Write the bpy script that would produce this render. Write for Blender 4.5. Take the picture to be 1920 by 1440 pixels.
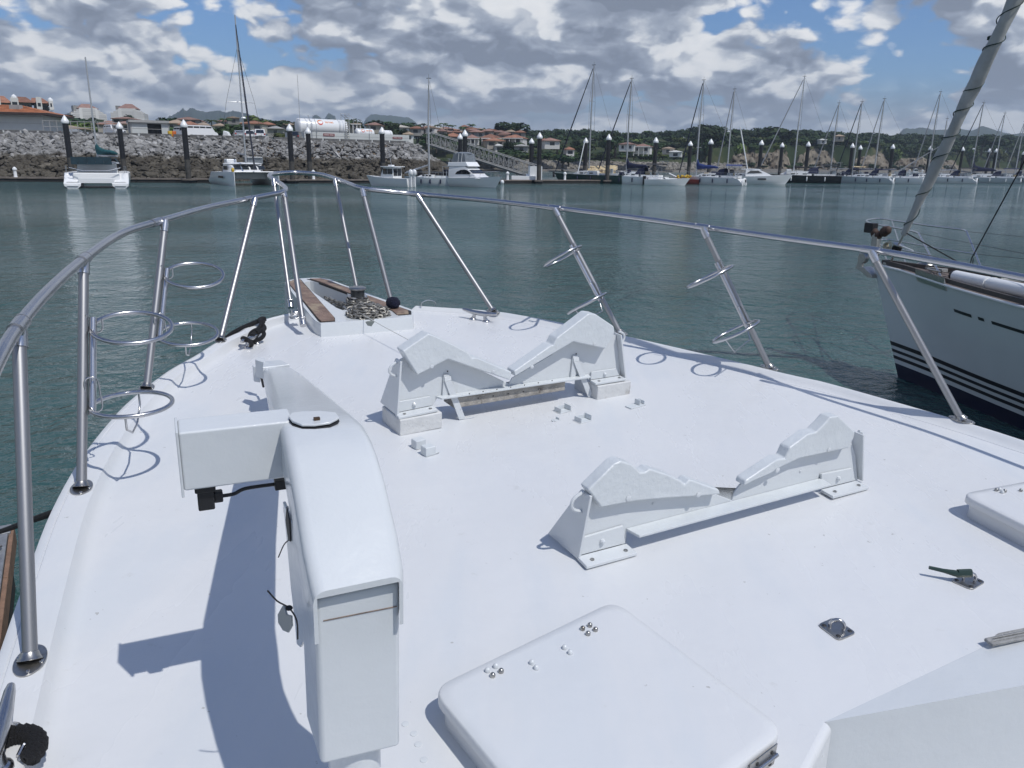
import bpy, math, random
import numpy as np
from mathutils import Vector, Matrix, noise

for o in list(bpy.data.objects):
    bpy.data.objects.remove(o)
scn = bpy.context.scene
COL = scn.collection

# ------------------------------------------------------------------ camera
F = 1480.0; TH = math.atan(418 / F); PH = math.radians(.8); ZC = 3.7
V = Vector
_r0 = V((1, 0, 0)); _u0 = V((0, math.sin(TH), math.cos(TH))); FW = V((0, math.cos(TH), -math.sin(TH)))
RR = _r0 * math.cos(PH) + _u0 * math.sin(PH)
UU = _u0 * math.cos(PH) - _r0 * math.sin(PH)
EYE = V((0, 0, ZC))
cam_d = bpy.data.cameras.new('camera'); cam = bpy.data.objects.new('camera', cam_d); COL.objects.link(cam)
cam.matrix_world = Matrix(((RR.x, UU.x, -FW.x, 0), (RR.y, UU.y, -FW.y, 0), (RR.z, UU.z, -FW.z, ZC), (0, 0, 0, 1)))
cam_d.sensor_width = 36; cam_d.lens = 36 * F / 1920; cam_d.clip_start = .05; cam_d.clip_end = 40000
scn.camera = cam
scn.render.resolution_x = 1024; scn.render.resolution_y = 768
scn.view_settings.view_transform = 'Standard'; scn.view_settings.look = 'None'
scn.view_settings.exposure = 0.0; scn.view_settings.gamma = 1.0
scn.view_settings.use_curve_mapping = False

# ------------------------------------------------------------------ sun and sky
SUN_EL, SUN_AZ = 57.0, 132.0           # azimuth clockwise from +Y (the way the camera looks)
e, a = math.radians(SUN_EL), math.radians(SUN_AZ)
SUNV = V((math.cos(e) * math.sin(a), math.cos(e) * math.cos(a), math.sin(e)))
sl = bpy.data.lights.new('sun', 'SUN'); sl.energy = 3.1; sl.angle = math.radians(.53); sl.color = (1.0, .975, .93)
so = bpy.data.objects.new('sun', sl); COL.objects.link(so)
so.rotation_euler = SUNV.to_track_quat('Z', 'Y').to_euler(); so.location = (0, 0, 60)

world = bpy.data.worlds.new('World'); scn.world = world; world.use_nodes = True
try: world.cycles.sampling_method = 'MANUAL'; world.cycles.sample_map_resolution = 512
except Exception: pass

class NT:
    """small helper to wire nodes"""
    def __init__(s, tree): s.t = tree; s.n = tree.nodes; s.l = tree.links
    def new(s, typ, **kw):
        n = s.n.new(typ)
        for k, v in kw.items():
            if k == 'i':
                for kk, vv in v.items(): n.inputs[kk].default_value = vv
            else: setattr(n, k, v)
        return n
    def link(s, a, b): s.l.new(a, b)
    def sock(s, v, inp):
        if hasattr(v, 'links') or isinstance(v, bpy.types.NodeSocket): s.l.new(v, inp)
        else: inp.default_value = v
    def math(s, op, a, b=0.0, c=None, clamp=False):
        n = s.n.new('ShaderNodeMath'); n.operation = op; n.use_clamp = clamp
        s.sock(a, n.inputs[0]); s.sock(b, n.inputs[1])
        if c is not None: s.sock(c, n.inputs[2])
        return n.outputs[0]
    def vmath(s, op, a, b=(0, 0, 0)):
        n = s.n.new('ShaderNodeVectorMath'); n.operation = op
        s.sock(a, n.inputs[0]); s.sock(b, n.inputs[1])
        return n.outputs['Value'] if op in ('DOT_PRODUCT', 'DISTANCE', 'LENGTH') else n.outputs[0]
    def noise(s, vec, scale, detail=6, rough=.55, dist=0.0, lac=2.0):
        n = s.n.new('ShaderNodeTexNoise'); n.inputs['Scale'].default_value = scale
        n.inputs['Detail'].default_value = detail; n.inputs['Roughness'].default_value = rough
        n.inputs['Distortion'].default_value = dist; n.inputs['Lacunarity'].default_value = lac
        if vec is not None: s.l.new(vec, n.inputs['Vector'])
        return n.outputs[0]
    def ramp(s, fac, stops, interp='LINEAR'):
        n = s.n.new('ShaderNodeValToRGB'); n.color_ramp.interpolation = interp
        el = n.color_ramp.elements
        while len(el) < len(stops): el.new(.5)
        for q, (p, c) in zip(el, stops):
            q.position = p; q.color = (*c, 1) if len(c) == 3 else c
        s.sock(fac, n.inputs[0]); return n.outputs[0]
    def mix(s, fac, a, b, blend='MIX'):
        n = s.n.new('ShaderNodeMix'); n.data_type = 'RGBA'; n.blend_type = blend
        s.sock(fac, n.inputs[0])
        for v, i in ((a, n.inputs[6]), (b, n.inputs[7])):
            if isinstance(v, tuple) and len(v) == 3: v = (*v, 1)
            s.sock(v, i)
        return n.outputs[2]
    def maprange(s, v, a, b, c=0.0, d=1.0, smooth=True):
        n = s.n.new('ShaderNodeMapRange'); n.interpolation_type = 'SMOOTHSTEP' if smooth else 'LINEAR'
        s.sock(v, n.inputs[0])
        for k, x in zip((1, 2, 3, 4), (a, b, c, d)): s.sock(x, n.inputs[k])
        return n.outputs[0]

def ray(px, py): return RR * (px - 960) - UU * (py - 720) + FW * F

w = NT(world.node_tree); w.n.clear()
out = w.new('ShaderNodeOutputWorld'); bg = w.new('ShaderNodeBackground'); bg.inputs['Strength'].default_value = 1.0
sky = w.new('ShaderNodeTexSky', sky_type='NISHITA', sun_disc=False, sun_elevation=math.radians(SUN_EL),
            sun_rotation=math.radians(SUN_AZ), altitude=0, air_density=1.0, dust_density=.6, ozone_density=1.6)
SKY_STRENGTH = .075
skyc = w.vmath('MULTIPLY', sky.outputs[0], (SKY_STRENGTH * .72, SKY_STRENGTH * 1.0, SKY_STRENGTH * 1.42))
geo = w.new('ShaderNodeTexCoord')
dirv = w.vmath('NORMALIZE', geo.outputs['Generated'])
sep = w.new('ShaderNodeSeparateXYZ'); w.link(dirv, sep.inputs[0])
# cloud space: angles near the horizon, a flat layer overhead
hl = w.math('SQRT', w.math('ADD', w.math('MULTIPLY', sep.outputs[0], sep.outputs[0]), w.math('MULTIPLY', sep.outputs[1], sep.outputs[1])))
cz = w.math('MULTIPLY', w.math('POWER', w.math('MAXIMUM', sep.outputs[2], 0.0), .80), 1.55)
cv = w.new('ShaderNodeCombineXYZ')
w.link(sep.outputs[0], cv.inputs[0]); w.link(sep.outputs[1], cv.inputs[1]); w.link(cz, cv.inputs[2])
P0 = w.vmath('ADD', cv.outputs[0], (3.13, 1.9, .37))
warp = w.new('ShaderNodeTexNoise'); warp.inputs['Scale'].default_value = 12; warp.inputs['Detail'].default_value = 3
w.link(P0, warp.inputs['Vector'])
wv = w.vmath('MULTIPLY', w.vmath('SUBTRACT', warp.outputs['Color'], (.5, .5, .5)), (.05, .05, .04))
P1 = w.vmath('ADD', P0, wv)
def puff(P, scale, det):
    n = w.new('ShaderNodeTexVoronoi', feature='F1'); n.inputs['Scale'].default_value = scale; n.inputs['Detail'].default_value = det
    n.inputs['Roughness'].default_value = .55; n.inputs['Lacunarity'].default_value = 2.1
    w.link(P, n.inputs['Vector']); return w.math('SUBTRACT', 1.0, n.outputs['Distance'])
def dens(P):
    big = w.noise(P, 5.2, 2, .5)
    pf_ = puff(P, 11.0, 2.5)
    return w.math('ADD', w.math('ADD', w.math('MULTIPLY', big, .66), w.math('MULTIPLY', w.math('SUBTRACT', pf_, .5), .40)), w.math('MULTIPLY', w.noise(P, 30.0, 6, .6), .22)), pf_
dA, pA = dens(P1); dC, _p = dens(w.vmath('ADD', P1, (.03, -.03, .070))); pB = puff(w.vmath('ADD', P1, (.008, -.006, .022)), 11.0, 2.5)
litp = w.maprange(w.math('SUBTRACT', pA, pB), -.13, .16)
elev = sep.outputs[2]
# gaps of clear blue where the photograph shows them, and fewer clouds higher up
cover = w.maprange(elev, .22, .60, .035, .37)
gap = None
for (px, py, rad, amt) in ((20, 20, .060, .20), (350, 10, .065, .20), (1085, 30, .03, .10), (1480, 5, .060, .22), (1560, 25, .06, .20),
                           (1340, 45, .035, .16), (1620, 110, .080, .20), (1740, 115, .065, .20), (1790, 150, .05, .15)):
    d = ray(px, py).normalized()
    dist = w.vmath('DISTANCE', dirv, tuple(d))
    g = w.maprange(dist, 0.0, rad * 1.2, amt * .95, 0.0)
    gap = g if gap is None else w.math('ADD', gap, g)
thr = w.math('ADD', cover, gap)
mask = w.maprange(w.math('SUBTRACT', dA, thr), -.025, .075)
thick = w.maprange(w.math('SUBTRACT', dA, thr), .02, .26)
lit2 = w.maprange(w.math("SUBTRACT", dA, dC), -.19, .24)
fine = w.noise(P1, 60.0, 6, .58)
broad = w.noise(w.vmath('ADD', P1, (5.2, 1.1, 0)), 4.0, 2, .5)
L = w.math('ADD', w.math('MULTIPLY', lit2, .72), w.math('MULTIPLY', litp, .32))
L = w.math('ADD', L, w.math('MULTIPLY', w.math('SUBTRACT', fine, .5), .30))
L = w.math('ADD', L, w.math('MULTIPLY', w.math('SUBTRACT', broad, .5), .5))
L = w.math('SUBTRACT', L, w.math('MULTIPLY', w.math('SUBTRACT', thick, .40), .22), clamp=True)
ccol = w.ramp(L, [(.0, (.22, .255, .33)), (.22, (.30, .345, .435)), (.42, (.41, .46, .55)), (.58, (.58, .62, .69)), (.74, (.80, .825, .86)), (1.0, (.95, .955, .965))])
# low banks near the horizon lose contrast with distance
lowm = w.maprange(elev, .01, .09, .60, 0.0)
bank = w.noise(w.vmath('MULTIPLY', P1, (1, 1, 3.0)), 10.0, 5, .5)
bankc = w.ramp(bank, [(.36, (.26, .335, .46)), (.50, (.36, .43, .54)), (.64, (.55, .60, .67))])
ccol = w.mix(lowm, ccol, bankc)
mask = w.math('MAXIMUM', mask, w.maprange(elev, .03, .10, 1.0, 0.0))
fin = w.mix(mask, skyc, ccol)
w.link(fin, bg.inputs['Color']); w.link(bg.outputs[0], out.inputs['Surface'])

# ------------------------------------------------------------------ projections used to place things
def onplane(px, py, p0, nn):
    d = ray(px, py); return EYE + d * ((p0 - EYE).dot(nn) / d.dot(nn))
def at(px, py, z=0.0): return onplane(px, py, V((0, 0, z)), V((0, 0, 1)))
def atd(px, py, dist):                 # the point seen at a pixel, at a distance along the level view direction
    d = ray(px, py); return EYE + d * (dist / d.y)
def prj(p):
    d = p - EYE; k = d.dot(FW); return (960 + F * d.dot(RR) / k, 720 - F * d.dot(UU) / k)
HD = math.radians(28)
HV = V((-math.sin(HD), math.cos(HD), 0)); ST = V((math.cos(HD), math.sin(HD), 0))
HDV = (HV + V((0, 0, .06))).normalized(); NN = ST.cross(HDV)
ORG = V((0, 0, ZC - 1.38))             # deck surface under the camera
def W(x, y, z=0.0): return ORG + ST * x + HDV * y + NN * z
def D(px, py, H=0.0): return onplane(px, py, ORG + NN * H, NN)
def loc(p): q = p - ORG; return V((q.dot(ST), q.dot(HDV), q.dot(NN)))

# ------------------------------------------------------------------ materials
def mat(name, col, rough=.5, metal=0.0, spec=.5, bump=0, bscale=40, var=0.0, vscale=6, coat=0, objvar=0.0, dirt=None, dscale=9, dthr=(.58, .7), coord='Object', emit=None):
    m = bpy.data.materials.new(name); m.use_nodes = True
    t = NT(m.node_tree); b = t.n['Principled BSDF']
    b.inputs['Roughness'].default_value = rough; b.inputs['Metallic'].default_value = metal
    b.inputs['Specular IOR Level'].default_value = spec
    if coat: b.inputs['Coat Weight'].default_value = coat; b.inputs['Coat Roughness'].default_value = .08
    tc = t.new('ShaderNodeTexCoord').outputs[coord]
    c = (*col, 1)
    if var:
        n = t.noise(tc, vscale, 5, .6)
        lo = tuple(x * (1 - var) for x in col); hi = tuple(min(1, x * (1 + var)) for x in col)
        c = t.ramp(n, [(.3, lo), (.7, hi)])
    if dirt:
        n2 = t.noise(tc, dscale, 7, .65)
        f = t.maprange(n2, dthr[0], dthr[1])
        c = t.mix(f, c, dirt)
    if objvar:
        oi = t.new('ShaderNodeObjectInfo')
        f = t.maprange(oi.outputs['Random'], 0, 1, 1 - objvar, 1 + objvar, smooth=False)
        if isinstance(c, tuple):
            rgb = t.new('ShaderNodeRGB'); rgb.outputs[0].default_value = c; c = rgb.outputs[0]
        hs = t.new('ShaderNodeHueSaturation'); t.link(c, hs.inputs['Color']); t.link(f, hs.inputs['Value'])
        hs.inputs['Hue'].default_value = .5; c = hs.outputs[0]
    t.sock(c, b.inputs['Base Color'])
    if bump:
        bn = t.new('ShaderNodeBump'); bn.inputs['Strength'].default_value = bump; bn.inputs['Distance'].default_value = .02
        t.link(t.noise(tc, bscale, 5, .6), bn.inputs['Height']); t.link(bn.outputs[0], b.inputs['Normal'])
    return m

def deck_mat():
    m = bpy.data.materials.new('deck_gelcoat'); m.use_nodes = True
    t = NT(m.node_tree); b = t.n['Principled BSDF']; tc = t.new('ShaderNodeTexCoord').outputs['Object']
    n1 = t.noise(tc, 1.3, 4, .5); n2 = t.noise(tc, 60, 4, .6); n3 = t.noise(tc, 11, 8, .7)
    n5 = t.noise(t.vmath('MULTIPLY', tc, (1.0, .25, 1.0)), 2.6, 5, .6)
    c = t.ramp(n1, [(.3, (.63, .64, .648)), (.7, (.665, .673, .68))])
    c = t.mix(t.maprange(n5, .50, .66, 0, .30), c, (.52, .57, .62))
    c = t.mix(t.maprange(n3, .62, .74, 0, .40), c, (.50, .50, .48))
    n4 = t.noise(t.vmath('ADD', tc, (7, 3, 1)), 34, 3, .5)
    c = t.mix(t.maprange(n4, .735, .76, 0, .55), c, (.28, .27, .25))
    t.link(c, b.inputs['Base Color'])
    t.link(t.maprange(n5, .35, .65, .20, .46), b.inputs['Roughness'])
    b.inputs['Specular IOR Level'].default_value = .38
    h = t.math('ADD', t.math('MULTIPLY', t.noise(tc, 4.5, 3, .5), 1.0), t.math('MULTIPLY', n2, .028))
    bn = t.new('ShaderNodeBump'); bn.inputs['Strength'].default_value = .34; bn.inputs['Distance'].default_value = .02
    t.link(h, bn.inputs['Height']); t.link(bn.outputs[0], b.inputs['Normal'])
    return m

def water_mat():
    m = bpy.data.materials.new('harbour_water'); m.use_nodes = True
    t = NT(m.node_tree); b = t.n['Principled BSDF']; tc = t.new('ShaderNodeTexCoord').outputs['Object']
    big = t.noise(t.vmath('MULTIPLY', tc, (1, 1.8, 1)), .028, 3, .5)
    c = t.ramp(big, [(.35, (.028, .076, .072)), (.65, (.044, .104, .096))])
    t.link(c, b.inputs['Base Color'])
    b.inputs['Roughness'].default_value = .05; b.inputs['IOR'].default_value = 1.42
    b.inputs['Specular IOR Level'].default_value = .5
    w1 = t.noise(t.vmath('MULTIPLY', tc, (1.05, 1.1, 1)), 1.1, 4, .6, .5)
    w2 = t.noise(t.vmath('MULTIPLY', tc, (1.25, 1.0, 1)), 3.4, 4, .6, .4)
    w3 = t.noise(t.vmath('MULTIPLY', tc, (1.5, 1.0, 1)), 9, 4, .6)
    w0 = t.noise(t.vmath('MULTIPLY', tc, (.7, 1.2, 1)), .30, 3, .5, .3)
    gust = t.maprange(t.noise(t.vmath('MULTIPLY', tc, (.6, 1.0, 1)), .030, 3, .5), .40, .60, .30, 1.15)
    h = t.math('ADD', t.math('ADD', t.math('MULTIPLY', w1, 2.1), t.math('MULTIPLY', w0, 2.2)), t.math('ADD', t.math('MULTIPLY', w2, .85), t.math('MULTIPLY', w3, .19)))
    h = t.math('MULTIPLY', h, gust)
    bn = t.new('ShaderNodeBump'); bn.inputs['Strength'].default_value = 1.0; bn.inputs['Distance'].default_value = .25
    t.link(h, bn.inputs['Height']); t.link(bn.outputs[0], b.inputs['Normal'])
    return m

def leaf_mat(name, c0, c1, objvar=.35):
    m = bpy.data.materials.new(name); m.use_nodes = True
    t = NT(m.node_tree); b = t.n['Principled BSDF']; tc = t.new('ShaderNodeTexCoord').outputs['Object']
    n = t.noise(tc, .9, 4, .6)
    oi = t.new('ShaderNodeObjectInfo')
    c = t.ramp(n, [(.3, c0), (.7, c1)])
    hs = t.new('ShaderNodeHueSaturation'); t.link(c, hs.inputs['Color'])
    t.link(t.maprange(oi.outputs['Random'], 0, 1, 1 - objvar, 1 + objvar, smooth=False), hs.inputs['Value'])
    t.link(t.maprange(oi.outputs['Random'], 0, 1, .485, .52, smooth=False), hs.inputs['Hue'])
    t.link(hs.outputs[0], b.inputs['Base Color']); b.inputs['Roughness'].default_value = .65
    b.inputs['Specular IOR Level'].default_value = .25
    return m

def terr_mat():
    m = bpy.data.materials.new('hillside'); m.use_nodes = True
    t = NT(m.node_tree); b = t.n['Principled BSDF']; tc = t.new('ShaderNodeTexCoord').outputs['Object']
    sp = t.new('ShaderNodeSeparateXYZ'); t.link(tc, sp.inputs[0])
    n = t.noise(tc, .05, 6, .6); n2 = t.noise(tc, .5, 4, .6)
    g = t.ramp(n, [(.38, (.020, .034, .012)), (.52, (.038, .052, .020)), (.64, (.085, .085, .045))])
    mud = t.ramp(n2, [(.3, (.13, .12, .105)), (.7, (.21, .195, .17))])
    f = t.maprange(t.math('ADD', sp.outputs[2], t.math('MULTIPLY', n2, 1.6)), 3.2, 4.6)
    t.link(t.mix(f, mud, g), b.inputs['Base Color']); b.inputs['Roughness'].default_value = .9
    b.inputs['Specular IOR Level'].default_value = .15
    return m

def rock_mat():
    m = bpy.data.materials.new('quarry_stone'); m.use_nodes = True
    t = NT(m.node_tree); b = t.n['Principled BSDF']
    pos = t.new('ShaderNodeNewGeometry').outputs['Position']
    sp = t.new('ShaderNodeSeparateXYZ'); t.link(pos, sp.inputs[0])
    n = t.noise(pos, .55, 5, .6); n2 = t.noise(pos, 3.0, 4, .6)
    oi = t.new('ShaderNodeObjectInfo')
    dry = t.ramp(n, [(.3, (.23, .225, .22)), (.55, (.36, .355, .345)), (.75, (.50, .49, .475))])
    wet = t.ramp(n, [(.3, (.065, .057, .046)), (.6, (.135, .12, .095)), (.8, (.21, .19, .155))])
    f = t.maprange(t.math('ADD', sp.outputs[2], t.math('MULTIPLY', t.math('SUBTRACT', n, .5), 2.4)), 3.45, 4.2)
    c = t.mix(f, wet, dry)
    c = t.mix(t.maprange(n2, .3, .7, .35, 0), c, (.04, .038, .035))
    hs = t.new('ShaderNodeHueSaturation'); t.link(c, hs.inputs['Color'])
    t.link(t.maprange(oi.outputs['Random'], 0, 1, .7, 1.3, smooth=False), hs.inputs['Value'])
    t.link(hs.outputs[0], b.inputs['Base Color']); b.inputs['Roughness'].default_value = .85
    b.inputs['Specular IOR Level'].default_value = .2
    return m

M = dict(
    deck=deck_mat(), water=water_mat(), terr=terr_mat(), rock=rock_mat(),
    paint=mat('white_boat_paint', (.61, .635, .65), .20, spec=.45, bump=.10, bscale=14, var=.03, vscale=3, dirt=(.44, .40, .35), dscale=13, dthr=(.69, .78)),
    rough_paint=mat('brushed_white_paint', (.60, .63, .645), .36, bump=.40, bscale=11, var=.03, vscale=6, dirt=(.48, .47, .44), dscale=18, dthr=(.68, .80)),
    worn_paint=mat('weathered_painted_wood', (.60, .605, .60), .55, bump=.4, bscale=30, var=.06, vscale=16, dirt=(.40, .385, .37), dscale=14, dthr=(.58, .76)),
    bare_wood=mat('exposed_plywood', (.34, .27, .20), .8, bump=.5, bscale=60, var=.3, vscale=40),
    greybeam=mat('grey_weathered_timber', (.33, .31, .28), .8, bump=.6, bscale=40, var=.3, vscale=18, dirt=(.12, .10, .09), dscale=20, dthr=(.6, .7)),
    steel=mat('polished_stainless', (.52, .52, .53), .26, 1.0, var=.05, vscale=3, dirt=(.36, .33, .30), dscale=30, dthr=(.66, .8)),
    satin=mat('satin_stainless', (.34, .34, .345), .46, 1.0, var=.04, vscale=3),
    dullsteel=mat('dull_stainless', (.42, .41, .39), .32, 1.0, var=.2, vscale=30, dirt=(.22, .17, .12), dscale=40, dthr=(.55, .75)),
    chain=mat('galvanised_chain', (.27, .26, .24), .55, .8, var=.3, vscale=60),
    teak=mat('teak_plank', (.215, .145, .112), .6, bump=.5, bscale=50, var=.28, vscale=14, dirt=(.33, .26, .18), dscale=7, dthr=(.5, .66)),
    black=mat('black_rubber', (.012, .012, .014), .5),
    blackrope=mat('black_rope', (.014, .014, .017), .8, bump=1.0, bscale=260),
    bluerope=mat('navy_wool_cover', (.008, .010, .032), .95, bump=1.0, bscale=120, var=.5, vscale=12),
    sealant=mat('black_caulk', (.015, .014, .014), .6),
    string=mat('thin_white_line', (.5, .5, .47), .7),
    greensh=mat('dark_green_tape', (.012, .035, .030), .5),
    darkhole=mat('dark_recess', (.02, .02, .022), .6),
    louvre=mat('grey_teak', (.28, .28, .275), .7, bump=.5, bscale=60, var=.25, vscale=30),
    nhull=mat('grey_white_gelcoat', (.56, .60, .61), .10, spec=.5, var=.02, vscale=2),
    navy=mat('navy_antifouling', (.010, .012, .035), .35),
    stripe=mat('black_stripe', (.010, .010, .014), .3),
    whitegel=mat('white_gelcoat', (.76, .77, .77), .22, spec=.5, objvar=.05),
    creamgel=mat('cream_gelcoat', (.62, .60, .53), .28, objvar=.06),
    greygel=mat('grey_gelcoat', (.30, .33, .35), .28),
    hullgrey=mat('pale_grey_hull', (.48, .52, .54), .25),
    hullgreen=mat('dark_green_hull', (.020, .045, .040), .3),
    hullblack=mat('black_hull', (.012, .012, .015), .2),
    hullred=mat('red_hull', (.16, .025, .018), .45),
    glass=mat('tinted_glass', (.015, .018, .022), .06, spec=.8),
    vinyl=mat('clear_vinyl_enclosure', (.16, .18, .20), .22, spec=.6, var=.2, vscale=3),
    alu=mat('aluminium_mast', (.50, .51, .52), .38, .6, objvar=.2),
    wiremat=mat('rigging_wire', (.10, .105, .11), .5, .3),
    furl=mat('grey_furled_sail', (.30, .31, .33), .85, var=.15, vscale=2.2),
    darkfurl=mat('navy_furled_sail', (.015, .018, .035), .7),
    sailcloth=mat('furled_genoa_cover', (.40, .41, .40), .8, bump=.5, bscale=6, var=.16, vscale=2.6),
    canvas_teal=mat('teal_canvas', (.012, .085, .095), .8, var=.3, vscale=2),
    canvas_dkteal=mat('dark_teal_canvas', (.012, .035, .050), .8, var=.3, vscale=2),
    canvas_navy=mat('navy_canvas', (.012, .016, .050), .8, var=.3, vscale=2),
    canvas_blue=mat('blue_canvas', (.018, .038, .16), .8, var=.3, vscale=2),
    canvas_black=mat('black_canvas', (.015, .015, .018), .8),
    canvas_tan=mat('tan_tarpaulin', (.50, .40, .24), .8, bump=.8, bscale=2.5, var=.25, vscale=1.2, dirt=(.16, .11, .06), dscale=.9, dthr=(.56, .62)),
    yellow=mat('yellow_plastic', (.55, .36, .03), .5),
    orange=mat('orange_plastic', (.5, .12, .02), .5),
    pile=mat('black_pile_sleeve', (.010, .010, .012), .42, bump=.3, bscale=3),
    pilebase=mat('weathered_pile_foot', (.060, .056, .050), .8, var=.4, vscale=2),
    pontoon=mat('pontoon_timber', (.16, .135, .115), .85, var=.3, vscale=1.5),
    pontoonfloat=mat('pontoon_float', (.022, .022, .022), .8, var=.4, vscale=1),
    dockwood=mat('brown_dock_timber', (.23, .135, .085), .7, bump=.4, bscale=30, var=.25, vscale=9),
    dockmetal=mat('galvanised_dock_edge', (.30, .31, .32), .5, .5, var=.25, vscale=12),
    conc=mat('concrete', (.34, .34, .33), .85, var=.12, vscale=.8, bump=.2, bscale=6),
    concwall=mat('painted_block_wall', (.50, .52, .51), .8, var=.06, vscale=.6),
    concdark=mat('dark_kerb_concrete', (.13, .13, .13), .9, var=.3, vscale=1),
    asphalt=mat('quay_gravel', (.17, .165, .155), .9, var=.25, vscale=.3),
    grass=mat('rough_grass', (.055, .085, .022), .9, var=.4, vscale=.4),
    terracotta=mat('terracotta_tiles', (.27, .125, .075), .8, var=.30, vscale=.55, objvar=.25),
    terracotta2=mat('faded_pink_tiles', (.27, .155, .12), .8, var=.25, vscale=.5, objvar=.25),
    terracotta3=mat('tan_roof_tiles', (.33, .25, .18), .8, var=.2, vscale=.5, objvar=.15),
    quayroof=mat('orange_roof_tiles', (.36, .135, .06), .75, var=.35, vscale=.8),
    fascia=mat('dark_fascia', (.045, .030, .026), .7),
    stucco=mat('cream_stucco', (.42, .385, .33), .85, objvar=.2, var=.08, vscale=.4),
    stucco_w=mat('white_stucco', (.64, .63, .60), .85, objvar=.12),
    stucco_g=mat('grey_stucco', (.27, .265, .25), .85, objvar=.25, var=.15, vscale=.3),
    window=mat('dark_window', (.020, .024, .028), .15),
    greenwin=mat('green_window', (.05, .17, .14), .2),
    tankwhite=mat('white_tank_paint', (.76, .77, .77), .3, objvar=.02),
    logo_red=mat('logo_red', (.55, .05, .02), .5), logo_orange=mat('logo_orange', (.70, .22, .05), .5),
    signmaroon=mat('maroon_sign', (.20, .055, .060), .6), signtext=mat('sign_lettering', (.55, .50, .48), .6),
    carwhite=mat('white_car_paint', (.72, .73, .74), .18, coat=.6), carsilver=mat('silver_car_paint', (.42, .44, .46), .22, .4, coat=.6),
    cardark=mat('dark_car_paint', (.05, .055, .06), .2, coat=.6),
    tyre=mat('tyre', (.02, .02, .02), .8), redlamp=mat('red_lamp', (.35, .02, .02), .3), plate=mat('number_plate', (.6, .6, .55), .5),
    bark=mat('bark', (.075, .060, .045), .9, var=.3, vscale=2),
    leaf_dark=leaf_mat('dark_foliage', (.014, .028, .010), (.032, .054, .016)),
    leaf_mid=leaf_mat('green_foliage', (.022, .045, .012), (.050, .080, .022)),
    leaf_light=leaf_mat('yellow_green_foliage', (.060, .085, .018), (.11, .14, .035)),
    palm=leaf_mat('palm_fronds', (.025, .048, .014), (.055, .085, .028)),
    cliff=mat('sandstone_cliff', (.17, .145, .11), .9, var=.45, vscale=.16, bump=1.0, bscale=.5, dirt=(.085, .065, .045), dscale=.12, dthr=(.50, .62)),
    seawall=mat('far_rubble', (.20, .185, .16), .9, var=.5, vscale=.5),
    mountain=mat('forested_mountain', (.035, .050, .030), .95, var=.4, vscale=.002),
    thatch=mat('thatch', (.20, .15, .10), .95, var=.3, vscale=.8),
    stone=mat('brown_stone', (.14, .11, .08), .9),
)

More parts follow.
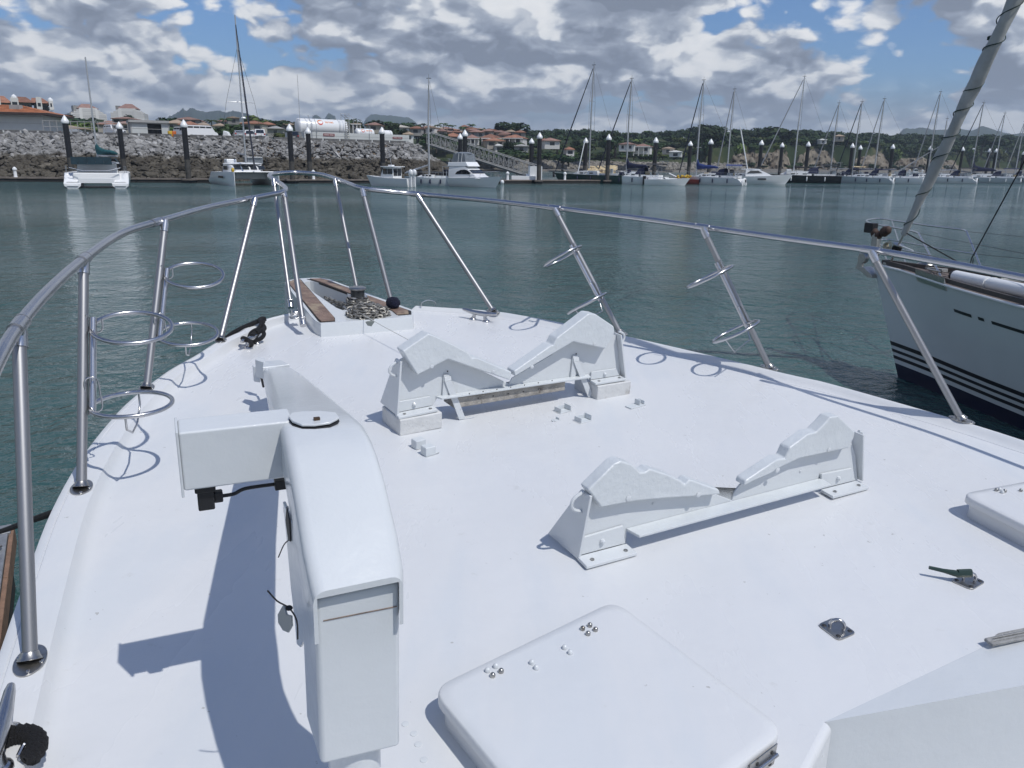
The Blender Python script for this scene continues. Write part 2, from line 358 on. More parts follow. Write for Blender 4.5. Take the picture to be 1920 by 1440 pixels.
# ------------------------------------------------------------------ mesh helpers
class MB:
    def __init__(s): s.v = []; s.f = []; s.m = []; s.cur = 0
    def add(s, vs, fs):
        k = len(s.v); s.v += [V(p) for p in vs]; s.f += [tuple(i + k for i in f) for f in fs]; s.m += [s.cur] * len(fs)
    def box(s, x0, x1, y0, y1, z0, z1, T=None):
        vs = [V((x, y, z)) for z in (z0, z1) for y in (y0, y1) for x in (x0, x1)]
        if T is not None: vs = [T(p) for p in vs]
        s.add(vs, [(0, 2, 3, 1), (4, 5, 7, 6), (0, 1, 5, 4), (2, 6, 7, 3), (0, 4, 6, 2), (1, 3, 7, 5)])
    def hexa(s, p):      # 4 bottom, 4 top, both counter-clockwise from above
        s.add(p, [(3, 2, 1, 0), (4, 5, 6, 7), (0, 1, 5, 4), (1, 2, 6, 5), (2, 3, 7, 6), (3, 0, 4, 7)])
    def prism(s, poly, d):   # polygon of points, extruded by vector d
        n = len(poly); nrm = V((0, 0, 0))
        for i in range(n): nrm += (poly[i] - poly[0]).cross(poly[(i + 1) % n] - poly[0])
        pl = list(poly)
        if nrm.dot(d) > 0: pl.reverse()
        s.add(pl + [p + d for p in pl], [tuple(range(n)), tuple(range(2 * n - 1, n - 1, -1))] + [(i, i + n, (i + 1) % n + n, (i + 1) % n) for i in range(n)])
    def tube(s, pts, r, seg=8, closed=False, caps=True, up=None):
        pts = [V(p) for p in pts]; n = len(pts)
        rs = r if isinstance(r, (list, tuple)) else [r] * n
        rings = []; prev = None
        for i in range(n):
            if closed: t = pts[(i + 1) % n] - pts[i - 1]
            else: t = pts[min(i + 1, n - 1)] - pts[max(i - 1, 0)]
            t.normalize()
            if prev is None:
                a = V((0, 0, 1)) if abs(t.z) < .9 else V((1, 0, 0))
                u = t.cross(a).normalized()
            else:
                u = prev - t * prev.dot(t)
                u = u.normalized() if u.length > 1e-6 else t.orthogonal().normalized()
            prev = u; v = t.cross(u)
            rings.append([pts[i] + (u * math.cos(2 * math.pi * j / seg) + v * math.sin(2 * math.pi * j / seg)) * rs[i] for j in range(seg)])
        k = len(s.v); nf = 0
        for q in rings: s.v += q
        m = n if closed else n - 1
        for i in range(m):
            a = k + i * seg; b = k + ((i + 1) % n) * seg
            for j in range(seg):
                s.f.append((a + j, a + (j + 1) % seg, b + (j + 1) % seg, b + j)); s.m.append(s.cur)
        if caps and not closed:
            s.f.append(tuple(k + j for j in reversed(range(seg)))); s.m.append(s.cur)
            s.f.append(tuple(k + (n - 1) * seg + j for j in range(seg))); s.m.append(s.cur)
    def ring(s, c, nrm, R, r, seg=32, rs=8):
        nrm = nrm.normalized(); u = nrm.orthogonal().normalized(); v = nrm.cross(u)
        s.tube([c + (u * math.cos(t) + v * math.sin(t)) * R for t in [2 * math.pi * i / seg for i in range(seg)]], r, rs, closed=True)
    def lathe(s, c, prof, seg=16, ax=V((0, 0, 1))):      # prof: list of (radius, height)
        ax = ax.normalized(); u = ax.orthogonal().normalized(); v = ax.cross(u); k = len(s.v)
        for (r, h) in prof:
            for j in range(seg):
                t = 2 * math.pi * j / seg
                s.v.append(c + ax * h + (u * math.cos(t) + v * math.sin(t)) * r)
        for i in range(len(prof) - 1):
            for j in range(seg):
                s.f.append((k + i * seg + j, k + i * seg + (j + 1) % seg, k + (i + 1) * seg + (j + 1) % seg, k + (i + 1) * seg + j)); s.m.append(s.cur)
        s.f.append(tuple(k + j for j in reversed(range(seg)))); s.m.append(s.cur)
        s.f.append(tuple(k + (len(prof) - 1) * seg + j for j in range(seg))); s.m.append(s.cur)
    def ball(s, c, rx, ry=None, rz=None, seg=12, rings=8, jit=0):
        ry = ry or rx; rz = rz or rx; k = len(s.v)
        for i in range(1, rings):
            t = math.pi * i / rings
            for j in range(seg):
                p = 2 * math.pi * j / seg; q = 1 + random.uniform(-jit, jit)
                s.v.append(V(c) + V((rx * math.sin(t) * math.cos(p), ry * math.sin(t) * math.sin(p), rz * math.cos(t))) * q)
        top = len(s.v); s.v += [V(c) + V((0, 0, rz)), V(c) - V((0, 0, rz))]
        for i in range(rings - 2):
            for j in range(seg):
                s.f.append((k + i * seg + j, k + (i + 1) * seg + j, k + (i + 1) * seg + (j + 1) % seg, k + i * seg + (j + 1) % seg)); s.m.append(s.cur)
        for j in range(seg):
            s.f.append((top, k + j, k + (j + 1) % seg)); s.m.append(s.cur)
            s.f.append((top + 1, k + (rings - 2) * seg + (j + 1) % seg, k + (rings - 2) * seg + j)); s.m.append(s.cur)
    def loft(s, secs, closed=True, cap0=True, cap1=True):
        k = len(s.v); n = len(secs[0])
        for q in secs: s.v += [V(p) for p in q]
        for i in range(len(secs) - 1):
            for j in range(n if closed else n - 1):
                s.f.append((k + i * n + j, k + i * n + (j + 1) % n, k + (i + 1) * n + (j + 1) % n, k + (i + 1) * n + j)); s.m.append(s.cur)
        if closed and cap0: s.f.append(tuple(k + j for j in reversed(range(n)))); s.m.append(s.cur)
        if closed and cap1: s.f.append(tuple(k + (len(secs) - 1) * n + j for j in range(n))); s.m.append(s.cur)
    def mesh(s, name, mats, smooth=True, org=None):
        me = bpy.data.meshes.new(name)
        o = org or V((0, 0, 0))
        me.from_pydata([tuple(p - o) for p in s.v], [], s.f)
        for m_ in (mats if isinstance(mats, (list, tuple)) else [mats]): me.materials.append(m_)
        if isinstance(mats, (list, tuple)): me.polygons.foreach_set('material_index', s.m) if mats else None
        if smooth:
            me.polygons.foreach_set('use_smooth', [True] * len(me.polygons))
            me.set_sharp_from_angle(angle=math.radians(smooth if smooth is not True else 38))
        me.update(); return me
    def build(s, name, mats, parent=None, smooth=True, bevel=0, segs=2, org=None, subsurf=0):
        if org is None: org = wloc(parent) if parent is not None else V((0, 0, 0))
        me = s.mesh(name, mats, smooth, org)
        ob = bpy.data.objects.new(name, me); COL.objects.link(ob)
        if parent is not None: ob.parent = parent
        else: ob.location = org
        if bevel:
            b = ob.modifiers.new('bevel', 'BEVEL'); b.width = bevel; b.segments = segs; b.limit_method = 'ANGLE'; b.angle_limit = math.radians(30)
            b.harden_normals = True
        return ob

ROOT = {}
def wloc(o):
    """world origin of an unrotated chain of parents"""
    p = V((0, 0, 0))
    while o is not None:
        p += V(o.location); o = o.parent
    return p
def tag(o, label=None, cat=None, group=None, kind=None):
    if label: o['label'] = label
    if cat: o['category'] = cat
    if group: o['group'] = group
    if kind: o['kind'] = kind
    return o
def empty(name, p, label=None, cat=None, group=None, rz=0.0):
    o = bpy.data.objects.new(name, None); COL.objects.link(o); o.location = p; o.empty_display_size = .1
    o.rotation_euler = (0, 0, rz)
    return tag(o, label, cat, group)
def copy_tree(o, parent=None):
    c = o.copy(); COL.objects.link(c)
    if parent is not None: c.parent = parent
    for ch in list(o.children): copy_tree(ch, c)
    return c
def catmull(pts, n=6):
    out = []
    P = [pts[0]] + list(pts) + [pts[-1]]
    for i in range(1, len(P) - 2):
        a, b, c, d = P[i - 1], P[i], P[i + 1], P[i + 2]
        for k in range(n):
            t = k / n
            out.append((b * 2 + (c - a) * t + (a * 2 - b * 5 + c * 4 - d) * t * t + (b * 3 - a - c * 3 + d) * t ** 3) * .5)
    out.append(P[-2]); return out
def interp(x, tab):
    if x <= tab[0][0]: return tab[0][1]
    for (a, b), (c, d) in zip(tab, tab[1:]):
        if x <= c: return b + (d - b) * (x - a) / (c - a)
    return tab[-1][1]
# =================================================================== setting
mb = MB()
xs = [-9000, -2000, -600, -200, -60, 0, 60, 200, 600, 2000, 9000]; yy = [-3000, -200, -20, 20, 100, 300, 1000, 3000, 9000]
for x0, x1 in zip(xs, xs[1:]):
    for y0, y1 in zip(yy, yy[1:]): mb.add([(x0, y0, 0), (x1, y0, 0), (x1, y1, 0), (x0, y1, 0)], [(0, 1, 2, 3)])
tag(mb.build('water', M['water']), kind='structure')

def u2px(u):                            # picture column of the far point in that direction
    return prj(V((u * 5000, 5000, ZC)))[0]
def px2u(px):
    d = ray(px, 302 + .014 * (px - 960)); return d.x / d.y
def sm(x, a, b):
    t = max(0, min(1, (x - a) / (b - a))); return t * t * (3 - 2 * t)
def fbm(x, y, s=1.0): return noise.fractal(V((x * s, y * s, 3.1)), 1.0, 2.0, 4)
SHORE = [(-400, 285), (600, 285), (900, 300), (1150, 330), (1300, 350), (1500, 410), (1700, 500), (1900, 600), (2400, 640)]
# hill height (ground, without the trees) behind the shore
HILL = [(-400, 14), (200, 12), (520, 10.5), (640, 11), (760, 15), (900, 19), (1000, 17), (1180, 18), (1350, 21), (1480, 21), (1600, 19), (1750, 18), (1900, 16), (2400, 14)]
BLUFF = [(-400, 6.8), (640, 6.4), (840, 4.0), (1000, 4.2), (1120, 4.6), (1280, 5.2), (1325, 11), (1380, 12.5), (1480, 14), (1530, 14), (1580, 15), (1640, 15), (1690, 9), (1730, 11), (1800, 12), (1850, 8), (2400, 8)]
def ground(px, d):
    s = interp(px, SHORE); q = d - s
    n = fbm(px * .01, d * .01)
    beach = min(1.6, q * .05) if q > 0 else q * .08
    bl = interp(px, BLUFF); hi = interp(px, HILL)
    w_ = 26 if px < 1300 else 44
    z = beach + (bl - 1.6) * sm(q, w_, w_ + 6)
    z += (hi - bl) * sm(q, w_ + 8, w_ + 8 + (150 if px < 1300 else 90))
    z += n * 1.2 * sm(q, w_, w_ + 60)
    return max(z, -2.5)
def gpt(px, d):
    u = px2u(px); return V((u * d, d, ground(px, d)))
mb = MB()
cols = list(range(-420, 2421, 20)); ds = [0, 10, 22, 26, 28, 30, 32, 36, 44, 47, 50, 56, 70, 90, 110, 135, 160, 200, 260, 360, 520, 800, 1300, 2200, 4200]
g = []
for px in cols:
    s = interp(px, SHORE); u = px2u(px)
    g.append([V((u * (s - 30 + q), s - 30 + q, ground(px, s - 30 + q))) for q in [0, 25] + [30 + x for x in ds]])
mb.loft(g, closed=False)
tag(mb.build('hillside', M['terr'], smooth=60), kind='structure')

# cliff faces: knobbly tan rock standing in front of the bluff
random.seed(5)
def cliff(p0, p1, hh, off=0):
    mb = MB(); rows = []; n = int((p1 - p0) / 2.2)
    for i in range(n + 1):
        px = p0 + (p1 - p0) * i / n; s = interp(px, SHORE); u = px2u(px)
        env = sm(i, 0, n * .12) * (1 - sm(i, n * .88, n)); H = interp(px, hh) if isinstance(hh, list) else hh
        H *= .86 * (.55 + .45 * env) * (1 + .16 * fbm(px * .06, 1.0)); row = []
        for k in range(13):
            t = k / 12; d = s + 38 + off + 9 * t ** 1.7 - 5 * fbm(px * .055, t * 1.6 + off) - 2.6 * fbm(px * .22, t * 5)
            row.append(V((u * d, d, .9 + H * t)))
        d = s + 75; row.append(V((u * d, d, .9 + H * .9))); rows.append(row)
    mb.loft(rows, closed=False); o = mb.build('cliff', M['cliff'], smooth=30)
    return tag(o, kind='structure')
cliff(1366, 1442, [(1366, 8), (1390, 10), (1442, 10)])
cliff(1432, 1482, [(1432, 10), (1462, 12.5), (1482, 10)])
cliff(1488, 1574, [(1488, 8), (1520, 13.5), (1545, 13), (1574, 6)])
cliff(1596, 1668, [(1596, 8), (1645, 13), (1668, 10)])
cliff(1672, 1800, [(1672, 9), (1720, 10), (1760, 8), (1800, 10)])
# low rubble wall along the nearer beach
mb = MB(); random.seed(8)
def rockv(c, r, n=None):
    ax = [random.uniform(.7, 1.3) * r, random.uniform(.6, 1.1) * r, random.uniform(.45, .85) * r]
    vs = []; 
    for (x, y, z) in ICO: vs.append(V((x * ax[0], y * ax[1], z * ax[2])) * random.uniform(.82, 1.18))
    R = Matrix.Rotation(random.uniform(0, 6.28), 3, 'Z') @ Matrix.Rotation(random.uniform(-.6, .6), 3, 'X') @ Matrix.Rotation(random.uniform(-.6, .6), 3, 'Y')
    return [c + R @ v for v in vs]
_t = (1 + 5 ** .5) / 2; ICO = [V(q).normalized() for q in [(-1, _t, 0), (1, _t, 0), (-1, -_t, 0), (1, -_t, 0), (0, -1, _t), (0, 1, _t), (0, -1, -_t), (0, 1, -_t), (_t, 0, -1), (_t, 0, 1), (-_t, 0, -1), (-_t, 0, 1)]]
ICOF = [(0, 11, 5), (0, 5, 1), (0, 1, 7), (0, 7, 10), (0, 10, 11), (1, 5, 9), (5, 11, 4), (11, 10, 2), (10, 7, 6), (7, 1, 8), (3, 9, 4), (3, 4, 2), (3, 2, 6), (3, 6, 8), (3, 8, 9), (4, 9, 5), (2, 4, 11), (6, 2, 10), (8, 6, 7), (9, 8, 1)]
for px in np.arange(845, 1400, .8):
    for k in range(4):
        s = interp(px, SHORE); d = s + random.uniform(17, 30); u = px2u(px)
        mb.add(rockv(V((u * d, d, 1.0 + (d - s - 17) * .22)), random.uniform(.5, 1.1)), ICOF)
tag(mb.build('shore_rubble', M['seawall'], smooth=False), 'bank of grey rubble along the far beach', 'rubble', kind='stuff')
for px in np.arange(1440, 1860, 6):
    pass

# quay behind the breakwater
CREST = []
for px, yb in ((-140, 335), (0, 335.5), (200, 336), (400, 336), (560, 335.5), (700, 335), (800, 334.5), (850, 334.5)):
    b = at(px, yb, .3); CREST.append(b)
def crest_pt(t):                       # t runs over the picture columns; base line of the rock slope
    for (a_, b_), (p0, p1) in zip(zip(CREST, CREST[1:]), zip((-140, 0, 200, 400, 560, 700, 800), (0, 200, 400, 560, 700, 800, 850))):
        if t <= p1: return a_.lerp(b_, (t - p0) / (p1 - p0))
    return CREST[-1]
QZ = 6.9
def back(p, d): u = p.x / p.y; return V((u * (p.y + d), p.y + d, p.z))
mb = MB(); f = [back(crest_pt(t), 12.5) for t in range(-140, 771, 20)]
top = [V((p.x, p.y, QZ)) for p in f]; far = [back(V((p.x, p.y, QZ)), 175) for p in f]; low = [V((p.x, p.y, -1)) for p in f]
mb.loft([low, top, far, [V((p.x, p.y, -1)) for p in far]], closed=False)
mb.add([low[-1], top[-1], far[-1], V((far[-1].x, far[-1].y, -1))], [(0, 1, 2, 3)])
tag(mb.build('quay_ground', M['asphalt'], smooth=False), kind='structure')
mb = MB(); random.seed(2)
for t0, t1, d0, d1 in ((-140, 560, 24, 26), ):
    pass
gq = [back(V((*crest_pt(t)[:2], QZ + .02)), 44) for t in range(-140, 741, 40)]; gq2 = [back(V((*crest_pt(t)[:2], QZ + .02)), 172) for t in range(-140, 741, 40)]
mb.loft([gq, gq2], closed=False); tag(mb.build('grass_verge', M['grass'], smooth=False), kind='structure')

# rock breakwater: the largest stones are parts, the small filling is one mesh
random.seed(21)
BW = empty('rock_breakwater', crest_pt(350), 'long breakwater of piled quarry stones, pale above and dark brown below the tide line', 'breakwater')
meshes = []
for k in range(7):
    mb_ = MB(); random.seed(100 + k); mb_.add(rockv(V((0, 0, 0)), 1.0), ICOF); meshes.append(mb_.mesh('rock', M['rock'], smooth=False))
random.seed(22)
bwl = wloc(BW)
for k in range(7):                     # end mound included below
    pass
def slope_pt(px, t):                   # t 0 at the water, 1 at the crest
    b = crest_pt(min(px, 850)); d = 11.5 * t; p = back(b, d)
    if px > 838:                       # the head of the breakwater turns and falls to the water
        pass
    return V((p.x, p.y, -.3 + (QZ + .1) * t))
cand = []
for i in range(300):
    px = random.uniform(-10, 800); t = random.random() ** .9
    cand.append((px, t))
for (px, t) in cand:
    p = slope_pt(px, t); r = random.uniform(.48, .86)
    o = bpy.data.objects.new('rock', random.choice(meshes)); COL.objects.link(o); o.parent = BW; o.location = p - bwl + V((0, -.25, .05))
    o.rotation_euler = (random.uniform(-.7, .7), random.uniform(-.7, .7), random.uniform(0, 6.28)); o.scale = (r * random.uniform(.9, 1.35), r * random.uniform(.8, 1.1), r * random.uniform(.7, 1.0))
mb = MB()
for i in range(7800):
    px = random.uniform(-150, 790); t = random.random(); p = slope_pt(px, t)
    r = random.choice((.26, .34, .42, .5, .6)) * random.uniform(.8, 1.15) * (1 - .25 * (t > .55) * (px > 330))
    mb.add(rockv(p + V((random.uniform(-.1, .1), random.uniform(-.2, .3), random.uniform(-.15, .15))), r), ICOF)
# head of the breakwater, sloping away to the right and towards the back
for i in range(1700):
    th = random.uniform(-.1, 1.9); t = random.random(); c = back(crest_pt(765), 13)
    R = 12.5 * (1 - t); p = V((c.x + R * math.sin(th), c.y - R * math.cos(th), -.3 + QZ * t))
    mb.add(rockv(p, random.choice((.3, .4, .55, .7))), ICOF)
for i in range(1400):                  # inner side
    c = back(crest_pt(765), 13 + random.uniform(0, 70)); t = random.random()
    mb.add(rockv(V((c.x + 12.5 * (1 - t), c.y, -.3 + QZ * t)), random.choice((.4, .55, .8))), ICOF)
tag(mb.build('small_stones', M['rock'], BW, smooth=False), kind='stuff')
mb = MB(); f = [slope_pt(t, 0) + V((0, .7, -.9)) for t in range(-140, 771, 20)]; g2 = [slope_pt(t, 1) + V((0, .9, -.35)) for t in range(-140, 771, 20)]
mb.loft([f, g2], closed=False); mb.build('rock_core', M['stone'], BW, smooth=False)
mb = MB(); c = back(crest_pt(765), 13); mb.lathe(V((c.x, c.y, -1.5)), [(13.2, 0), (.6, QZ + 1.1)], 24); mb.build('head_core', M['stone'], BW, smooth=False)
# kerb stones on the edge of the quay
random.seed(9)
for px in range(-10, 760, 31):
    p0 = back(crest_pt(px), 12.6 + .0); p1 = back(crest_pt(px + 27), 12.6); d = (p1 - p0)
    mb = MB(); n_ = V((-d.y, d.x, 0)).normalized(); a0 = V((p0.x, p0.y, QZ)); a1 = V((p1.x, p1.y, QZ))
    mb.prism([a0, a1, a1 + n_ * .35, a0 + n_ * .35], V((0, 0, .38)))
    o = mb.build('kerb_block', M['concdark'], None, org=a0); tag(o, 'low dark concrete kerb block on the edge of the quay', 'kerb', 'kerb blocks along the quay edge')

# mountains
def ridge(pts, dist, name_):
    dist *= .46; mb = MB(); rows = []
    P = catmull([V((x, y, 0)) for x, y in pts], 7)
    random.seed(len(pts))
    for q in P:
        z = atd(q.x, q.y, dist).z * (1 + .012 * random.uniform(-1, 1)); u = px2u(q.x); row = []
        for k, (dd, hz_) in enumerate(((-690, -.002), (-460, .30), (-280, .55), (-115, .84), (0, 1.0), (230, .7), (600, 0))):
            d = dist + dd + 55 * fbm(q.x * .03, k * .9); zz = max(z, 5) * (hz_ + (.10 * fbm(q.x * .05, k * 1.3) if 0 < k < 4 else 0))
            row.append(V((u * d, d, zz)))
        rows.append(row)
    mb.loft(rows, closed=False); return tag(mb.build('mountain', M['mountain'], smooth=60), kind='structure')
ridge([(300, 292), (318, 226), (332, 216), (346, 209), (351, 203), (356, 208), (361, 206), (366, 203), (376, 206), (392, 209), (403, 209), (418, 208), (430, 210), (445, 208), (458, 211), (480, 218), (505, 224), (530, 229), (560, 250), (580, 292)], 5600, 'm')
ridge([(578, 292), (588, 226), (597, 216), (604, 221), (611, 223), (620, 213), (627, 216), (634, 226), (645, 292)], 6200, 'm')
ridge([(655, 292), (690, 222), (720, 216), (748, 218), (780, 228), (830, 292)], 7000, 'm')
ridge([(60, 292), (100, 218), (112, 211), (125, 222), (150, 292)], 5000, 'm')
ridge([(1640, 312), (1680, 246), (1700, 242), (1717, 240), (1745, 243), (1775, 242), (1810, 244), (1828, 236), (1850, 242), (1880, 250), (1930, 250), (1990, 252), (2080, 312)], 5600, 'm')
# =================================================================== the boat we stand on
YT = empty('motor_yacht', ORG, 'white motor yacht in the foreground, seen along its foredeck, with steel bow rail and crane', 'motor yacht')
def B(mb, name, m, parent=YT, **k): return mb.build(name, m, parent, **k)

# ---- deck outline (boat frame), from bow to stern
HL, HR = .055, .035
Lo = sorted([tuple(loc(D(*p, HL))[:2]) for p in [(0, 1207), (41, 1092), (92, 959), (149, 858), (211, 780), (250, 742), (312, 695), (362, 667), (405, 640), (440, 625), (482, 602), (555, 584)]], key=lambda q: q[1])
Li = sorted([tuple(loc(D(*p, HL))[:2]) for p in [(64, 1440), (87, 1285), (110, 1147), (138, 1050), (170, 918), (211, 840), (240, 807), (307, 717), (390, 667), (500, 603)]], key=lambda q: q[1])
Lb = sorted([tuple(loc(D(*p, 0))[:2]) for p in [(92, 1440), (110, 1239), (131, 1124), (151, 1028), (197, 890), (225, 844), (310, 737), (440, 652), (515, 606)]], key=lambda q: q[1])
Ro = sorted([tuple(loc(D(*p, HR))[:2]) for p in [(750, 571), (822, 576), (925, 583), (1010, 597), (1063, 607), (1169, 629), (1323, 664), (1480, 702), (1560, 720), (1813, 792), (1920, 826)]], key=lambda q: q[1])
def fit(tab):                          # smooth x(y): least squares cubic through the measured points
    ys = np.array([q[1] for q in tab]); xs = np.array([q[0] for q in tab])
    c = np.polyfit(ys, xs, 4); return lambda y: float(np.polyval(c, y)), ys.min(), ys.max()
def ext(fn, y0, y1):
    def g(y):
        if y < y0: s = (fn(y0 + .25) - fn(y0)) / .25; return fn(y0) + s * (y - y0) * max(.35, 1 + (y - y0) * .25)
        if y > y1: s = (fn(y1) - fn(y1 - .1)) / .1; return fn(y1) + s * (y - y1)
        return fn(y)
    return g
def tabfn(tab):
    P = catmull([V((x, y, 0)) for x, y in tab], 6)
    t = [(p.y, p.x) for p in P]
    return lambda y: interp(y, t)
fLo = ext(tabfn(Lo), Lo[0][1] + .05, Lo[-1][1]); fRo = ext(tabfn(Ro), Ro[0][1] + .05, Ro[-1][1])
def fLi(y): return fLo(y) + interp(y, [(2, .115), (3.2, .105), (4.5, .085), (5.3, .05)])
def fLb(y): return fLi(y) + interp(y, [(2, .034), (4.5, .036), (5.3, .02)])
ys = [-1.6 + i * .2 for i in range(13)] + [1.0 + i * .09 for i in range(1, 47)] + [5.22, 5.30, 5.36]
mb = MB(); secs = []
for y in ys:
    l, r = fLo(y), fRo(y)
    li, lb = fLi(y), fLb(y)
    ri = r - .022; rb = r - .055
    row = [(l, -.02), (l + .004, HL - .006), (l + .014, HL), (l + .03, HL + .001), (l + .033, HL - .0025), (l + .037, HL + .001), (li - .012, HL), (li + .004, HL - .006), ((li + lb) / 2, HL * .42), (lb, .006), (lb + .025, 0.0)]
    for k in range(1, 12):
        t = k / 12; row.append((lb + .025 + (rb - .03 - lb - .025) * t, 0.0))
    row += [(rb - .03, 0.0), (rb - .028, -.003), (rb - .022, -.003), (rb - .02, 0), (rb, .004), ((ri + rb) / 2, HR * .5), (ri, HR - .004), (ri + .008, HR), (r - .004, HR), (r, HR - .006), (r + .002, -.02)]
    secs.append([W(x, y, z) for x, z in row])
mb.loft(secs, closed=False)
# the well in front of the cabin at the lower right is cut out of the deck
Q = D(1545, 1354, .0); Rg = D(1925, 1284, .03); K1 = D(1500, 1440, .0)
import bmesh
deck = B(mb, 'foredeck', M['deck'], smooth=34)
bm_ = bmesh.new(); bm_.from_mesh(deck.data); dq = wloc(YT)
qr = (D(1925, 1284, 0.0) - Q).normalized(); qk = (K1 - Q).normalized()
nq1 = qr.cross(NN).normalized(); nq2 = qk.cross(NN).normalized()
if nq1.dot(HDV) > 0: nq1 = -nq1
if nq2.dot(ST) < 0: nq2 = -nq2
for nn_ in (nq1, nq2): bmesh.ops.bisect_plane(bm_, geom=bm_.verts[:] + bm_.edges[:] + bm_.faces[:], plane_co=Q - dq, plane_no=nn_, dist=1e-5)
kill = [f for f in bm_.faces if (f.calc_center_median() - (Q - dq)).dot(nq1) > 1e-4 and (f.calc_center_median() - (Q - dq)).dot(nq2) > 1e-4 and loc(f.calc_center_median() + dq).x < fRo(1.0) - .35]
bmesh.ops.delete(bm_, geom=kill, context='FACES'); bm_.to_mesh(deck.data); bm_.free()

# ---- hull outside, flaring in to the waterline, joined at the stem
mb = MB(); L2 = []; stem = W(1.52, 6.55, 0)
keel = V((stem.x + .0, stem.y, 0)) - HV * .75
def side(fn, sgn):
    rows = []
    for y in ys + [5.36 + .0]:
        x = fn(y); top = W(x, y, -.02 if True else 0)
        inn = interp(y, [(0, .25), (3, .55), (5.36, .75)])
        lo = W(x + sgn * inn, y - .15, 0); lo = V((lo.x, lo.y, -.3))
        mid = top.lerp(lo, .5) - ST * sgn * inn * -.12
        rows.append([top, top.lerp(mid, .06) , mid, lo])
    return rows
for fn, sgn in ((fLo, 1), (fRo, -1)):
    r = side(fn, sgn)
    st_ = W(1.53, 5.62, -.03); st2 = V((W(1.53, 5.1, 0).x, W(1.53, 5.1, 0).y, -.3))
    r.append([st_, st_.lerp(st2, .1), st_.lerp(st2, .5), st2])
    if sgn < 0: r = [list(q) for q in r]
    mb.loft(r if sgn > 0 else [q[::-1] for q in r], closed=False)
B(mb, 'hull', M['whitegel'], smooth=50)

# ---- bow platform: two teak planks either side of the anchor channel
hp = .085
def PL(px, py, H=hp): return loc(D(px, py, H))
outl = [PL(755 / 4 + 400, 440 + 640 / 4), PL(400 + 640 / 4, 440 + 500 / 4), PL(400 + 530 / 4, 440 + 355 / 4), PL(400 + 575 / 4, 440 + 338 / 4), PL(400 + 640 / 4, 440 + 328 / 4), PL(400 + 740 / 4, 440 + 322 / 4), PL(400 + 815 / 4, 440 + 323 / 4), PL(400 + 880 / 4, 440 + 337 / 4),
        PL(400 + 1100 / 4, 440 + 420 / 4), PL(400 + 1300 / 4, 440 + 492 / 4), PL(400 + 1500 / 4, 440 + 565 / 4)]
aft = [PL(400 + 1500 / 4, 440 + 612 / 4), PL(400 + 1380 / 4, 440 + 622 / 4), PL(400 + 1150 / 4, 440 + 640 / 4), PL(400 + 930 / 4, 440 + 660 / 4), PL(400 + 790 / 4, 440 + 668 / 4)]
full = outl + aft
cen = sum(full, V((0, 0, 0))) / len(full)
chan = [PL(400 + q[0] / 4, 440 + q[1] / 4) for q in [(948, 566), (760, 438), (672, 372), (690, 352), (740, 348), (830, 372), (1000, 438), (1110, 500), (1060, 560)]]
def W3(q, z=None): return W(q.x, q.y, q.z if z is None else z)
mb = MB()
# top surface as a ring between outline and channel (fan matched by parameter)
n_ = 120
def resample(poly, n):
    P = poly + [poly[0]]; L = [0]
    for a_, b_ in zip(P, P[1:]): L.append(L[-1] + (b_ - a_).length)
    o = []
    for i in range(n):
        s_ = L[-1] * i / n
        for k in range(len(P) - 1):
            if L[k + 1] >= s_:
                t = (s_ - L[k]) / max(1e-9, L[k + 1] - L[k]); o.append(P[k].lerp(P[k + 1], t)); break
    return o
ccen = sum(chan, V((0, 0, 0))) / len(chan)
ang = [2 * math.pi * i / n_ for i in range(n_)]
def radial(poly, c):
    R = resample(poly, 400); o = []
    for a_ in ang:
        d = V((math.cos(a_), math.sin(a_), 0))
        best = max(R, key=lambda q: (q - c).normalized().dot(d)); o.append(best)
    return o
ro = radial(full, ccen); ri_ = radial(chan, ccen)
base_out = [V((q.x + (q.x - cen.x) * .02, q.y if q.y > 4.9 else q.y - .03, 0)) for q in ro]
secs = [[W(q.x, q.y, -.12) for q in base_out], [W3(q, hp - .012) for q in ro], [W((q.x - cen.x) * .992 + cen.x, (q.y - cen.y) * .995 + cen.y, hp) for q in ro], [W3(q, hp) for q in ri_], [W3(q, hp - .008) for q in ri_],
        [W(q.x, q.y, -.05) for q in ri_]]
mb.loft(secs, closed=True, cap0=False, cap1=False)
plat = B(mb, 'bow_platform', M['paint'], smooth=45)
mb = MB(); mb.prism([W(q.x, q.y, -.051) for q in ri_], -NN * .03); B(mb, 'anchor_channel', M['dullsteel'], plat)
mb = MB(); a0, a1 = D(590, 552, .0), D(628, 572, .03)
mb.box(-.055, .055, -.42, .38, 0, .012, lambda p: W(1.45, 5.32, -.0) + ST * p.x + HDV * p.y + NN * p.z)
mb.box(-.06, -.052, -.42, .38, 0, .07, lambda p: W(1.45, 5.32, -.0) + ST * p.x + HDV * p.y + NN * p.z)
mb.box(.052, .06, -.42, .38, 0, .07, lambda p: W(1.45, 5.32, -.0) + ST * p.x + HDV * p.y + NN * p.z)
B(mb, 'roller_trough', M['steel'], plat, bevel=.002)
mb = MB(); mb.lathe(W(1.44, 5.60, .045) - ST * .045, [(.03, 0), (.036, .01), (.03, .02), (.026, .045), (.03, .07), (.036, .08), (.03, .09)], 16, ST); B(mb, 'anchor_roller', M['dullsteel'], plat)
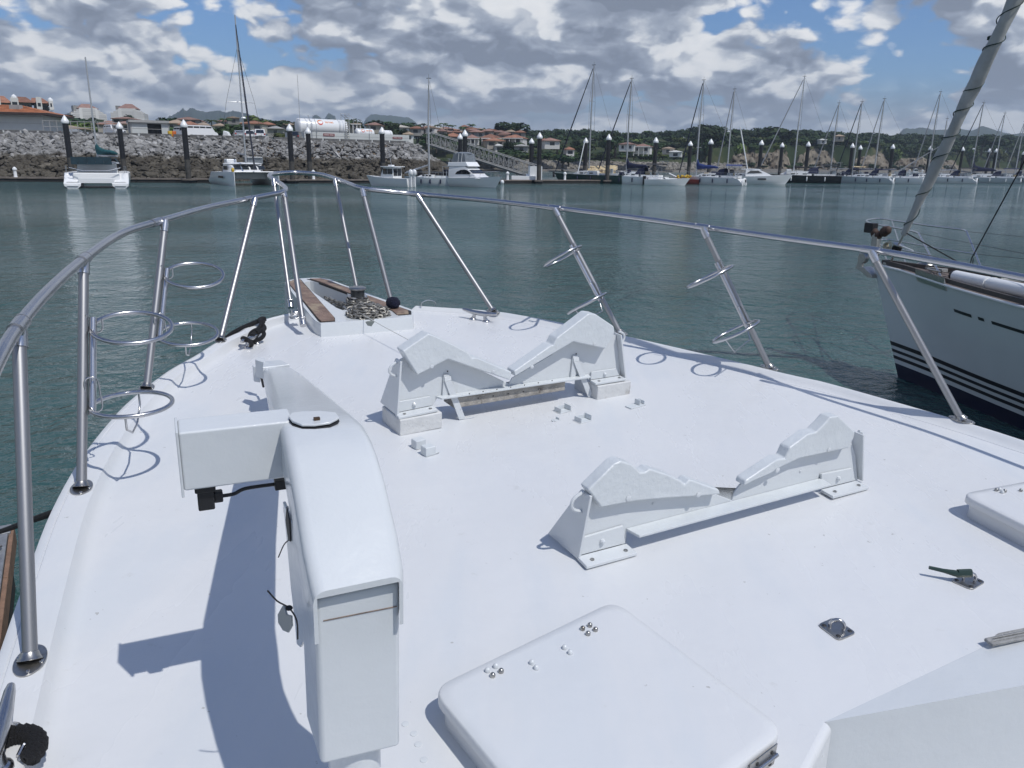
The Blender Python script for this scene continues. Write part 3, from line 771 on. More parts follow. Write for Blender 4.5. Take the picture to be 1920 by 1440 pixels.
# teak planks with black caulk round them
lp = [(570, 350), (605, 340), (655, 333), (912, 622), (914, 648), (800, 655), (783, 640), (570, 372)]
rp = [(700, 331), (790, 329), (860, 345), (1070, 424), (1330, 516), (1484, 570), (1486, 595), (1388, 603), (1352, 572), (1150, 490), (1020, 442), (775, 352)]
for nm, q in (('teak_plank', lp), ('teak_plank', rp)):
    P = [PL(400 + x / 4, 440 + y / 4, hp + .004) for x, y in q]; c = sum(P, V((0, 0, 0))) / len(P)
    mb = MB(); mb.prism([W3(p, hp - .01) for p in P], NN * .0125); cb = B(mb, 'caulk_bed', M['sealant'], plat)
    mb = MB(); mb.prism([W(c.x + (p.x - c.x) * .90, c.y + (p.y - c.y) * .982, hp) for p in P], NN * .009); tk = B(mb, nm, M['teak'], plat, bevel=.003)
# deck pad of the platform's aft face (chamfered foot)
mb = MB(); f0, f1 = PL(588, 620, .0), PL(785, 602, .0)

# ---- windlass and chain
wc = loc(D(671, 583, 0.0)); wc = V((wc.x, wc.y, 0))
wl = V((loc(D(671, 575, hp)).x, loc(D(671, 575, hp)).y, hp))
mb = MB(); c = W(wl.x, wl.y, hp)
mb.lathe(c, [(.085, 0), (.085, .012), (.06, .016), (.058, .03), (.066, .034), (.066, .038), (.045, .045), (.042, .06), (.066, .068), (.067, .078)], 28, NN)
win = B(mb, 'anchor_windlass', M['steel'], YT)
mb = MB(); mb.lathe(c, [(.048, .060), (.047, .118), (.052, .122)], 28, NN); B(mb, 'drum', mat('dark_drum', (.06, .063, .066), .35, .5), win)
mb = MB(); mb.lathe(c, [(.056, .122), (.060, .125), (.060, .132), (.054, .136), (.02, .138)], 28, NN); B(mb, 'cap', M['dullsteel'], win)

def link_verts(mb, c, d, nrm, L=.040, w_=.014, r=.0055, seg=10, rs=5):
    d = d.normalized(); s_ = nrm.cross(d).normalized()
    P = []
    for i in range(seg):
        t = 2 * math.pi * i / seg
        P.append(c + d * (L / 2 * .95 * math.cos(t)) + s_ * (w_ * math.sin(t)))
    mb.tube(P, r, rs, closed=True)
def chain_along(mb, pts, step=.030):
    L = 0; k = 0; pos = 0
    acc = [pts[0]]
    tot = sum((b_ - a_).length for a_, b_ in zip(pts, pts[1:])); n = max(2, int(tot / step))
    R = []
    for i in range(n + 1):
        s_ = tot * i / n; l = 0
        for a_, b_ in zip(pts, pts[1:]):
            d = (b_ - a_).length
            if l + d >= s_ - 1e-9: R.append(a_.lerp(b_, (s_ - l) / d)); break
            l += d
    for i in range(len(R) - 1):
        c = (R[i] + R[i + 1]) / 2; d = R[i + 1] - R[i]
        if d.length < 1e-5: continue
        n1 = d.orthogonal().normalized(); n2 = d.cross(n1).normalized()
        t = random.uniform(-.3, .3) + (math.pi / 2 if i % 2 else 0)
        link_verts(mb, c, d, n1 * math.cos(t) + n2 * math.sin(t))
random.seed(11)
mb = MB()
for zi in (.100, .118, .134):           # turns round the gypsy
    R = .070 - (.004 if zi > .12 else 0)
    chain_along(mb, [W(wl.x + R * math.cos(t), wl.y + R * math.sin(t), zi + .006 * math.sin(3 * t)) for t in [2 * math.pi * i / 24 for i in range(25)]])
chain_along(mb, catmull([W(1.44, 5.60, .085), W(1.50, 5.42, .08), W(wl.x - .09, wl.y + .06, .10), W(wl.x - .07, wl.y - .02, .10)], 5))
pile_c = loc(D(690, 598, .06))
def ellip(t, R, z, ph): return W(pile_c.x + R * 1.15 * math.cos(t + ph) + random.uniform(-.012, .012), pile_c.y + R * .85 * math.sin(t + ph) + random.uniform(-.012, .012), z + random.uniform(-.006, .008))
for lay, (z, R, n1) in enumerate([(hp + .008, .12, 2), (hp + .022, .105, 2), (hp + .036, .09, 2), (hp + .05, .07, 2), (hp + .062, .045, 1)]):
    for j in range(n1):
        chain_along(mb, [ellip(2 * math.pi * i / 18, R * (1 - .33 * j), z, lay * .7 + j) for i in range(18)])
for j in range(4):
    a0 = random.uniform(0, 6.28); chain_along(mb, [ellip(a0, .10, hp + .03, 0), ellip(a0 + 1.5, .05, hp + .075, 0), ellip(a0 + 3, .11, hp + .03, 0)])
bp = loc(D(737, 573, .11))
chain_along(mb, catmull([W(pile_c.x + .06, pile_c.y + .03, hp + .05), W((pile_c.x + bp.x) / 2 + .02, (pile_c.y + bp.y) / 2, hp + .015), W(bp.x - .03, bp.y, hp + .02)], 5))
for i in range(5):
    t = random.uniform(0, 6.28)
chn = mb.build('anchor_chain', M['chain'], None, org=W(pile_c.x, pile_c.y, hp))
tag(chn, 'galvanised anchor chain heaped beside the windlass on the bow platform', 'chain', None)
mb = MB(); mb.ball(W(bp.x, bp.y, hp + .044), .050, .046, .042, 18, 12, .07); hb = mb.build('rope_ball', M['bluerope'], None, org=W(bp.x, bp.y, hp)); tag(hb, 'dark blue and black woolly knot on the end of the chain, lying on the teak', 'rope knot')
mb = MB(); mb.lathe(W(pile_c.x - .025, pile_c.y - .005, -.0), [(.118, .0), (.118, hp - .012), (.10, hp + .003)], 28, NN); B(mb, 'chain_pad', mat('grey_green_pad', (.15, .17, .165), .6), YT)

# ---- bow rail
dzl = .80
railpx = [(-70, 840, .74), (-30, 735, .76), (0, 668, .78), (35, 611, .79), (90, 546, .8), (157, 486, .8), (230, 437, .8), (310, 412, .8), (395, 388, .8), (478, 371, .8), (527, 361, .815), (536, 355, .82), (528, 346, .83), (512, 336, .85), (505, 330, .86), (515, 326, .86), (549, 323.5, .86), (580, 325, .86),
          (605, 328, .86), (628, 335, .85), (655, 345, .84), (678, 353, .83), (728, 359, .815), (783, 364, .8), (905, 375, .8), (1040, 390, .8), (1180, 407, .8), (1318, 426, .8), (1470, 447, .8), (1633, 469, .8), (1780, 494, .8), (1920, 521, .79), (2060, 549, .78), (2300, 605, .76)]
rp_ = [D(x, y, h) for x, y, h in railpx]
mb = MB(); mb.tube(catmull(rp_, 5), .0175, 14); rail = B(mb, 'handrail', M['steel'], YT, smooth=80)
stans = [  # base px, base H, top px, top H, collar
    ((57, 1240), HL, (35, 614), .79), ((153, 915), HL, (157, 487), .80), ((275, 728), HL, (310, 415), .80), ((413, 638), HL, (478, 374), .80),
    ((567, 598), .10, (532, 360), .815), ((544, 565), .07, (513, 338), .85), ((669, 541), .085, (628, 337), .85), ((733, 563), .085, (679, 355), .83),
    ((925, 584), HR, (783, 366), .80), ((1163, 625), HR, (1040, 392), .80), ((1443, 690), HR, (1318, 429), .80), ((1803, 788), HR, (1633, 472), .80)]
ST_B = []
for i, (b_, hb_, t_, ht_) in enumerate(stans):
    p0, p1 = D(*b_, hb_), D(*t_, ht_); ST_B.append((p0, p1))
    mb = MB(); r = .0175 if i not in (5, 6) else .015
    d = (p1 - p0).normalized()
    mb.tube([p0 + d * .004, p0.lerp(p1, .3), p0.lerp(p1, .7), p1 - d * .01], r, 14)
    s = B(mb, 'stanchion', M['satin'], YT, smooth=80)
    mb = MB(); mb.tube([p1 - d * .055, p1 - d * .012], r + .0035, 14); mb.tube([p1 - d * .012, p1 + d * .004], r + .001, 14); B(mb, 'collar', M['steel'], s, smooth=60)
    tn = (catmull(rp_, 5)[min(range(len(catmull(rp_, 5))), key=lambda k: (catmull(rp_, 5)[k] - p1).length) + 0] - p1)
    if i not in (4, 5, 6, 7):
        # oval foot flange with screws
        mb = MB(); fa = (HDV * .98 + ST * (.18 if b_[0] < 700 else -.2)).normalized(); fb = NN.cross(fa)
        prof = [p0 + fa * (.062 * math.cos(t)) + fb * (.036 * math.sin(t)) for t in [2 * math.pi * k / 28 for k in range(28)]]
        mb.prism([q + NN * .000 for q in prof], NN * .005); mb.lathe(p0 + NN * .005, [(.030, 0), (.024, .008), (.0195, .02)], 18, d)
        fl = B(mb, 'foot_flange', M['dullsteel'], s, bevel=.0015)
        for sx, sy in ((.046, .006), (-.046, -.006), (.012, .027), (-.012, -.027)):
            mb = MB(); mb.lathe(p0 + fa * sx + fb * sy + NN * .005, [(.0055, 0), (.0045, .003), (.001, .0035)], 10, NN)
            o_ = B(mb, 'screw', M['steel'], s)
    else:
        mb = MB(); mb.lathe(p0 - d * .05, [(.022, 0), (.022, .06), (.019, .065)], 14, d)
        mb.box(-.028, .028, -.012, .012, -.045, .02, lambda p: p0 + HDV * p.x + ST * p.y + NN * p.z); B(mb, 'foot_bracket', M['steel'], s, bevel=.002)
# couplings on the rail where it is joined
cr = catmull(rp_, 5)
for i in (0, 1, 2, 3, 8, 9, 10, 11):
    p1 = ST_B[i][1]; k = min(range(len(cr)), key=lambda q: (cr[q] - p1).length); k = max(1, min(len(cr) - 2, k))
    t = (cr[k + 1] - cr[k - 1]).normalized()
    mb = MB(); mb.tube([cr[k] - t * .045, cr[k] + t * .045], .0205, 16); mb.tube([cr[k] - t * .047, cr[k] - t * .041], .0218, 16); mb.tube([cr[k] + t * .041, cr[k] + t * .047], .0218, 16)
    B(mb, 'rail_joint', M['steel'], rail, smooth=60)

# ---- fender baskets on four stanchions
def tri(p0, w_, px, py):
    d = ray(px, py); A_ = d.dot(d); Bq = -d.dot(w_); b1 = (p0 - EYE).dot(d); b2 = (p0 - EYE).dot(w_)
    det = A_ * (-1) * 1.0 - Bq * (-Bq) * -1
    # solve k*d - t*w = p0-EYE in least squares
    m2 = np.array([[A_, -d.dot(w_)], [d.dot(w_), -w_.dot(w_)]]); k, t = np.linalg.solve(m2, np.array([b1, b2])); return t
def basket(si, atts, mode, label):
    p0, p1 = ST_B[si]; w_ = (p1 - p0).normalized(); R = .138
    inb = (ST if mode == 'L' else (ST * math.cos(math.radians(198)) + HV * math.sin(math.radians(198))))
    off = inb - w_ * inb.dot(w_); off.normalize()
    ts = []; rings = []
    for (px, py, tilt) in atts:
        t = tri(p0, w_, px, py); ts.append(t)
        if mode == 'L':
            tc_ = (EYE - p0); tc_.z = 0; nrm = (V((0, 0, 1)) + tc_.normalized() * tilt).normalized()
        else: nrm = w_
        dd = (inb - nrm * inb.dot(nrm)).normalized(); c = p0 + w_ * t + dd * (R + .026); rings.append((c, nrm, dd))
    mb = MB(); q0, q1 = p0 + w_ * (min(ts) - .02) + off * .032, p0 + w_ * (max(ts) + .05) + off * .032
    mb.tube([q0, q1], .013, 12); fb_ = B(mb, 'fender_basket', M['steel'], YT, smooth=80); fb_['label'] = label
    for (c, nrm, dd) in rings:
        mb = MB(); mb.ring(c, nrm, R, .0085, 48, 10); B(mb, 'ring', M['steel'], fb_, smooth=80)
    for k, (c, nrm, dd) in enumerate(rings):
        cc = nrm.cross(dd)
        # latch hook by the tube
        h0 = c - dd * (R - .004) + cc * .02
        mb = MB(); mb.tube(catmull([h0 + nrm * .055 - dd * .012, h0 + nrm * .045 - dd * .014, h0 - nrm * .012 - dd * .01, h0 - nrm * .022 + dd * .014, h0 - nrm * .008 + dd * .034, h0 + nrm * .035 + dd * .036], 5), .0032, 6)
        if k == 0: mb.tube(catmull([h0 + nrm * .02 - dd * .01, h0 + nrm * .095 - dd * .012, h0 + nrm * .112 + dd * .008, h0 + nrm * .10 + dd * .03, h0 + nrm * .03 + dd * .034], 5), .0034, 6)
        B(mb, 'latch_wire', M['steel'], fb_, smooth=80)
    c, nrm, dd = rings[0]; cc = nrm.cross(dd)
    e0 = c - cc * R * .96 * (1 if mode == 'L' else -1) - dd * .03; e1 = c + cc * R * .96 * (1 if mode == 'L' else -1) + dd * .03
    if mode == 'L': P = [e0, e0 - nrm * .05, e0.lerp(e1, .32) - nrm * .095, e0.lerp(e1, .68) - nrm * .095, e1 - nrm * .05, e1]
    else: P = [c + dd * R, c + dd * R * .8 - nrm * .09, c - dd * R * .75 - nrm * .09, c - dd * R * .98]
    mb = MB(); mb.tube(P, .0038, 6); B(mb, 'cradle_wire', M['steel'], fb_, smooth=80)
basket(1, [(160, 768, .05), (158, 620, .25)], 'L', 'two-ring fender basket on the left rail nearest the camera')
basket(2, [(288, 632, .22), (300, 520, .34)], 'L', 'two-ring fender basket on the left rail, farther of the two')
basket(9, [(1120, 560, 0), (1077, 473, 0)], 'R', 'two-ring fender basket on the right rail, farther of the two')
basket(10, [(1412, 600, 0), (1368, 498, 0)], 'R', 'two-ring fender basket on the right rail, nearer of the two')

# ---- cleats
def cleat(p, d, L, label):
    d = d.normalized(); s_ = NN.cross(d).normalized(); mb = MB()
    h = L * .20
    P = [p + d * (x * L) + NN * (h + z * L) for x, z in ((-.5, .035), (-.42, .03), (-.2, .0), (0, -.005), (.2, .0), (.42, .03), (.5, .035))]
    mb.tube(P, [L * .03, L * .045, L * .06, L * .065, L * .06, L * .045, L * .03], 10)
    for x in (-.16, .16):
        mb.tube([p + d * (x * L * 1.25) + NN * .002, p + d * (x * L) + NN * h * .5, p + d * (x * L) + NN * h], [L * .07, L * .045, L * .05], 10)
        mb.lathe(p + d * (x * L * 1.25), [(L * .10, 0), (L * .095, L * .03), (L * .05, L * .05)], 14, NN)
    c = B(mb, 'deck_cleat', M['steel'], YT, smooth=60); c['label'] = label; return c
ca, cb_ = D(866, 587, .045), D(935, 598, .045)
cleat(D(899, 601, 0), cb_ - ca, .27, 'bare steel cleat on the right side of the bow')
cl = D(474, 648, 0); cdir = D(497, 621, .05) - D(452, 643, .05)
cleat(cl, cdir, .25, 'steel cleat on the left side of the bow, wrapped in black rope')
clb = D(2, 1400, 0)
cleat(W(loc(D(5, 1390, .08)).x, loc(D(5, 1390, .08)).y, HL), HDV + ST * .1, .27, 'steel cleat at the left edge, beside a black coil')
# small bow fairleads
for px, py in ((553, 596), (803, 574)):
    p = D(px, py, HL if px < 700 else HR); mb = MB()
    if px > 700:
        mb.tube(catmull([p - ST * .055 , p - ST * .05 + NN * .03, p + NN * .045, p + ST * .05 + NN * .03, p + ST * .055], 4), .004, 6); B(mb, 'bow_loop', M['steel'], YT)
    else:
        mb.box(-.035, .035, -.03, .03, 0, .006, lambda q: p + ST * q.x + HDV * q.y + NN * q.z)
        for sx in (-.022, .022): mb.box(sx - .005, sx + .005, -.02, .02, .006, .06, lambda q: p + ST * q.x + HDV * q.y + NN * q.z)
        mb.lathe(p + NN * .035 - ST * .02, [(.014, 0), (.014, .04)], 12, ST); B(mb, 'fairlead', M['steel'], YT, bevel=.002)
p = D(612, 621, 0); mb = MB(); mb.lathe(p, [(.05, 0), (.05, .004), (.03, .007), (.004, .009)], 20, NN); B(mb, 'deck_filler_cap', M['steel'], YT)

# black rope on the left cleat, out over the gunwale
mb = MB(); s_ = NN.cross(cdir.normalized()).normalized(); dn = cdir.normalized(); random.seed(3)
pts = []
for i in range(27):
    t = i * .62; x = .085 * math.cos(t * .5 + .3) ; pts.append(cl + dn * x + s_ * (.035 * math.sin(t)) + NN * (.03 + .024 * math.cos(t) + .0012 * i))
mb.tube(catmull(pts, 3), .0125, 8)
over = [cl + dn * .05 + NN * .07, cl + dn * .13 + NN * .075 - s_ * .01, D(487, 600, .09), D(497, 598, .085), D(480, 604, .075), D(448, 618, .05), D(425, 634, .0), D(415, 650, -.12)]
mb.tube(catmull(over, 5), .0145, 8)
mb.tube(catmull([cl + NN * .06, D(484, 618, .07), D(494, 602, .10)], 5), .0145, 8)
rp2 = mb.build('mooring_line', M['blackrope'], None, org=cl); tag(rp2, 'black mooring rope wound round the left bow cleat and over the side', 'rope')
# black fuzzy coil with eye at bottom left
cp = D(24, 1408, .07); mb = MB(); pts = []
for i in range(150):
    t = i / 149 * 2 * math.pi * 5; rr_ = .034
    a_ = i / 149 * 3.7 - .9
    pts.append(cp + (ST * math.cos(a_) * .045 + HDV * math.sin(a_) * .05) + (ST * math.cos(a_) + HDV * math.sin(a_)) * .013 * math.cos(t * 3) + NN * .013 * math.sin(t * 3))
mb.tube(pts, .009, 6)
co = mb.build('rope_coil', M['blackrope'], None, org=cp); tag(co, 'black fuzzy rope coil by the cleat at the lower left corner', 'rope')
mb = MB(); ep = D(52, 1402, .06); mb.tube(catmull([D(34, 1418, .06), D(46, 1396, .066), D(60, 1392, .07), D(63, 1402, .066), D(50, 1414, .06), D(34, 1425, .055)], 5), .005, 8); B(mb, 'rope_eye', M['steel'], YT)

# ---- dinghy chocks
def zf(px, py, z, sc): return (px, py)
def chock(z, plate_a, plate_b, baseH, plate, pads, gussets, bar, feet, braces, beam, blocks, rings_, label, padth=.055, holes=()):
    a_, b_ = D(*plate_a, baseH), D(*plate_b, baseH)
    along = (b_ - a_).normalized(); nrm = along.cross(NN).normalized()      # points aft, to the camera
    if nrm.dot(HDV) > 0: nrm = -nrm
    def on(px, py, off=0.0): x, y = z(px, py); return onplane(x, y, a_ + nrm * off, nrm)
    mb = MB(); mb.prism([on(*q) for q in plate], -nrm * .008)
    ch = B(mb, 'dinghy_chock', M['paint'], YT, bevel=.002); ch['label'] = label
    for q, worn in pads:
        mb = MB(); P = [on(*p, padth) for p in q]; mb.prism(P, -nrm * (padth + .016))
        B(mb, 'pad', M['rough_paint'], ch, bevel=.007, segs=3)
    for (q, dep) in gussets:
        # end plate: quad seen in the picture at the plate's end, runs fore and aft
        bt, tp, wd0, wd1 = q
        p0, p1 = on(*bt), on(*tp)
        mb = MB()
        for sg in (1,):
            P = [p0 + nrm * wd0, p0 - nrm * wd1, p1 - nrm * .02, p1 + nrm * .035]
            mb.prism(P, along * dep)
        B(mb, 'end_plate', M['paint'], ch, bevel=.002)
    for (x0, y0, x1, y1, wdt, th) in bar:
        p0, p1 = on(x0, y0, .0), on(x1, y1, .0); mb = MB()
        mb.prism([p0 + nrm * .001, p1 + nrm * .001, p1 + nrm * wdt - along * .012, p0 + nrm * wdt + along * .012], -NN * th); B(mb, 'lower_flange', M['rough_paint'], ch, bevel=.002)
    for (x0, y0, x1, y1, hh, dep_) in beam:
        p0, p1 = on(x0, y0, .02), on(x1, y1, .02); mb = MB()
        mb.prism([p0, p1, p1 - NN * hh, p0 - NN * hh], -nrm * dep_); B(mb, 'timber_beam', M['greybeam'], ch, bevel=.004)
    for (q, fh, fd, th) in feet:
        # angle bracket: upright flange q (4 pts, bottom-left, bottom-right, top-right, top-left) and a flat foot
        P = [on(*p, .012) for p in q]; mb = MB(); mb.prism(P, -nrm * .010)
        b0, b1 = P[0], P[1]
        mb.prism([b0 - along * .004, b1 + along * .004, b1 + nrm * fd + along * .0, b0 + nrm * fd - along * .01], -NN * th); B(mb, 'angle_bracket', M['paint'], ch, bevel=.0025)
        mb = MB(); c = (P[0] + P[1] + P[2] + P[3]) / 4; mb.lathe(c, [(.010, 0), (.010, .006), (.004, .012)], 8, nrm); B(mb, 'bolt', M['paint'], ch)
        for t in (.15, .85):
            mb = MB(); mb.lathe(b0.lerp(b1, t) + nrm * fd * .6, [(.008, 0), (.007, .004)], 8, NN); B(mb, 'bolt', M['dullsteel'], ch)
    for (q, hh, d0, d1) in blocks:
        p0, p1 = on(*q[0]), on(*q[1]); mb = MB()
        mb.prism([p0 + nrm * d0, p1 + nrm * d0, p1 - nrm * d1, p0 - nrm * d1], -NN * hh); B(mb, 'foot_block', M['worn_paint'], ch, bevel=.006, segs=3)
    for (x0, y0, fx, fy, wd) in braces:
        p0 = on(x0, y0, .012); x, y = z(fx, fy); pf = D(x, y, 0.004); mb = MB()
        up = NN
        k = p0 - nrm * .0 - NN * .05
        for (A1, A2) in ((p0, p0 - NN * .02 + nrm * .004), (p0 - NN * .02 + nrm * .004, pf), (pf, pf + (pf - p0 - NN * ((pf - p0).dot(NN))).normalized() * .05)):
            d = (A2 - A1); t_ = d.cross(along).normalized() * .003
            mb.hexa([A1 - along * wd - t_, A1 + along * wd - t_, A1 + along * wd + t_, A1 - along * wd + t_, A2 - along * wd - t_, A2 + along * wd - t_, A2 + along * wd + t_, A2 - along * wd + t_])
        B(mb, 'brace', M['paint'], ch, bevel=.0015)
        # doubler behind the brace
        mb = MB(); mb.prism([p0 - along * (wd * 1.1) + NN * .01, p0 + along * (wd * .7) + NN * .01, p0 + along * wd * .3 - NN * .11, p0 - along * (wd * 1.5) - NN * .11], -nrm * .011); B(mb, 'brace_plate', M['paint'], ch, bevel=.0015)
    for (x, y, R, sg) in rings_:
        c = on(x, y, .0) ; mb = MB(); c = c
        mb.tube(catmull([c + NN * R, c + along * sg * R * .9 + NN * R * .6, c + along * sg * R * 1.2, c + along * sg * R * .9 - NN * R * .6, c - NN * R], 5), .006, 8); B(mb, 'lashing_ring', M['paint'], ch)
    for (x, y, big, off) in holes:
        c = on(x, y, off + .001); mb = MB(); mb.lathe(c, [(big, 0), (big, .0012), (big * .5, .003)] if big > .004 else [(big, 0), (big * .8, .0008)], 8, nrm)
        B(mb, 'bolt' if big > .004 else 'hole', M['paint'] if big > .004 else M['darkhole'], ch)
    return ch
z3 = lambda x, y: (700 + x / 3.556, 560 + y / 3.556)
chock(z3, (742, 776), (1161, 706), .078,
      [(148, 762), (160, 560), (178, 405), (330, 330), (420, 330), (640, 440), (905, 568), (925, 530), (1180, 380), (1380, 230), (1500, 200), (1618, 245), (1640, 390), (1650, 520), (1450, 552), (1400, 512), (1000, 575), (570, 640), (430, 655), (395, 720)],
      [([(195, 352), (370, 232), (440, 262), (560, 320), (640, 365), (660, 397), (690, 393), (925, 490), (912, 545), (700, 475), (500, 405), (295, 512)], 0),
       ([(945, 520), (940, 484), (1180, 315), (1200, 310), (1225, 262), (1440, 98), (1485, 104), (1605, 185), (1612, 225), (1550, 335), (1440, 312), (1335, 288)], 0)],
      [(((150, 762), (172, 404), .035, .16), -.010), (((1652, 522), (1620, 232), .035, .20), .010)],
      [(415, 648, 1432, 502, .040, .009)],
      [([(150, 762), (395, 712), (380, 652), (156, 690)], 0, .055, .012), ([(1450, 542), (1642, 512), (1620, 466), (1454, 490)], 0, .055, .012)],
      [(495, 520, 592, 802, .017), (1352, 392, 1448, 652, .017)],
      [(540, 664, 1282, 548, .052, .11)],
      [(((132, 775), (412, 722)), .078, .075, .13), (((1440, 556), (1662, 522)), .078, .075, .13)],
      [(165, 470, .035, -1), (1632, 262, .035, 1)],
      'dinghy chock farther from the camera, with two braces and notched white pads',
      holes=[(390, 452, .010, .055), (800, 486, .010, .055), (1058, 455, .010, .055), (1475, 302, .010, .055), (495, 484, .004, 0), (1353, 368, .004, 0)] + [(640 + i * 92, 634 - i * 14.6, .0035, .071) for i in range(7)] + [(700 + i * 100, 664 - i * 15, .0035, .0205) for i in range(5)])
z4 = lambda x, y: (1000 + x / 2.909, 740 + y / 2.909)
a1_ = z4(240, 885); a2_ = z4(1755, 470)
chock(z4, a1_, a2_, .006,
      [(240, 882), (262, 700), (292, 530), (420, 480), (600, 480), (850, 500), (1000, 545), (1085, 578), (1100, 530), (1130, 490), (1160, 478), (1330, 400), (1600, 270), (1730, 240), (1758, 330), (1770, 465), (1575, 520), (1560, 462), (1300, 525), (880, 640), (510, 745), (505, 822)],
      [([(300, 522), (320, 500), (445, 378), (480, 361), (540, 382), (585, 425), (612, 424), (640, 405), (740, 438), (795, 465), (828, 490), (856, 462), (935, 492), (1015, 518), (1022, 545), (900, 556), (740, 566), (560, 582), (370, 618)], 0),
       ([(1150, 500), (1160, 470), (1240, 415), (1335, 352), (1375, 348), (1400, 290), (1500, 215), (1545, 205), (1590, 160), (1622, 122), (1665, 116), (1720, 170), (1757, 205), (1750, 235), (1722, 292), (1600, 318), (1450, 350), (1330, 408), (1300, 430), (1200, 474)], 0)],
      [(((240, 882), (290, 528), .02, .17), -.010), (((1772, 462), (1757, 205), .02, .20), .010)],
      [(505, 728, 1568, 452, .06, .010)],
      [([(244, 880), (503, 812), (492, 716), (252, 786)], 0, .065, .012), ([(1572, 515), (1758, 468), (1738, 402), (1574, 434)], 0, .065, .012)],
      [], [], [], [(268, 585, .035, -1), (1770, 225, .02, 1)],
      'dinghy chock nearer to the camera, with chipped white pads, to the right of the crane',
      padth=.034, holes=[(520, 565, .011, .034), (902, 545, .011, .034), (1332, 412, .011, .034), (1613, 300, .010, .034), (652, 596, .005, 0), (1457, 418, .005, 0)])
# chipped, wooden-looking edge on the far chock's right pad (bare patch)
# ---- white line from the chain to the chock
mb = MB(); q0, q1 = D(672, 585, .12), D(771, 640, .10); mb.tube([q0, q0.lerp(q1, .5) - NN * .004, q1], .0022, 5)
ws = mb.build('thin_line', M['string'], None, org=q0); tag(ws, 'thin white line stretched from the anchor chain to the far chock', 'line')

# ---- crane
axp = []
sect = [  # left px, right px, H, side depth
    ((586, 1113), (756, 1078), .62, .10), ((580, 1085), (756, 1050), .635, .105), ((566, 1020), (746, 990), .67, .11), ((547, 905), (724, 897), .735, .115), ((535, 840), (709, 846), .765, .115),
    ((528, 805), (697, 815), .772, .11), ((522, 787), (684, 792), .765, .105), ((516, 770), (664, 774), .745, .10), ((505, 735), (612, 732), .62, .09), ((497, 705), (572, 702), .42, .08), ((493, 690), (549, 688), .24, .075)]
mb = MB(); secs = []
for (l, r, H, sd) in sect:
    a_, b_ = D(*l, H), D(*r, H); wv_ = (b_ - a_); wd = wv_.length; u = wv_ / wd
    rr_ = min(.022, wd * .2)
    pts = []
    for (cx, sg, rng) in ((0, -1, (180, 90)), (wd, 1, (90, 0))):
        for k in range(5):
            t = math.radians(rng[0] + (rng[1] - rng[0]) * k / 4)
            pts.append(a_ + u * ((rr_ if cx == 0 else wd - rr_) + math.cos(t) * rr_) + NN * (-rr_ + math.sin(t) * rr_))
    P = [a_ - NN * sd] + pts + [b_ - NN * sd]
    inner = [b_ - NN * sd - u * .007, b_ - NN * .012 - u * .007, a_ - NN * .012 + u * .007, a_ - NN * sd + u * .007]
    secs.append(P + inner)
mb.loft(secs, closed=True)
crane = MB(); 
# pedestal first: it is the crane's own body
rA, rB = D(590, 1122, .60), D(751, 1088, .60); al = (rB - rA).normalized(); cn = al.cross(NN).normalized()
if cn.dot(HDV) > 0: cn = -cn
cb0 = onplane(602, 1437, rA, cn); cb1 = onplane(751, 1401, rA, cn)
hb0 = loc(cb0).z; hb1 = loc(cb1).z; hcol = (hb0 + hb1) / 2; print('CRANE column bottom H', hb0, hb1, 'width', (rB - rA).length, (cb1 - cb0).length)
dw = (rB - rA).length
cc_ = (rA + rB) / 2 - cn * dw * .45; cl_ = loc(cc_)
ped = MB(); ped.lathe(W(cl_.x, cl_.y, 0.0), [(.10, 0), (.10, .012), (.052, .016), (.050, hcol + .05)], 28, NN)
CR = B(ped, 'davit_crane', M['paint'], YT, smooth=45); CR['label'] = 'white boat crane with a tapering boom on the left of the foredeck'
mbc = MB()
P0_ = [cb0, cb1, cb1 - cn * dw * .9, cb0 - cn * dw * .9]
T0_ = [rA - NN * .003, rB - NN * .003, rB - cn * dw * .9 - NN * .003, rA - cn * dw * .9 - NN * .003]
mbc.hexa([P0_[0], P0_[1], P0_[2], P0_[3], T0_[0], T0_[1], T0_[2], T0_[3]]); B(mbc, 'column', M['paint'], CR, bevel=.010, segs=3)
# worn seam round the column under its cap
s0, s1 = onplane(597, 1165, rA, cn), onplane(752, 1134, rA, cn)
mbs = MB(); mbs.prism([s0 + cn * .0012 + al * .008, s1 + cn * .0012 - al * .008, s1 + cn * .0012 - NN * .0018 - al * .008, s0 + cn * .0012 - NN * .0018 + al * .008], -cn * .003); B(mbs, 'seam', mat('rusty_crack', (.20, .15, .12), .8, var=.5, vscale=40), CR)
boom = B(mb, 'boom', M['paint'], CR, smooth=50)
# flap of the boom cover hanging on its left side at the rear
q = [onplane(x, y, D(575, 1110, .56), al) for x, y in ((560, 1012), (582, 1100), (585, 1125), (573, 1195), (562, 1214), (556, 1208), (553, 1170), (545, 1100), (536, 1000), (530, 940))]
mbf = MB(); mbf.prism(q, al * .006); B(mbf, 'side_cheek', M['paint'], CR, bevel=.002)
q = [p - al * .001 for p in [onplane(x, y, D(575, 1110, .56), al) for x, y in ((540, 950), (545, 975), (547, 1015), (543, 1012), (538, 975))]]
mbf = MB(); mbf.prism(q, -al * .002); B(mbf, 'slot', M['darkhole'], CR)
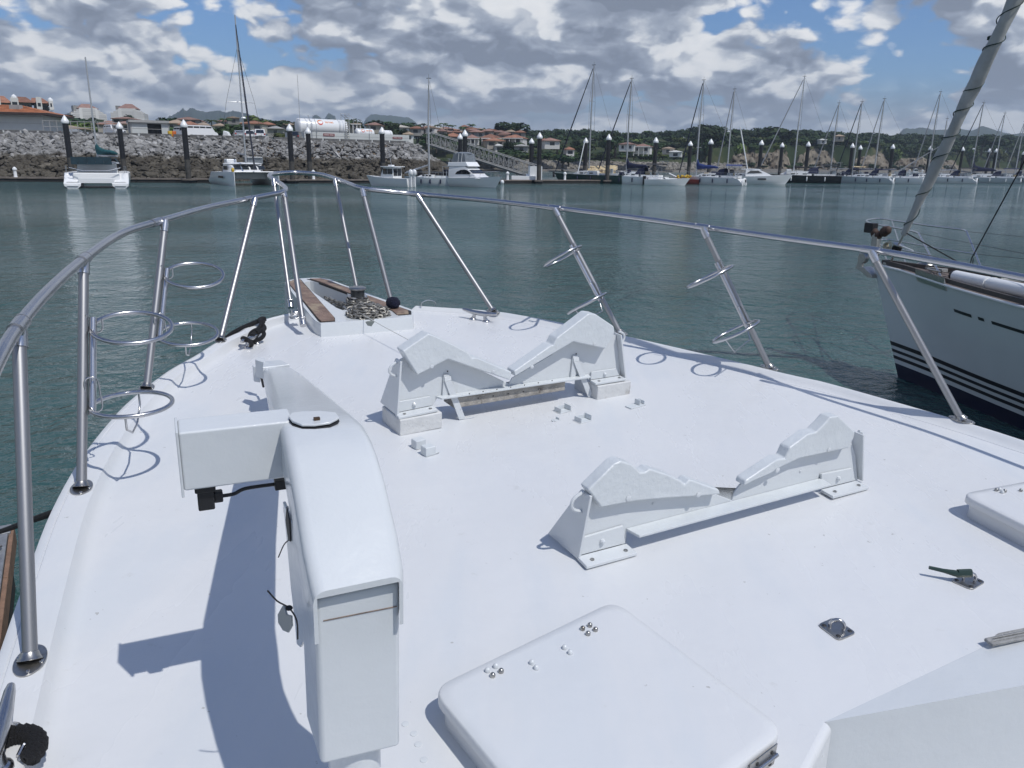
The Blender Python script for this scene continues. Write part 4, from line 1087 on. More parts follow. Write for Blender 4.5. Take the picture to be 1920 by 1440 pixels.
# grey tag hung by a tie
q = [onplane(x, y, D(575, 1110, .50), al) - al * .012 for x, y in ((537, 1138), (541, 1132), (547, 1150), (556, 1152), (557, 1172), (550, 1184), (540, 1180), (531, 1166), (530, 1150))]
mbf = MB(); mbf.prism(q, al * .004); B(mbf, 'grey_tag', mat('grey_plastic', (.30, .32, .31), .6), CR, bevel=.001)
mbf = MB(); K = D(542, 1140, .52); mbf.tube(catmull([K + NN * .045 - al * .035, K + NN * .02 - al * .02, K, K + al * .012 - NN * .03, K + al * .012 - NN * .07], 4), .0016, 5)
mbf.ball(K, .007, .006, .005, 8, 6, .1); mbf.tube(catmull([D(541, 1013, .57), D(532, 1022, .56), D(522, 1045, .55)], 4), .0012, 5); B(mbf, 'cable_tie', M['black'], CR)
# hatch cover on the boom crest
q = [D(x, y, .777) for x, y in ((541, 781), (548, 790), (566, 797), (590, 797), (618, 793), (632, 786), (636, 782))] ; back_e = [D(x, y, .772) for x, y in ((630, 774), (600, 771), (565, 772), (546, 775))]
mbf = MB(); mbf.prism([p - NN * .004 for p in q + back_e], NN * .0055); B(mbf, 'inspection_cover', M['paint'], CR, bevel=.002)
mbf = MB(); mbf.prism([p - NN * .007 - cn * -.002 for p in [D(x, y + 1.2, .776) for x, y in ((541, 781), (548, 791), (566, 798), (590, 798), (618, 794), (632, 787), (636, 783))] + back_e], NN * .002); B(mbf, 'cover_gap', M['darkhole'], CR)
mbf = MB(); k_ = D(594, 787, .779); mbf.box(-.006, .006, -.004, .004, 0, .005, lambda p: k_ + al * p.x - cn * p.y + NN * p.z); B(mbf, 'latch', mat('bronze_latch', (.10, .065, .04), .5, .6), CR)
# boom head
h0, h1 = D(478, 672, .25), D(541, 680, .25)
mbf = MB(); hv = (h1 - h0).normalized()
mbf.prism([D(478, 674, .25), D(497, 680, .25), D(497, 671, .25), D(484, 669, .25)], -NN * .085); B(mbf, 'head_block', M['paint'], CR, bevel=.003)
mbf = MB(); mbf.prism([D(492, 689, .248), D(543, 683, .248), D(527, 675, .22), D(494, 676, .25)], -NN * .06); B(mbf, 'boom_head', M['paint'], CR, bevel=.004)
mbf = MB(); g = D(480, 690, .15); mbf.box(-.018, .018, -.014, .014, -.07, .01, lambda p: g + hv * p.x - cn * p.y + NN * p.z); B(mbf, 'hook_block', M['paint'], CR, bevel=.004)
mbf = MB(); g2 = D(487, 693, .15); mbf.lathe(g2 - hv * .01, [(.014, 0), (.014, .03)], 12, hv); mbf.tube([g2, g2 - NN * .06 + hv * .01, D(494, 725, .08)], .006, 6); B(mbf, 'sheave', M['black'], CR)
# winch housing on the left
TL, TR = D(334, 812, .77), D(522, 792, .77); bl_ = (TR - TL).normalized(); bn_ = bl_.cross(NN).normalized()
if bn_.dot(HDV) > 0: bn_ = -bn_
BL, BR = onplane(346, 922, TL, bn_), onplane(537, 896, TL, bn_)
dep = (D(335, 785, .77) - TL).length; print('winch H bottom', loc(BL).z, loc(BR).z, 'len', (TR - TL).length, 'dep', dep)
hbx = (loc(BL).z + loc(BR).z) / 2
BL2 = TL - NN * (.77 - hbx); BR2 = TR - NN * (.77 - hbx)
mbf = MB(); TRx = TR + bl_ * .03; BRx = BR2 + bl_ * .03
mbf.hexa([BL2, BRx, BRx - bn_ * dep, BL2 - bn_ * dep, TL, TRx, TRx - bn_ * dep, TL - bn_ * dep]); wb = B(mbf, 'winch_housing', M['paint'], CR, bevel=.005, segs=3)
mbf = MB(); mbf.prism([TL + NN * .003 + bn_ * .003, BL2 - NN * .012 + bn_ * .003, BL2 - NN * .012 - bn_ * (dep + .003), TL + NN * .003 - bn_ * (dep + .003)], -bl_ * .005); B(mbf, 'end_cap', M['paint'], CR, bevel=.0015)
def cbx(mb_, c, sx, sy, sz): mb_.box(-sx, sx, -sy, sy, -sz, sz, lambda p: c + bl_ * p.x - bn_ * p.y + NN * p.z)
pc = onplane(386, 934, TL - bn_ * dep * .4, bn_)
mbf = MB(); cbx(mbf, pc, .016, .014, .022); cbx(mbf, pc + NN * .026 , .020, .017, .007); cbx(mbf, pc + bl_ * .024 + NN * .001, .009, .009, .012); B(mbf, 'cable_plug', M['black'], CR, bevel=.003)
e1_ = onplane(522, 907, TL - bn_ * dep * .4, bn_)
mbf = MB(); mbf.tube(catmull([pc + bl_ * .028, pc + bl_ * .055 + NN * .001, pc.lerp(e1_, .55) + NN * .004, e1_], 6), .0042, 8); cbx(mbf, e1_ + bl_ * .006, .014, .010, .011); cbx(mbf, TL.lerp(TR, .27) - NN * (.77 - hbx + .008) - bn_ * dep * .4, .008, .008, .008); B(mbf, 'power_cable', M['black'], CR, bevel=.001)
for px, py in ((527, 846), (537, 957)):
    mbf = MB(); k_ = D(px, py, .66 if py < 900 else .60); cbx(mbf, k_, .005, .006, .006); B(mbf, 'grommet', M['black'], CR)

# ---- hatches
def rrect(pts, r, n=6):
    out = []
    for i in range(len(pts)):
        p, a_, b_ = pts[i], pts[i - 1], pts[(i + 1) % len(pts)]
        u, v_ = (a_ - p).normalized(), (b_ - p).normalized()
        q0, q1 = p + u * r, p + v_ * r
        for k in range(n + 1):
            t = k / n; out.append(q0 * (1 - t) ** 2 + p * 2 * t * (1 - t) + q1 * t * t)
    return out
def hatch(corners, Hh, th, inset, label, bolts, scr=None):
    c = sum(corners, V((0, 0, 0))) / 4
    mb = MB(); low = [c + (p - c) * (1 - inset) for p in corners]
    lo = rrect([W(p.x, p.y, -.004) for p in low], .05); hi = rrect([W(p.x, p.y, Hh - th) for p in low], .05)
    mb.loft([lo, hi], closed=True); hb_ = B(mb, 'deck_hatch', M['deck'], YT, smooth=45); hb_['label'] = label
    mb = MB(); rim = [V((p.x, p.y, 0)) for p in corners]
    secs = []
    for (g, z) in ((.99, Hh - th), (1.0, Hh - th + .004), (1.0, Hh - .009), (.995, Hh - .003), (.985, Hh), (.90, Hh + .0008), (.5, Hh + .0015)):
        secs.append(rrect([W(c.x + (p.x - c.x) * g, c.y + (p.y - c.y) * g, z) for p in rim], .055 * (g if g > .6 else .6)))
    mb.loft(secs, closed=True, cap0=False); mb.loft([[q for q in secs[0]], [q + NN * .001 for q in rrect([W(c.x + (p.x - c.x) * .5, c.y + (p.y - c.y) * .5, Hh - th) for p in rim], .04)]], closed=True, cap0=False, cap1=True)
    B(mb, 'lid', M['deck'], hb_, smooth=60)
    for px, py, dark in bolts:
        mb = MB(); mb.lathe(D(px, py, Hh + .004), [(.0068, -.002), (.0068, .004), (.0045, .0075), (.0008, .009)], 10, NN); B(mb, 'bolt', M['dullsteel'] if dark else M['paint'], hb_)
    return hb_
Hh = .085
A_, B_, C_ = [loc(D(*p, Hh)) for p in ((808, 1290), (1152, 1124), (1476, 1368))]
D_ = A_ + (C_ - B_)
print('hatch', A_, B_, C_)
z6 = lambda x, y: (760 + x / 2.595, 1100 + y / 2.595)
bl = [(*z6(x, y), d) for x, y, d in [(898, 189, 1), (863, 205, 1), (925, 210, 1), (889, 230, 1), (775, 297, 0), (802, 321, 0), (615, 370, 0), (637, 395, 0), (440, 388, 0), (400, 408, 0), (466, 412, 1), (425, 433, 1)]]
H1 = hatch([A_, B_, C_, D_], Hh, .032, .045, 'square white hatch with small bolts, in the foreground right of the crane', bl)
# hinge on its aft right corner
h0_, h1_ = loc(D(1372, 1432, .06)), loc(D(1462, 1392, .06))
e_ = (C_ - D_).normalized(); f_ = V((-e_.y, e_.x, 0)) * -1
def LW(p, z): return W(p.x, p.y, z)
hc = C_ - e_ * .045
mb = MB()
for k, z0 in ((0, .050), (1, .018)):
    P = [hc - e_ * .10 + f_ * .004, hc + f_ * .004, hc + f_ * .007, hc - e_ * .10 + f_ * .007]
    mb.prism([LW(p, z0) for p in P], NN * .026)
B(mb, 'hinge', M['dullsteel'], H1, bevel=.001)
mb = MB(); mb.tube([LW(hc - e_ * .10 + f_ * .010, .047), LW(hc + f_ * .010, .047)], .005, 10); B(mb, 'hinge_pin', M['steel'], H1)
for t, z0 in ((.02, .062), (.075, .062), (.02, .030), (.075, .030)):
    mb = MB(); p = hc - e_ * t + f_ * .007; d3 = (LW(p + f_, 0) - LW(p, 0)).normalized(); mb.lathe(LW(p, z0), [(.0055, 0), (.003, .003)], 8, d3); B(mb, 'hinge_screw', M['darkhole'], H1)
# second hatch at the right edge
A2, B2, C2 = [loc(D(*p, .085)) for p in ((1801, 925), (1990, 889), (2010, 1030))]
bl2 = [(1868, 919, 1), (1874, 918, 0), (1879, 923, 0), (1884, 921, 1), (1914, 920, 1)]
u_ = (B2 - A2).normalized(); v_ = (C2 - A2); v_ = v_ - u_ * v_.dot(u_); v_.normalize()
H2 = hatch([A2, A2 + u_ * .6, A2 + u_ * .6 + v_ * .6, A2 + v_ * .6][::1], .085, .032, .05, 'white hatch cut off by the right edge of the picture', bl2)

# ---- pad eyes
def padeye(cs, label, rdir):
    P = [loc(D(*p, .004)) for p in cs]; c = sum(P, V((0, 0, 0))) / 4
    mb = MB(); mb.prism(rrect([W(p.x, p.y, .0) for p in P], .014, 3), NN * .006); pe = B(mb, 'pad_eye', M['dullsteel'], YT, bevel=.0015); pe['label'] = label
    mb = MB(); C3 = W(c.x, c.y, .006); rd = (P[rdir[1]] - P[rdir[0]]); rd = (W(rd.x, rd.y) - W(0, 0)).normalized()
    mb.tube(catmull([C3 - rd * .018, C3 - rd * .020 + NN * .012, C3 - rd * .013 + NN * .024, C3 + NN * .029, C3 + rd * .013 + NN * .024, C3 + rd * .020 + NN * .012, C3 + rd * .018], 4), .0048, 8); B(mb, 'eye', M['steel'], pe, smooth=80)
    for p in P:
        q = c + (p - c) * .66; mb = MB(); mb.lathe(W(q.x, q.y, .006), [(.0075, 0), (.005, .002), (.001, .0022)], 8, NN); B(mb, 'screw', M['darkhole'], pe)
    return C3
padeye([(1533, 1171), (1563, 1158), (1606, 1187), (1573, 1201)], 'bare steel pad eye on the deck, right of the near hatch', (0, 2))
c2 = padeye([(1782, 1088), (1813, 1076), (1848, 1091), (1823, 1106)], 'steel pad eye holding a dark green strop end', (0, 2))
mb = MB(); T1, T0 = D(1795, 1076, .03), D(1742, 1064, .035)
mb.tube([T0, T0.lerp(T1, .5), T1, c2 + NN * .028], [.006, .007, .012, .013], 8); mb.tube([T1 + NN * .006, c2 + NN * .034], .010, 8)
gs = mb.build('strop_end', M['greensh'], None, org=c2); tag(gs, 'dark green taped strop end clipped to a deck pad eye', 'strop')

# ---- small painted brackets on deck
def smallbr(px, py, kind):
    p = D(px, py, 0); T = lambda q: p + ST * (q.x * math.cos(.2) - q.y * math.sin(.2)) + HDV * (q.x * math.sin(.2) + q.y * math.cos(.2)) + NN * q.z
    mb = MB()
    if kind == 'cube':
        mb.box(-.026, .026, -.022, .022, 0, .042, T); mb.box(.0, .045, -.02, .0, 0, .010, T); nm = 'eye_block'
    elif kind == 'U':
        mb.box(-.04, .04, -.025, .025, 0, .004, T); mb.box(-.036, -.030, -.024, .024, .004, .026, T); mb.box(.030, .036, -.024, .024, .004, .030, T); mb.box(-.03, .03, .019, .024, .004, .024, T); nm = 'clip_bracket'
    elif kind == 'flat':
        mb.box(-.065, .045, -.022, .022, 0, .007, T); mb.box(.0, .006, -.018, .018, .007, .035, T); mb.box(.0, .04, .013, .018, .007, .033, T); mb.box(.034, .04, -.018, .018, .007, .026, T); nm = 'clip_bracket'
    else:
        mb.box(-.018, .018, -.014, .014, 0, .004, T); mb.box(.006, .011, -.012, .012, .004, .015, T); mb.box(-.03, -.022, -.008, .004, 0, .006, T); nm = 'screw_stub'
    B(mb, nm, M['rough_paint'], YT, bevel=.005 if kind == 'cube' else .002, segs=2)
for a3 in ((785, 839, 'cube'), (803, 852, 'cube'), (1055, 771, 'U'), (1043, 788, 'stub'), (1093, 789, 'U'), (1194, 761, 'flat')): smallbr(*a3)
# bolt plugs near the crane foot
for px, py in ((760, 1358), (784, 1396), (776, 1376), (795, 1425)):
    mb = MB(); mb.lathe(D(px, py, 0), [(.009, -.001), (.009, .0015), (.006, .002)], 12, NN); B(mb, 'bolt_plug', M['paint'], YT)

# ---- raised trunk of the cabin at the lower right
R1 = D(1880, 1196, .001); ZB = -.75
rq = (Rg - Q); E1 = Q + rq * 3.2; R2 = Q + (R1 - Q) * 2.2
mb = MB(); mb.add([Q, Q + rq, E1, R2, R1], [(0, 1, 2, 3, 4)]); tr = B(mb, 'cabin_trunk', M['paint'], YT, smooth=20)
mb = MB(); dn_ = V((0, 0, -.8)); mb.add([Q - rq * .0, E1, E1 + dn_, Q + dn_], [(0, 3, 2, 1)]); B(mb, 'well_front', M['paint'], tr)
mb = MB(); K2 = Q + qk * 1.9; secs = []
for p in [Q.lerp(K2, i / 8) for i in range(9)]:
    secs.append([p + nq2 * (.02 * math.sin(math.radians(t_))) - NN * (.02 * (1 - math.cos(math.radians(t_)))) for t_ in (0, 20, 40, 60, 80, 90)] + [p + nq2 * .021 + dn_])
mb.loft(secs, closed=False); B(mb, 'well_side', M['deck'], tr, smooth=60)
mb = MB(); mb.add([Q + dn_ - nq1 * .1, E1 + dn_, E1 + dn_ + nq1 * 2, Q + dn_ + nq1 * 2], [(0, 1, 2, 3)]); B(mb, 'well_sole', M['deck'], tr)
# grey slatted vent on the trunk
v0, v1 = D(1862, 1208, .025), D(1960, 1188, .025); vd = (v1 - v0).normalized(); vn = vd.cross(NN).normalized()
if vn.dot(HDV) > 0: vn = -vn
vent = MB(); vent.prism([v0 - NN * .0, v1, v1 - vn * .03, v0 - vn * .03], -NN * .010); vt = B(vent, 'slatted_vent', M['louvre'], tr, bevel=.003)
for k in range(3):
    mb = MB(); o_ = v0 + NN * .002 * k - vn * (.008 + .008 * k); mb.prism([o_ + vd * .015 * k, o_ + vd * .25, o_ + vd * .25 - vn * .006, o_ + vd * (.02 + .015 * k) - vn * .006], NN * .004); B(mb, 'slat', M['louvre'], vt, bevel=.002)

# ---- dark rope to the dock and the dock's edge at the left
dk0 = at(-60, 1180, .55); dk1 = at(22, 972, .55)
ddir = (dk1 - dk0).normalized(); dside = V((ddir.y, -ddir.x, 0))
a_ = at(27, 985, .55); far = at(24, 968, .55); near = at(-30, 1260, .55)
ddir = (at(26, 985, .55) - at(8, 1130, .55)).normalized(); dside = V((ddir.y, -ddir.x, 0)); endp = at(27, 985, .55)
print('dock', endp, ddir)
dkT = lambda p: endp + ddir * p.y + dside * p.x + V((0, 0, p.z))
DK = empty('finger_dock', endp, 'brown timber-edged finger dock just visible at the left edge beside the boat', 'dock')
mb = MB()
for k in range(6):
    mb = MB(); mb.box(-.035, 0.0, -6 + k * 1.0, -6 + k * 1.0 + .99, -.16, -.0, dkT); mb.build('fender_board', M['dockwood'], DK, bevel=.006)
mb = MB(); mb.box(-.16, -.04, -6, -.02, -.10, .012, dkT); mb.build('edge_beam', M['dockmetal'], DK, bevel=.008)
for k in range(30):
    mb = MB(); mb.box(-1.5, -.165, -6 + k * .2, -6 + k * .2 + .19, -.03, -.002, dkT); mb.build('deck_plank', M['greybeam'], DK)
mb = MB(); mb.box(-1.45, -.06, -5.9, -.1, -.75, -.05, dkT); mb.build('float', M['pontoonfloat'], DK)
mb = MB(); mb.box(-.40, -.02, -.18, 0, -.02, .02, dkT); mb.build('corner_plate', M['dockmetal'], DK, bevel=.006)
mb = MB(); mb.ring(dkT(V((-.12, -.5, .05))), V((0, .3, 1)), .05, .012, 20, 8); mb.tube([dkT(V((-.2, -.55, .012))), dkT(V((-.2, -.55, .07)))], .02, 8); mb.build('mooring_ring', M['dullsteel'], DK)
mb = MB(); r0 = dkT(V((-.35, -.3, .10))); r1 = D(98, 962, -.05)
mb.tube(catmull([r0 + V((-.15, 0, .10)), r0, r0.lerp(r1, .5) - V((0, 0, .03)), r1, r1 + ST * .12 + NN * .01], 5), .013, 8)
dl = mb.build('dock_line', M['blackrope'], None, org=r0); tag(dl, 'black rope running from the dock at the left edge to the boat side', 'rope')
# =================================================================== sailing yacht moored to the right
NB0 = at(1684, 707, 0)
NAZ = math.radians(157.5); NA = V((math.sin(NAZ), math.cos(NAZ), 0)); NP = V((NA.y, -NA.x, 0))   # aft, and its port side (towards us)
if NP.x > 0: NP = -NP
NS = empty('sailing_yacht', NB0, 'pale sailing yacht with dark stripes moored off the right rail, bow and furled headsail showing', 'sailing yacht')
def N3(s_, b, z): return NB0 + NA * s_ + NP * b + V((0, 0, z))
def nloc(p): q = p - NB0; return (q.dot(NA), q.dot(NP), p.z)
ZS = 1.86
shp = [nloc(at(x, y, ZS)) for x, y in ((1656, 499), (1710, 520), (1790, 545), (1850, 563), (1920, 586))]
wlp = [nloc(at(x, y, 0)) for x, y in ((1684, 707), (1740, 731), (1920, 803))]
print('sheer', [tuple(round(v, 2) for v in q) for q in shp]); print('wl', [tuple(round(v, 2) for v in q) for q in wlp])
stem_top = nloc(onplane(1640, 492, NB0, NP)); print('stem top', stem_top)
SB = [(-.89, .03), (0, .24), (.6, .50), (1.6, .92), (3, 1.36), (5, 1.80), (8, 2.05), (11, 1.9), (14, 1.5)]
WB = [(0, .0), (.8, .17), (2.6, .62), (4, .95), (6, 1.35), (9, 1.6), (12, 1.2), (14, .9)]
def hullpt(s_, t, off=0.0):            # t 0 waterline, 1 sheer ; s_ along the sheer
    sx = s_ if s_ > .0 else s_
    k = (s_ + .89) / 14.89             # fraction along
    sw = k * 14.0; sh = -.89 + 14.89 * k
    bw = interp(sw, WB); bs = interp(sh, SB); tt = t
    b = bw + (bs - bw) * (tt ** .9 if tt > 0 else 0); x = sw + (sh - sw) * tt
    z = ZS * tt + (.10 * (1 - k) ** 2 - .05 * math.sin(math.pi * k)) * tt
    return N3(x, b + off, z)
SS = [-.89 + 14.89 * (i / 30) ** 1.25 for i in range(31)]
TT = [-.15, 0, .02] + [.1 * i for i in range(1, 11)]
def mirror(p): q = p - NB0; return p - NP * (2 * q.dot(NP))
mb = MB()
rows = [[hullpt(s_, t) for t in TT] for s_ in SS]
mb.loft([r[::-1] for r in rows], closed=False)
mb.loft([[mirror(p) for p in r] for r in rows], closed=False)
mb.add([mirror(p) for p in rows[-1]] + rows[-1][::-1], [tuple(range(2 * len(TT)))])
nh = mb.build('hull', M['nhull'], NS, smooth=60)
def band(name, m, t0, t1, s0=-.89, s1=14.0, off=.004, both=True):
    mb = MB(); S_ = [s0 + (s1 - s0) * (i / 24) ** 1.1 for i in range(25)]
    r = [[hullpt(s_, t0, off), hullpt(s_, (t0 + t1) / 2, off), hullpt(s_, t1, off)] for s_ in S_]
    mb.loft([q[::-1] for q in r], closed=False)
    if both: mb.loft([[mirror(p) for p in q] for q in r], closed=False)
    return mb.build(name, m, nh, smooth=60)
band('boot_top', M['navy'], -.14, .125)
band('stripe', M['stripe'], .165, .195); band('stripe', M['stripe'], .225, .252); band('stripe', M['stripe'], .282, .318)
band('dash', M['stripe'], .795, .82, 1.35, 1.78, both=False); band('dash', M['stripe'], .795, .82, 1.93, 2.06, both=False); band('dash', M['stripe'], .795, .82, 2.22, 6.5, both=False)
# white toe rail strip, dark rail
mb = MB(); mb.tube([hullpt(s_, 1.0, .01) for s_ in SS[1:]], .022, 8); mb.tube([mirror(hullpt(s_, 1.0, .01)) for s_ in SS[1:]], .022, 8); mb.build('rub_rail', M['whitegel'], NS)
mb = MB()
for sgn in (1, -1):
    r = []
    for s_ in SS[1:]:
        a0 = hullpt(s_, 1.0, -.02) + V((0, 0, .03)); a1 = a0 - NP * .05; q = [a0, a0 + V((0, 0, .07)), a1 + V((0, 0, .07)), a1]
        r.append(q if sgn > 0 else [mirror(p) for p in q])
    mb.loft(r, closed=True)
mb.build('toe_rail', mat('dark_teak_rail', (.07, .06, .055), .6), NS)
# deck of teak planks
mb = MB(); r = []
for s_ in SS[1:]:
    a0 = hullpt(s_, 1.0, -.03); r.append([a0, a0.lerp(mirror(a0), .5) + V((0, 0, .06)), mirror(a0)])
mb.loft(r, closed=False); nd = mb.build('deck', mat('grey_teak_deck', (.15, .12, .105), .8, var=.25, vscale=8), NS)
for k in range(-7, 8):
    mb = MB(); pts = []
    for s_ in SS[2:24]:
        a0 = hullpt(s_, 1.0, -.10); w_ = (a0 - NB0).dot(NP)
        if abs(k) * .12 < w_: 
            f = 1 - abs(k) * .12 / w_; pts.append(V((NB0 + NA * (a0 - NB0).dot(NA) + NP * k * .12)[:2]).to_3d() + V((0, 0, a0.z + .06 * f + .004)))
    if len(pts) > 2: mb.tube(pts, .004, 4); mb.build('deck_seam', M['sealant'], nd)
# steel plate fairlead on the port sheer
def nv(px, py, s_): return onplane(px, py, N3(s_, 0, 0), NA)
def nport(px, py, off=0): return onplane(px, py, hullpt(1.0, 1.0, off), NP)
mb = MB(); r = [[hullpt(s_, .955, .018), hullpt(s_, 1.02, .02), hullpt(s_, 1.02, .02) + V((0, 0, .07)), hullpt(s_, .955, .002)] for s_ in (.42, .7, 1.0, 1.3)]
mb.loft(r, closed=True); mb.build('chock_plate', M['dullsteel'], NS)
mb = MB(); c = N3(.85, .42, ZS + .16); cleatd = NA
mb.tube([N3(.6, .40, ZS + .2), N3(.95, .50, ZS + .2)], .018, 8); mb.tube([N3(.7, .42, ZS + .05), N3(.7, .42, ZS + .2)], .015, 8); mb.tube([N3(.85, .47, ZS + .05), N3(.85, .47, ZS + .2)], .015, 8); mb.build('bow_cleat', M['dullsteel'], NS)
# pulpit
cp0 = NB0
def mid(px, py, b): return onplane(px, py, N3(0, b, 0), NP)
topP = [onplane(x, y, V((0, 0, ZS + h)), V((0, 0, 1))) for x, y, h in ((1636, 411, .62), (1624, 414, .62), (1634, 419, .62), (1660, 424, .62), (1700, 431, .62), (1722, 437, .62))]
topS = [onplane(x, y, V((0, 0, ZS + .62)), V((0, 0, 1))) for x, y in ((1636, 411), (1650, 410), (1672, 413), (1700, 417), (1740, 423), (1790, 429), (1806, 431), (1812, 434))]
mb = MB(); mb.tube(catmull(topP[::-1] + topS[1:], 4), .020, 10)
pul = mb.build('pulpit', M['steel'], NS, smooth=80)
ft = onplane(1764, 519, V((0, 0, ZS + .1)), V((0, 0, 1))); fs = onplane(1838, 499, V((0, 0, ZS + .1)), V((0, 0, 1)))
for a_, b_ in ((topP[-1], ft), (topS[-1], fs)):
    mb = MB(); mb.tube([a_, b_], .020, 10); mb.build('leg', M['steel'], pul, smooth=80)
lowP = [onplane(x, y, V((0, 0, ZS + .36)), V((0, 0, 1))) for x, y in ((1637, 453), (1660, 462), (1700, 470), (1744, 479))]
lowS = [onplane(x, y, V((0, 0, ZS + .36)), V((0, 0, 1))) for x, y in ((1637, 453), (1662, 449), (1700, 455), (1760, 466), (1826, 476))]
mb = MB(); mb.tube(catmull(lowP[::-1] + lowS[1:], 3), .015, 8); mb.build('lower_rail', M['steel'], pul, smooth=80)
mb = MB(); mb.tube([topP[1], N3(-.45, .08, ZS + .1)], .014, 8); mb.build('leg', M['steel'], pul, smooth=80); mb = MB(); mb.tube([topS[2], N3(-.3, -.15, ZS + .1)], .014, 8); mb.build('leg', M['steel'], pul, smooth=80)
# lifelines
for a_, b_ in ((topS[-1], onplane(1960, 448, V((0, 0, ZS + .62)), V((0, 0, 1)))), (lowS[-1], onplane(1960, 489, V((0, 0, ZS + .36)), V((0, 0, 1)))), (topP[-1], onplane(1980, 487, V((0, 0, ZS + .62)), V((0, 0, 1)))), (lowP[-1], onplane(1930, 520, V((0, 0, ZS + .36)), V((0, 0, 1))))):
    mb = MB(); mb.tube([a_, b_, b_ + (b_ - a_) * 1.5], .0045, 6); mb.build('lifeline', M['wiremat'], NS)
# forestay with furled sail wound by a dark line
b0 = onplane(1694, 440, N3(0, 0, 0), NP); b1 = onplane(1903, 0, N3(0, 0, 0), NP); print('stay', nloc(b0), nloc(b1))
sd = (b1 - b0).normalized(); b2 = b0 + sd * 16.0; drum0 = b0 - sd * .28
u1 = sd.cross(NP).normalized(); u2 = sd.cross(u1)
mb = MB(); rr = []
Ls = (b2 - b0).length
secs = []
for i in range(200):
    t = i / 199; s_ = t * Ls; p = b0 + sd * s_
    base_r = interp(s_, [(0, .05), (.6, .075), (1.5, .092), (3, .102), (8, .115), (16, .09)])
    q = []
    for j in range(14):
        a_ = 2 * math.pi * j / 14
        r_ = base_r * (1 + .13 * math.cos(2 * a_ + s_ * 4.2) + .07 * math.sin(3 * a_ - s_ * 7.3))
        q.append(p + (u1 * math.cos(a_) + u2 * math.sin(a_)) * r_)
    secs.append(q)
mb.loft(secs, closed=True); fs_ = mb.build('furled_headsail', M['sailcloth'], NS, smooth=60)
mb = MB(); pts = []
for i in range(420):
    t = i / 419; s_ = .15 + t * 4.4; a_ = (s_ + .10 * math.sin(s_ * 3.1) + .06 * math.sin(s_ * 7.7)) * 2 * math.pi / .46
    base_r = interp(s_, [(0, .05), (.6, .075), (1.5, .092), (3, .102), (8, .115)]) * 1.12
    pts.append(b0 + sd * s_ + (u1 * math.cos(a_) + u2 * math.sin(a_)) * base_r)
mb.tube(pts, .0085, 6)
mb.build('wrapped_sheet', M['greensh'], fs_, smooth=80)
mb = MB(); kk = b0 + sd * 3.28; mb.ball(kk - u1 * .10, .055, .045, .04, 8, 6, .2); kk2 = b0 + sd * 4.5; mb.ring(kk2 + NP * .12, NP, .035, .008, 14, 6); mb.build('sheet_knot', M['greensh'], fs_)
mb = MB(); mb.tube([b0 + sd * .1, b0 - sd * .9], .020, 8); mb.build('stay_rod', M['dullsteel'], NS)
mb = MB(); mb.lathe(b0 - sd * .34, [(.10, 0), (.10, .015), (.055, .02), (.055, .13), (.10, .135), (.10, .15)], 20, sd); mb.build('furling_drum', M['dullsteel'], NS)
mb = MB(); mb.lathe(b0 - sd * .33, [(.075, 0), (.085, .05), (.07, .12)], 14, sd); mb.build('furling_line', M['blackrope'], NS)
# windlass brackets, hanging anchor, rolled gear at the stem
mb = MB(); mb.hexa([N3(-.62, .09, ZS - .02), N3(-.1, .09, ZS + .02), N3(-.1, -.09, ZS + .02), N3(-.62, -.09, ZS - .02), N3(-.62, .09, ZS + .16), N3(-.1, .09, ZS + .14), N3(-.1, -.09, ZS + .14), N3(-.62, -.09, ZS + .16)]); mb.build('bow_roller_frame', M['dullsteel'], NS, bevel=.01)
mb = MB(); rcc = onplane(1619, 484, N3(0, .06, 0), NP); mb.lathe(rcc - NP * .05, [(.09, 0), (.10, .02), (.06, .05), (.10, .08), (.09, .1)], 18, NP); mb.build('bow_roller', M['dullsteel'], NS)
q = [onplane(x, y, N3(0, .08, 0), NP) for x, y in ((1611, 474), (1618, 478), (1616, 500), (1622, 504), (1630, 512), (1634, 521), (1626, 520), (1612, 508), (1604, 503), (1607, 494))]
mb = MB(); mb.prism(q, -NP * .05); mb.prism([onplane(x, y, N3(0, .16, 0), NP) for x, y in ((1606, 503), (1618, 500), (1634, 516), (1635, 522), (1625, 519))], -NP * .22); mb.build('anchor', M['dullsteel'], NS, bevel=.006)
for (px, py, r_) in ((1640, 437, .075), (1647, 441, .07), (1659, 434, .085), (1664, 432, .07)):
    c = onplane(px, py, N3(0, .0, 0), NP); mb = MB(); mb.ball(c, r_, r_, r_ * 1.15, 12, 8, .08); mb.build('rusty_shackle_bundle', mat('rusty_fitting', (.07, .045, .035), .7, .3, var=.4, vscale=20), NS)
q0 = onplane(1634, 420, N3(0, 0, 0), NP); mb = MB(); mb.box(-.10, .10, -.07, .07, -.16, .02, lambda p: q0 + NA * p.x + NP * p.y + V((0, 0, p.z))); mb.build('navigation_lamp', M['black'], NS, bevel=.01)
q0 = onplane(1644, 448, N3(0, 0, 0), NP); mb = MB(); mb.box(-.07, .05, -.06, .06, -.22, .10, lambda p: q0 + NA * p.x + NP * p.y + V((0, 0, p.z))); mb.build('stem_fitting', M['dullsteel'], NS, bevel=.01)
mb = MB(); c = onplane(1668, 458, N3(0, .08, 0), NP); 
for k in range(5): mb.ring(c + V((0, 0, -.01 * k)) + NP * .012 * k, NP + NA * .2 * (k - 2), .055 + .004 * k, .010, 16, 6)
ck = mb.build('hanging_line', mat('buff_line', (.42, .38, .28), .8), NS)
mb = MB(); mb.tube([b0 - sd * .2, onplane(1712, 470, N3(.5, .2, 0), NP)], .012, 6); mb.build('furler_pin', M['whitegel'], NS)
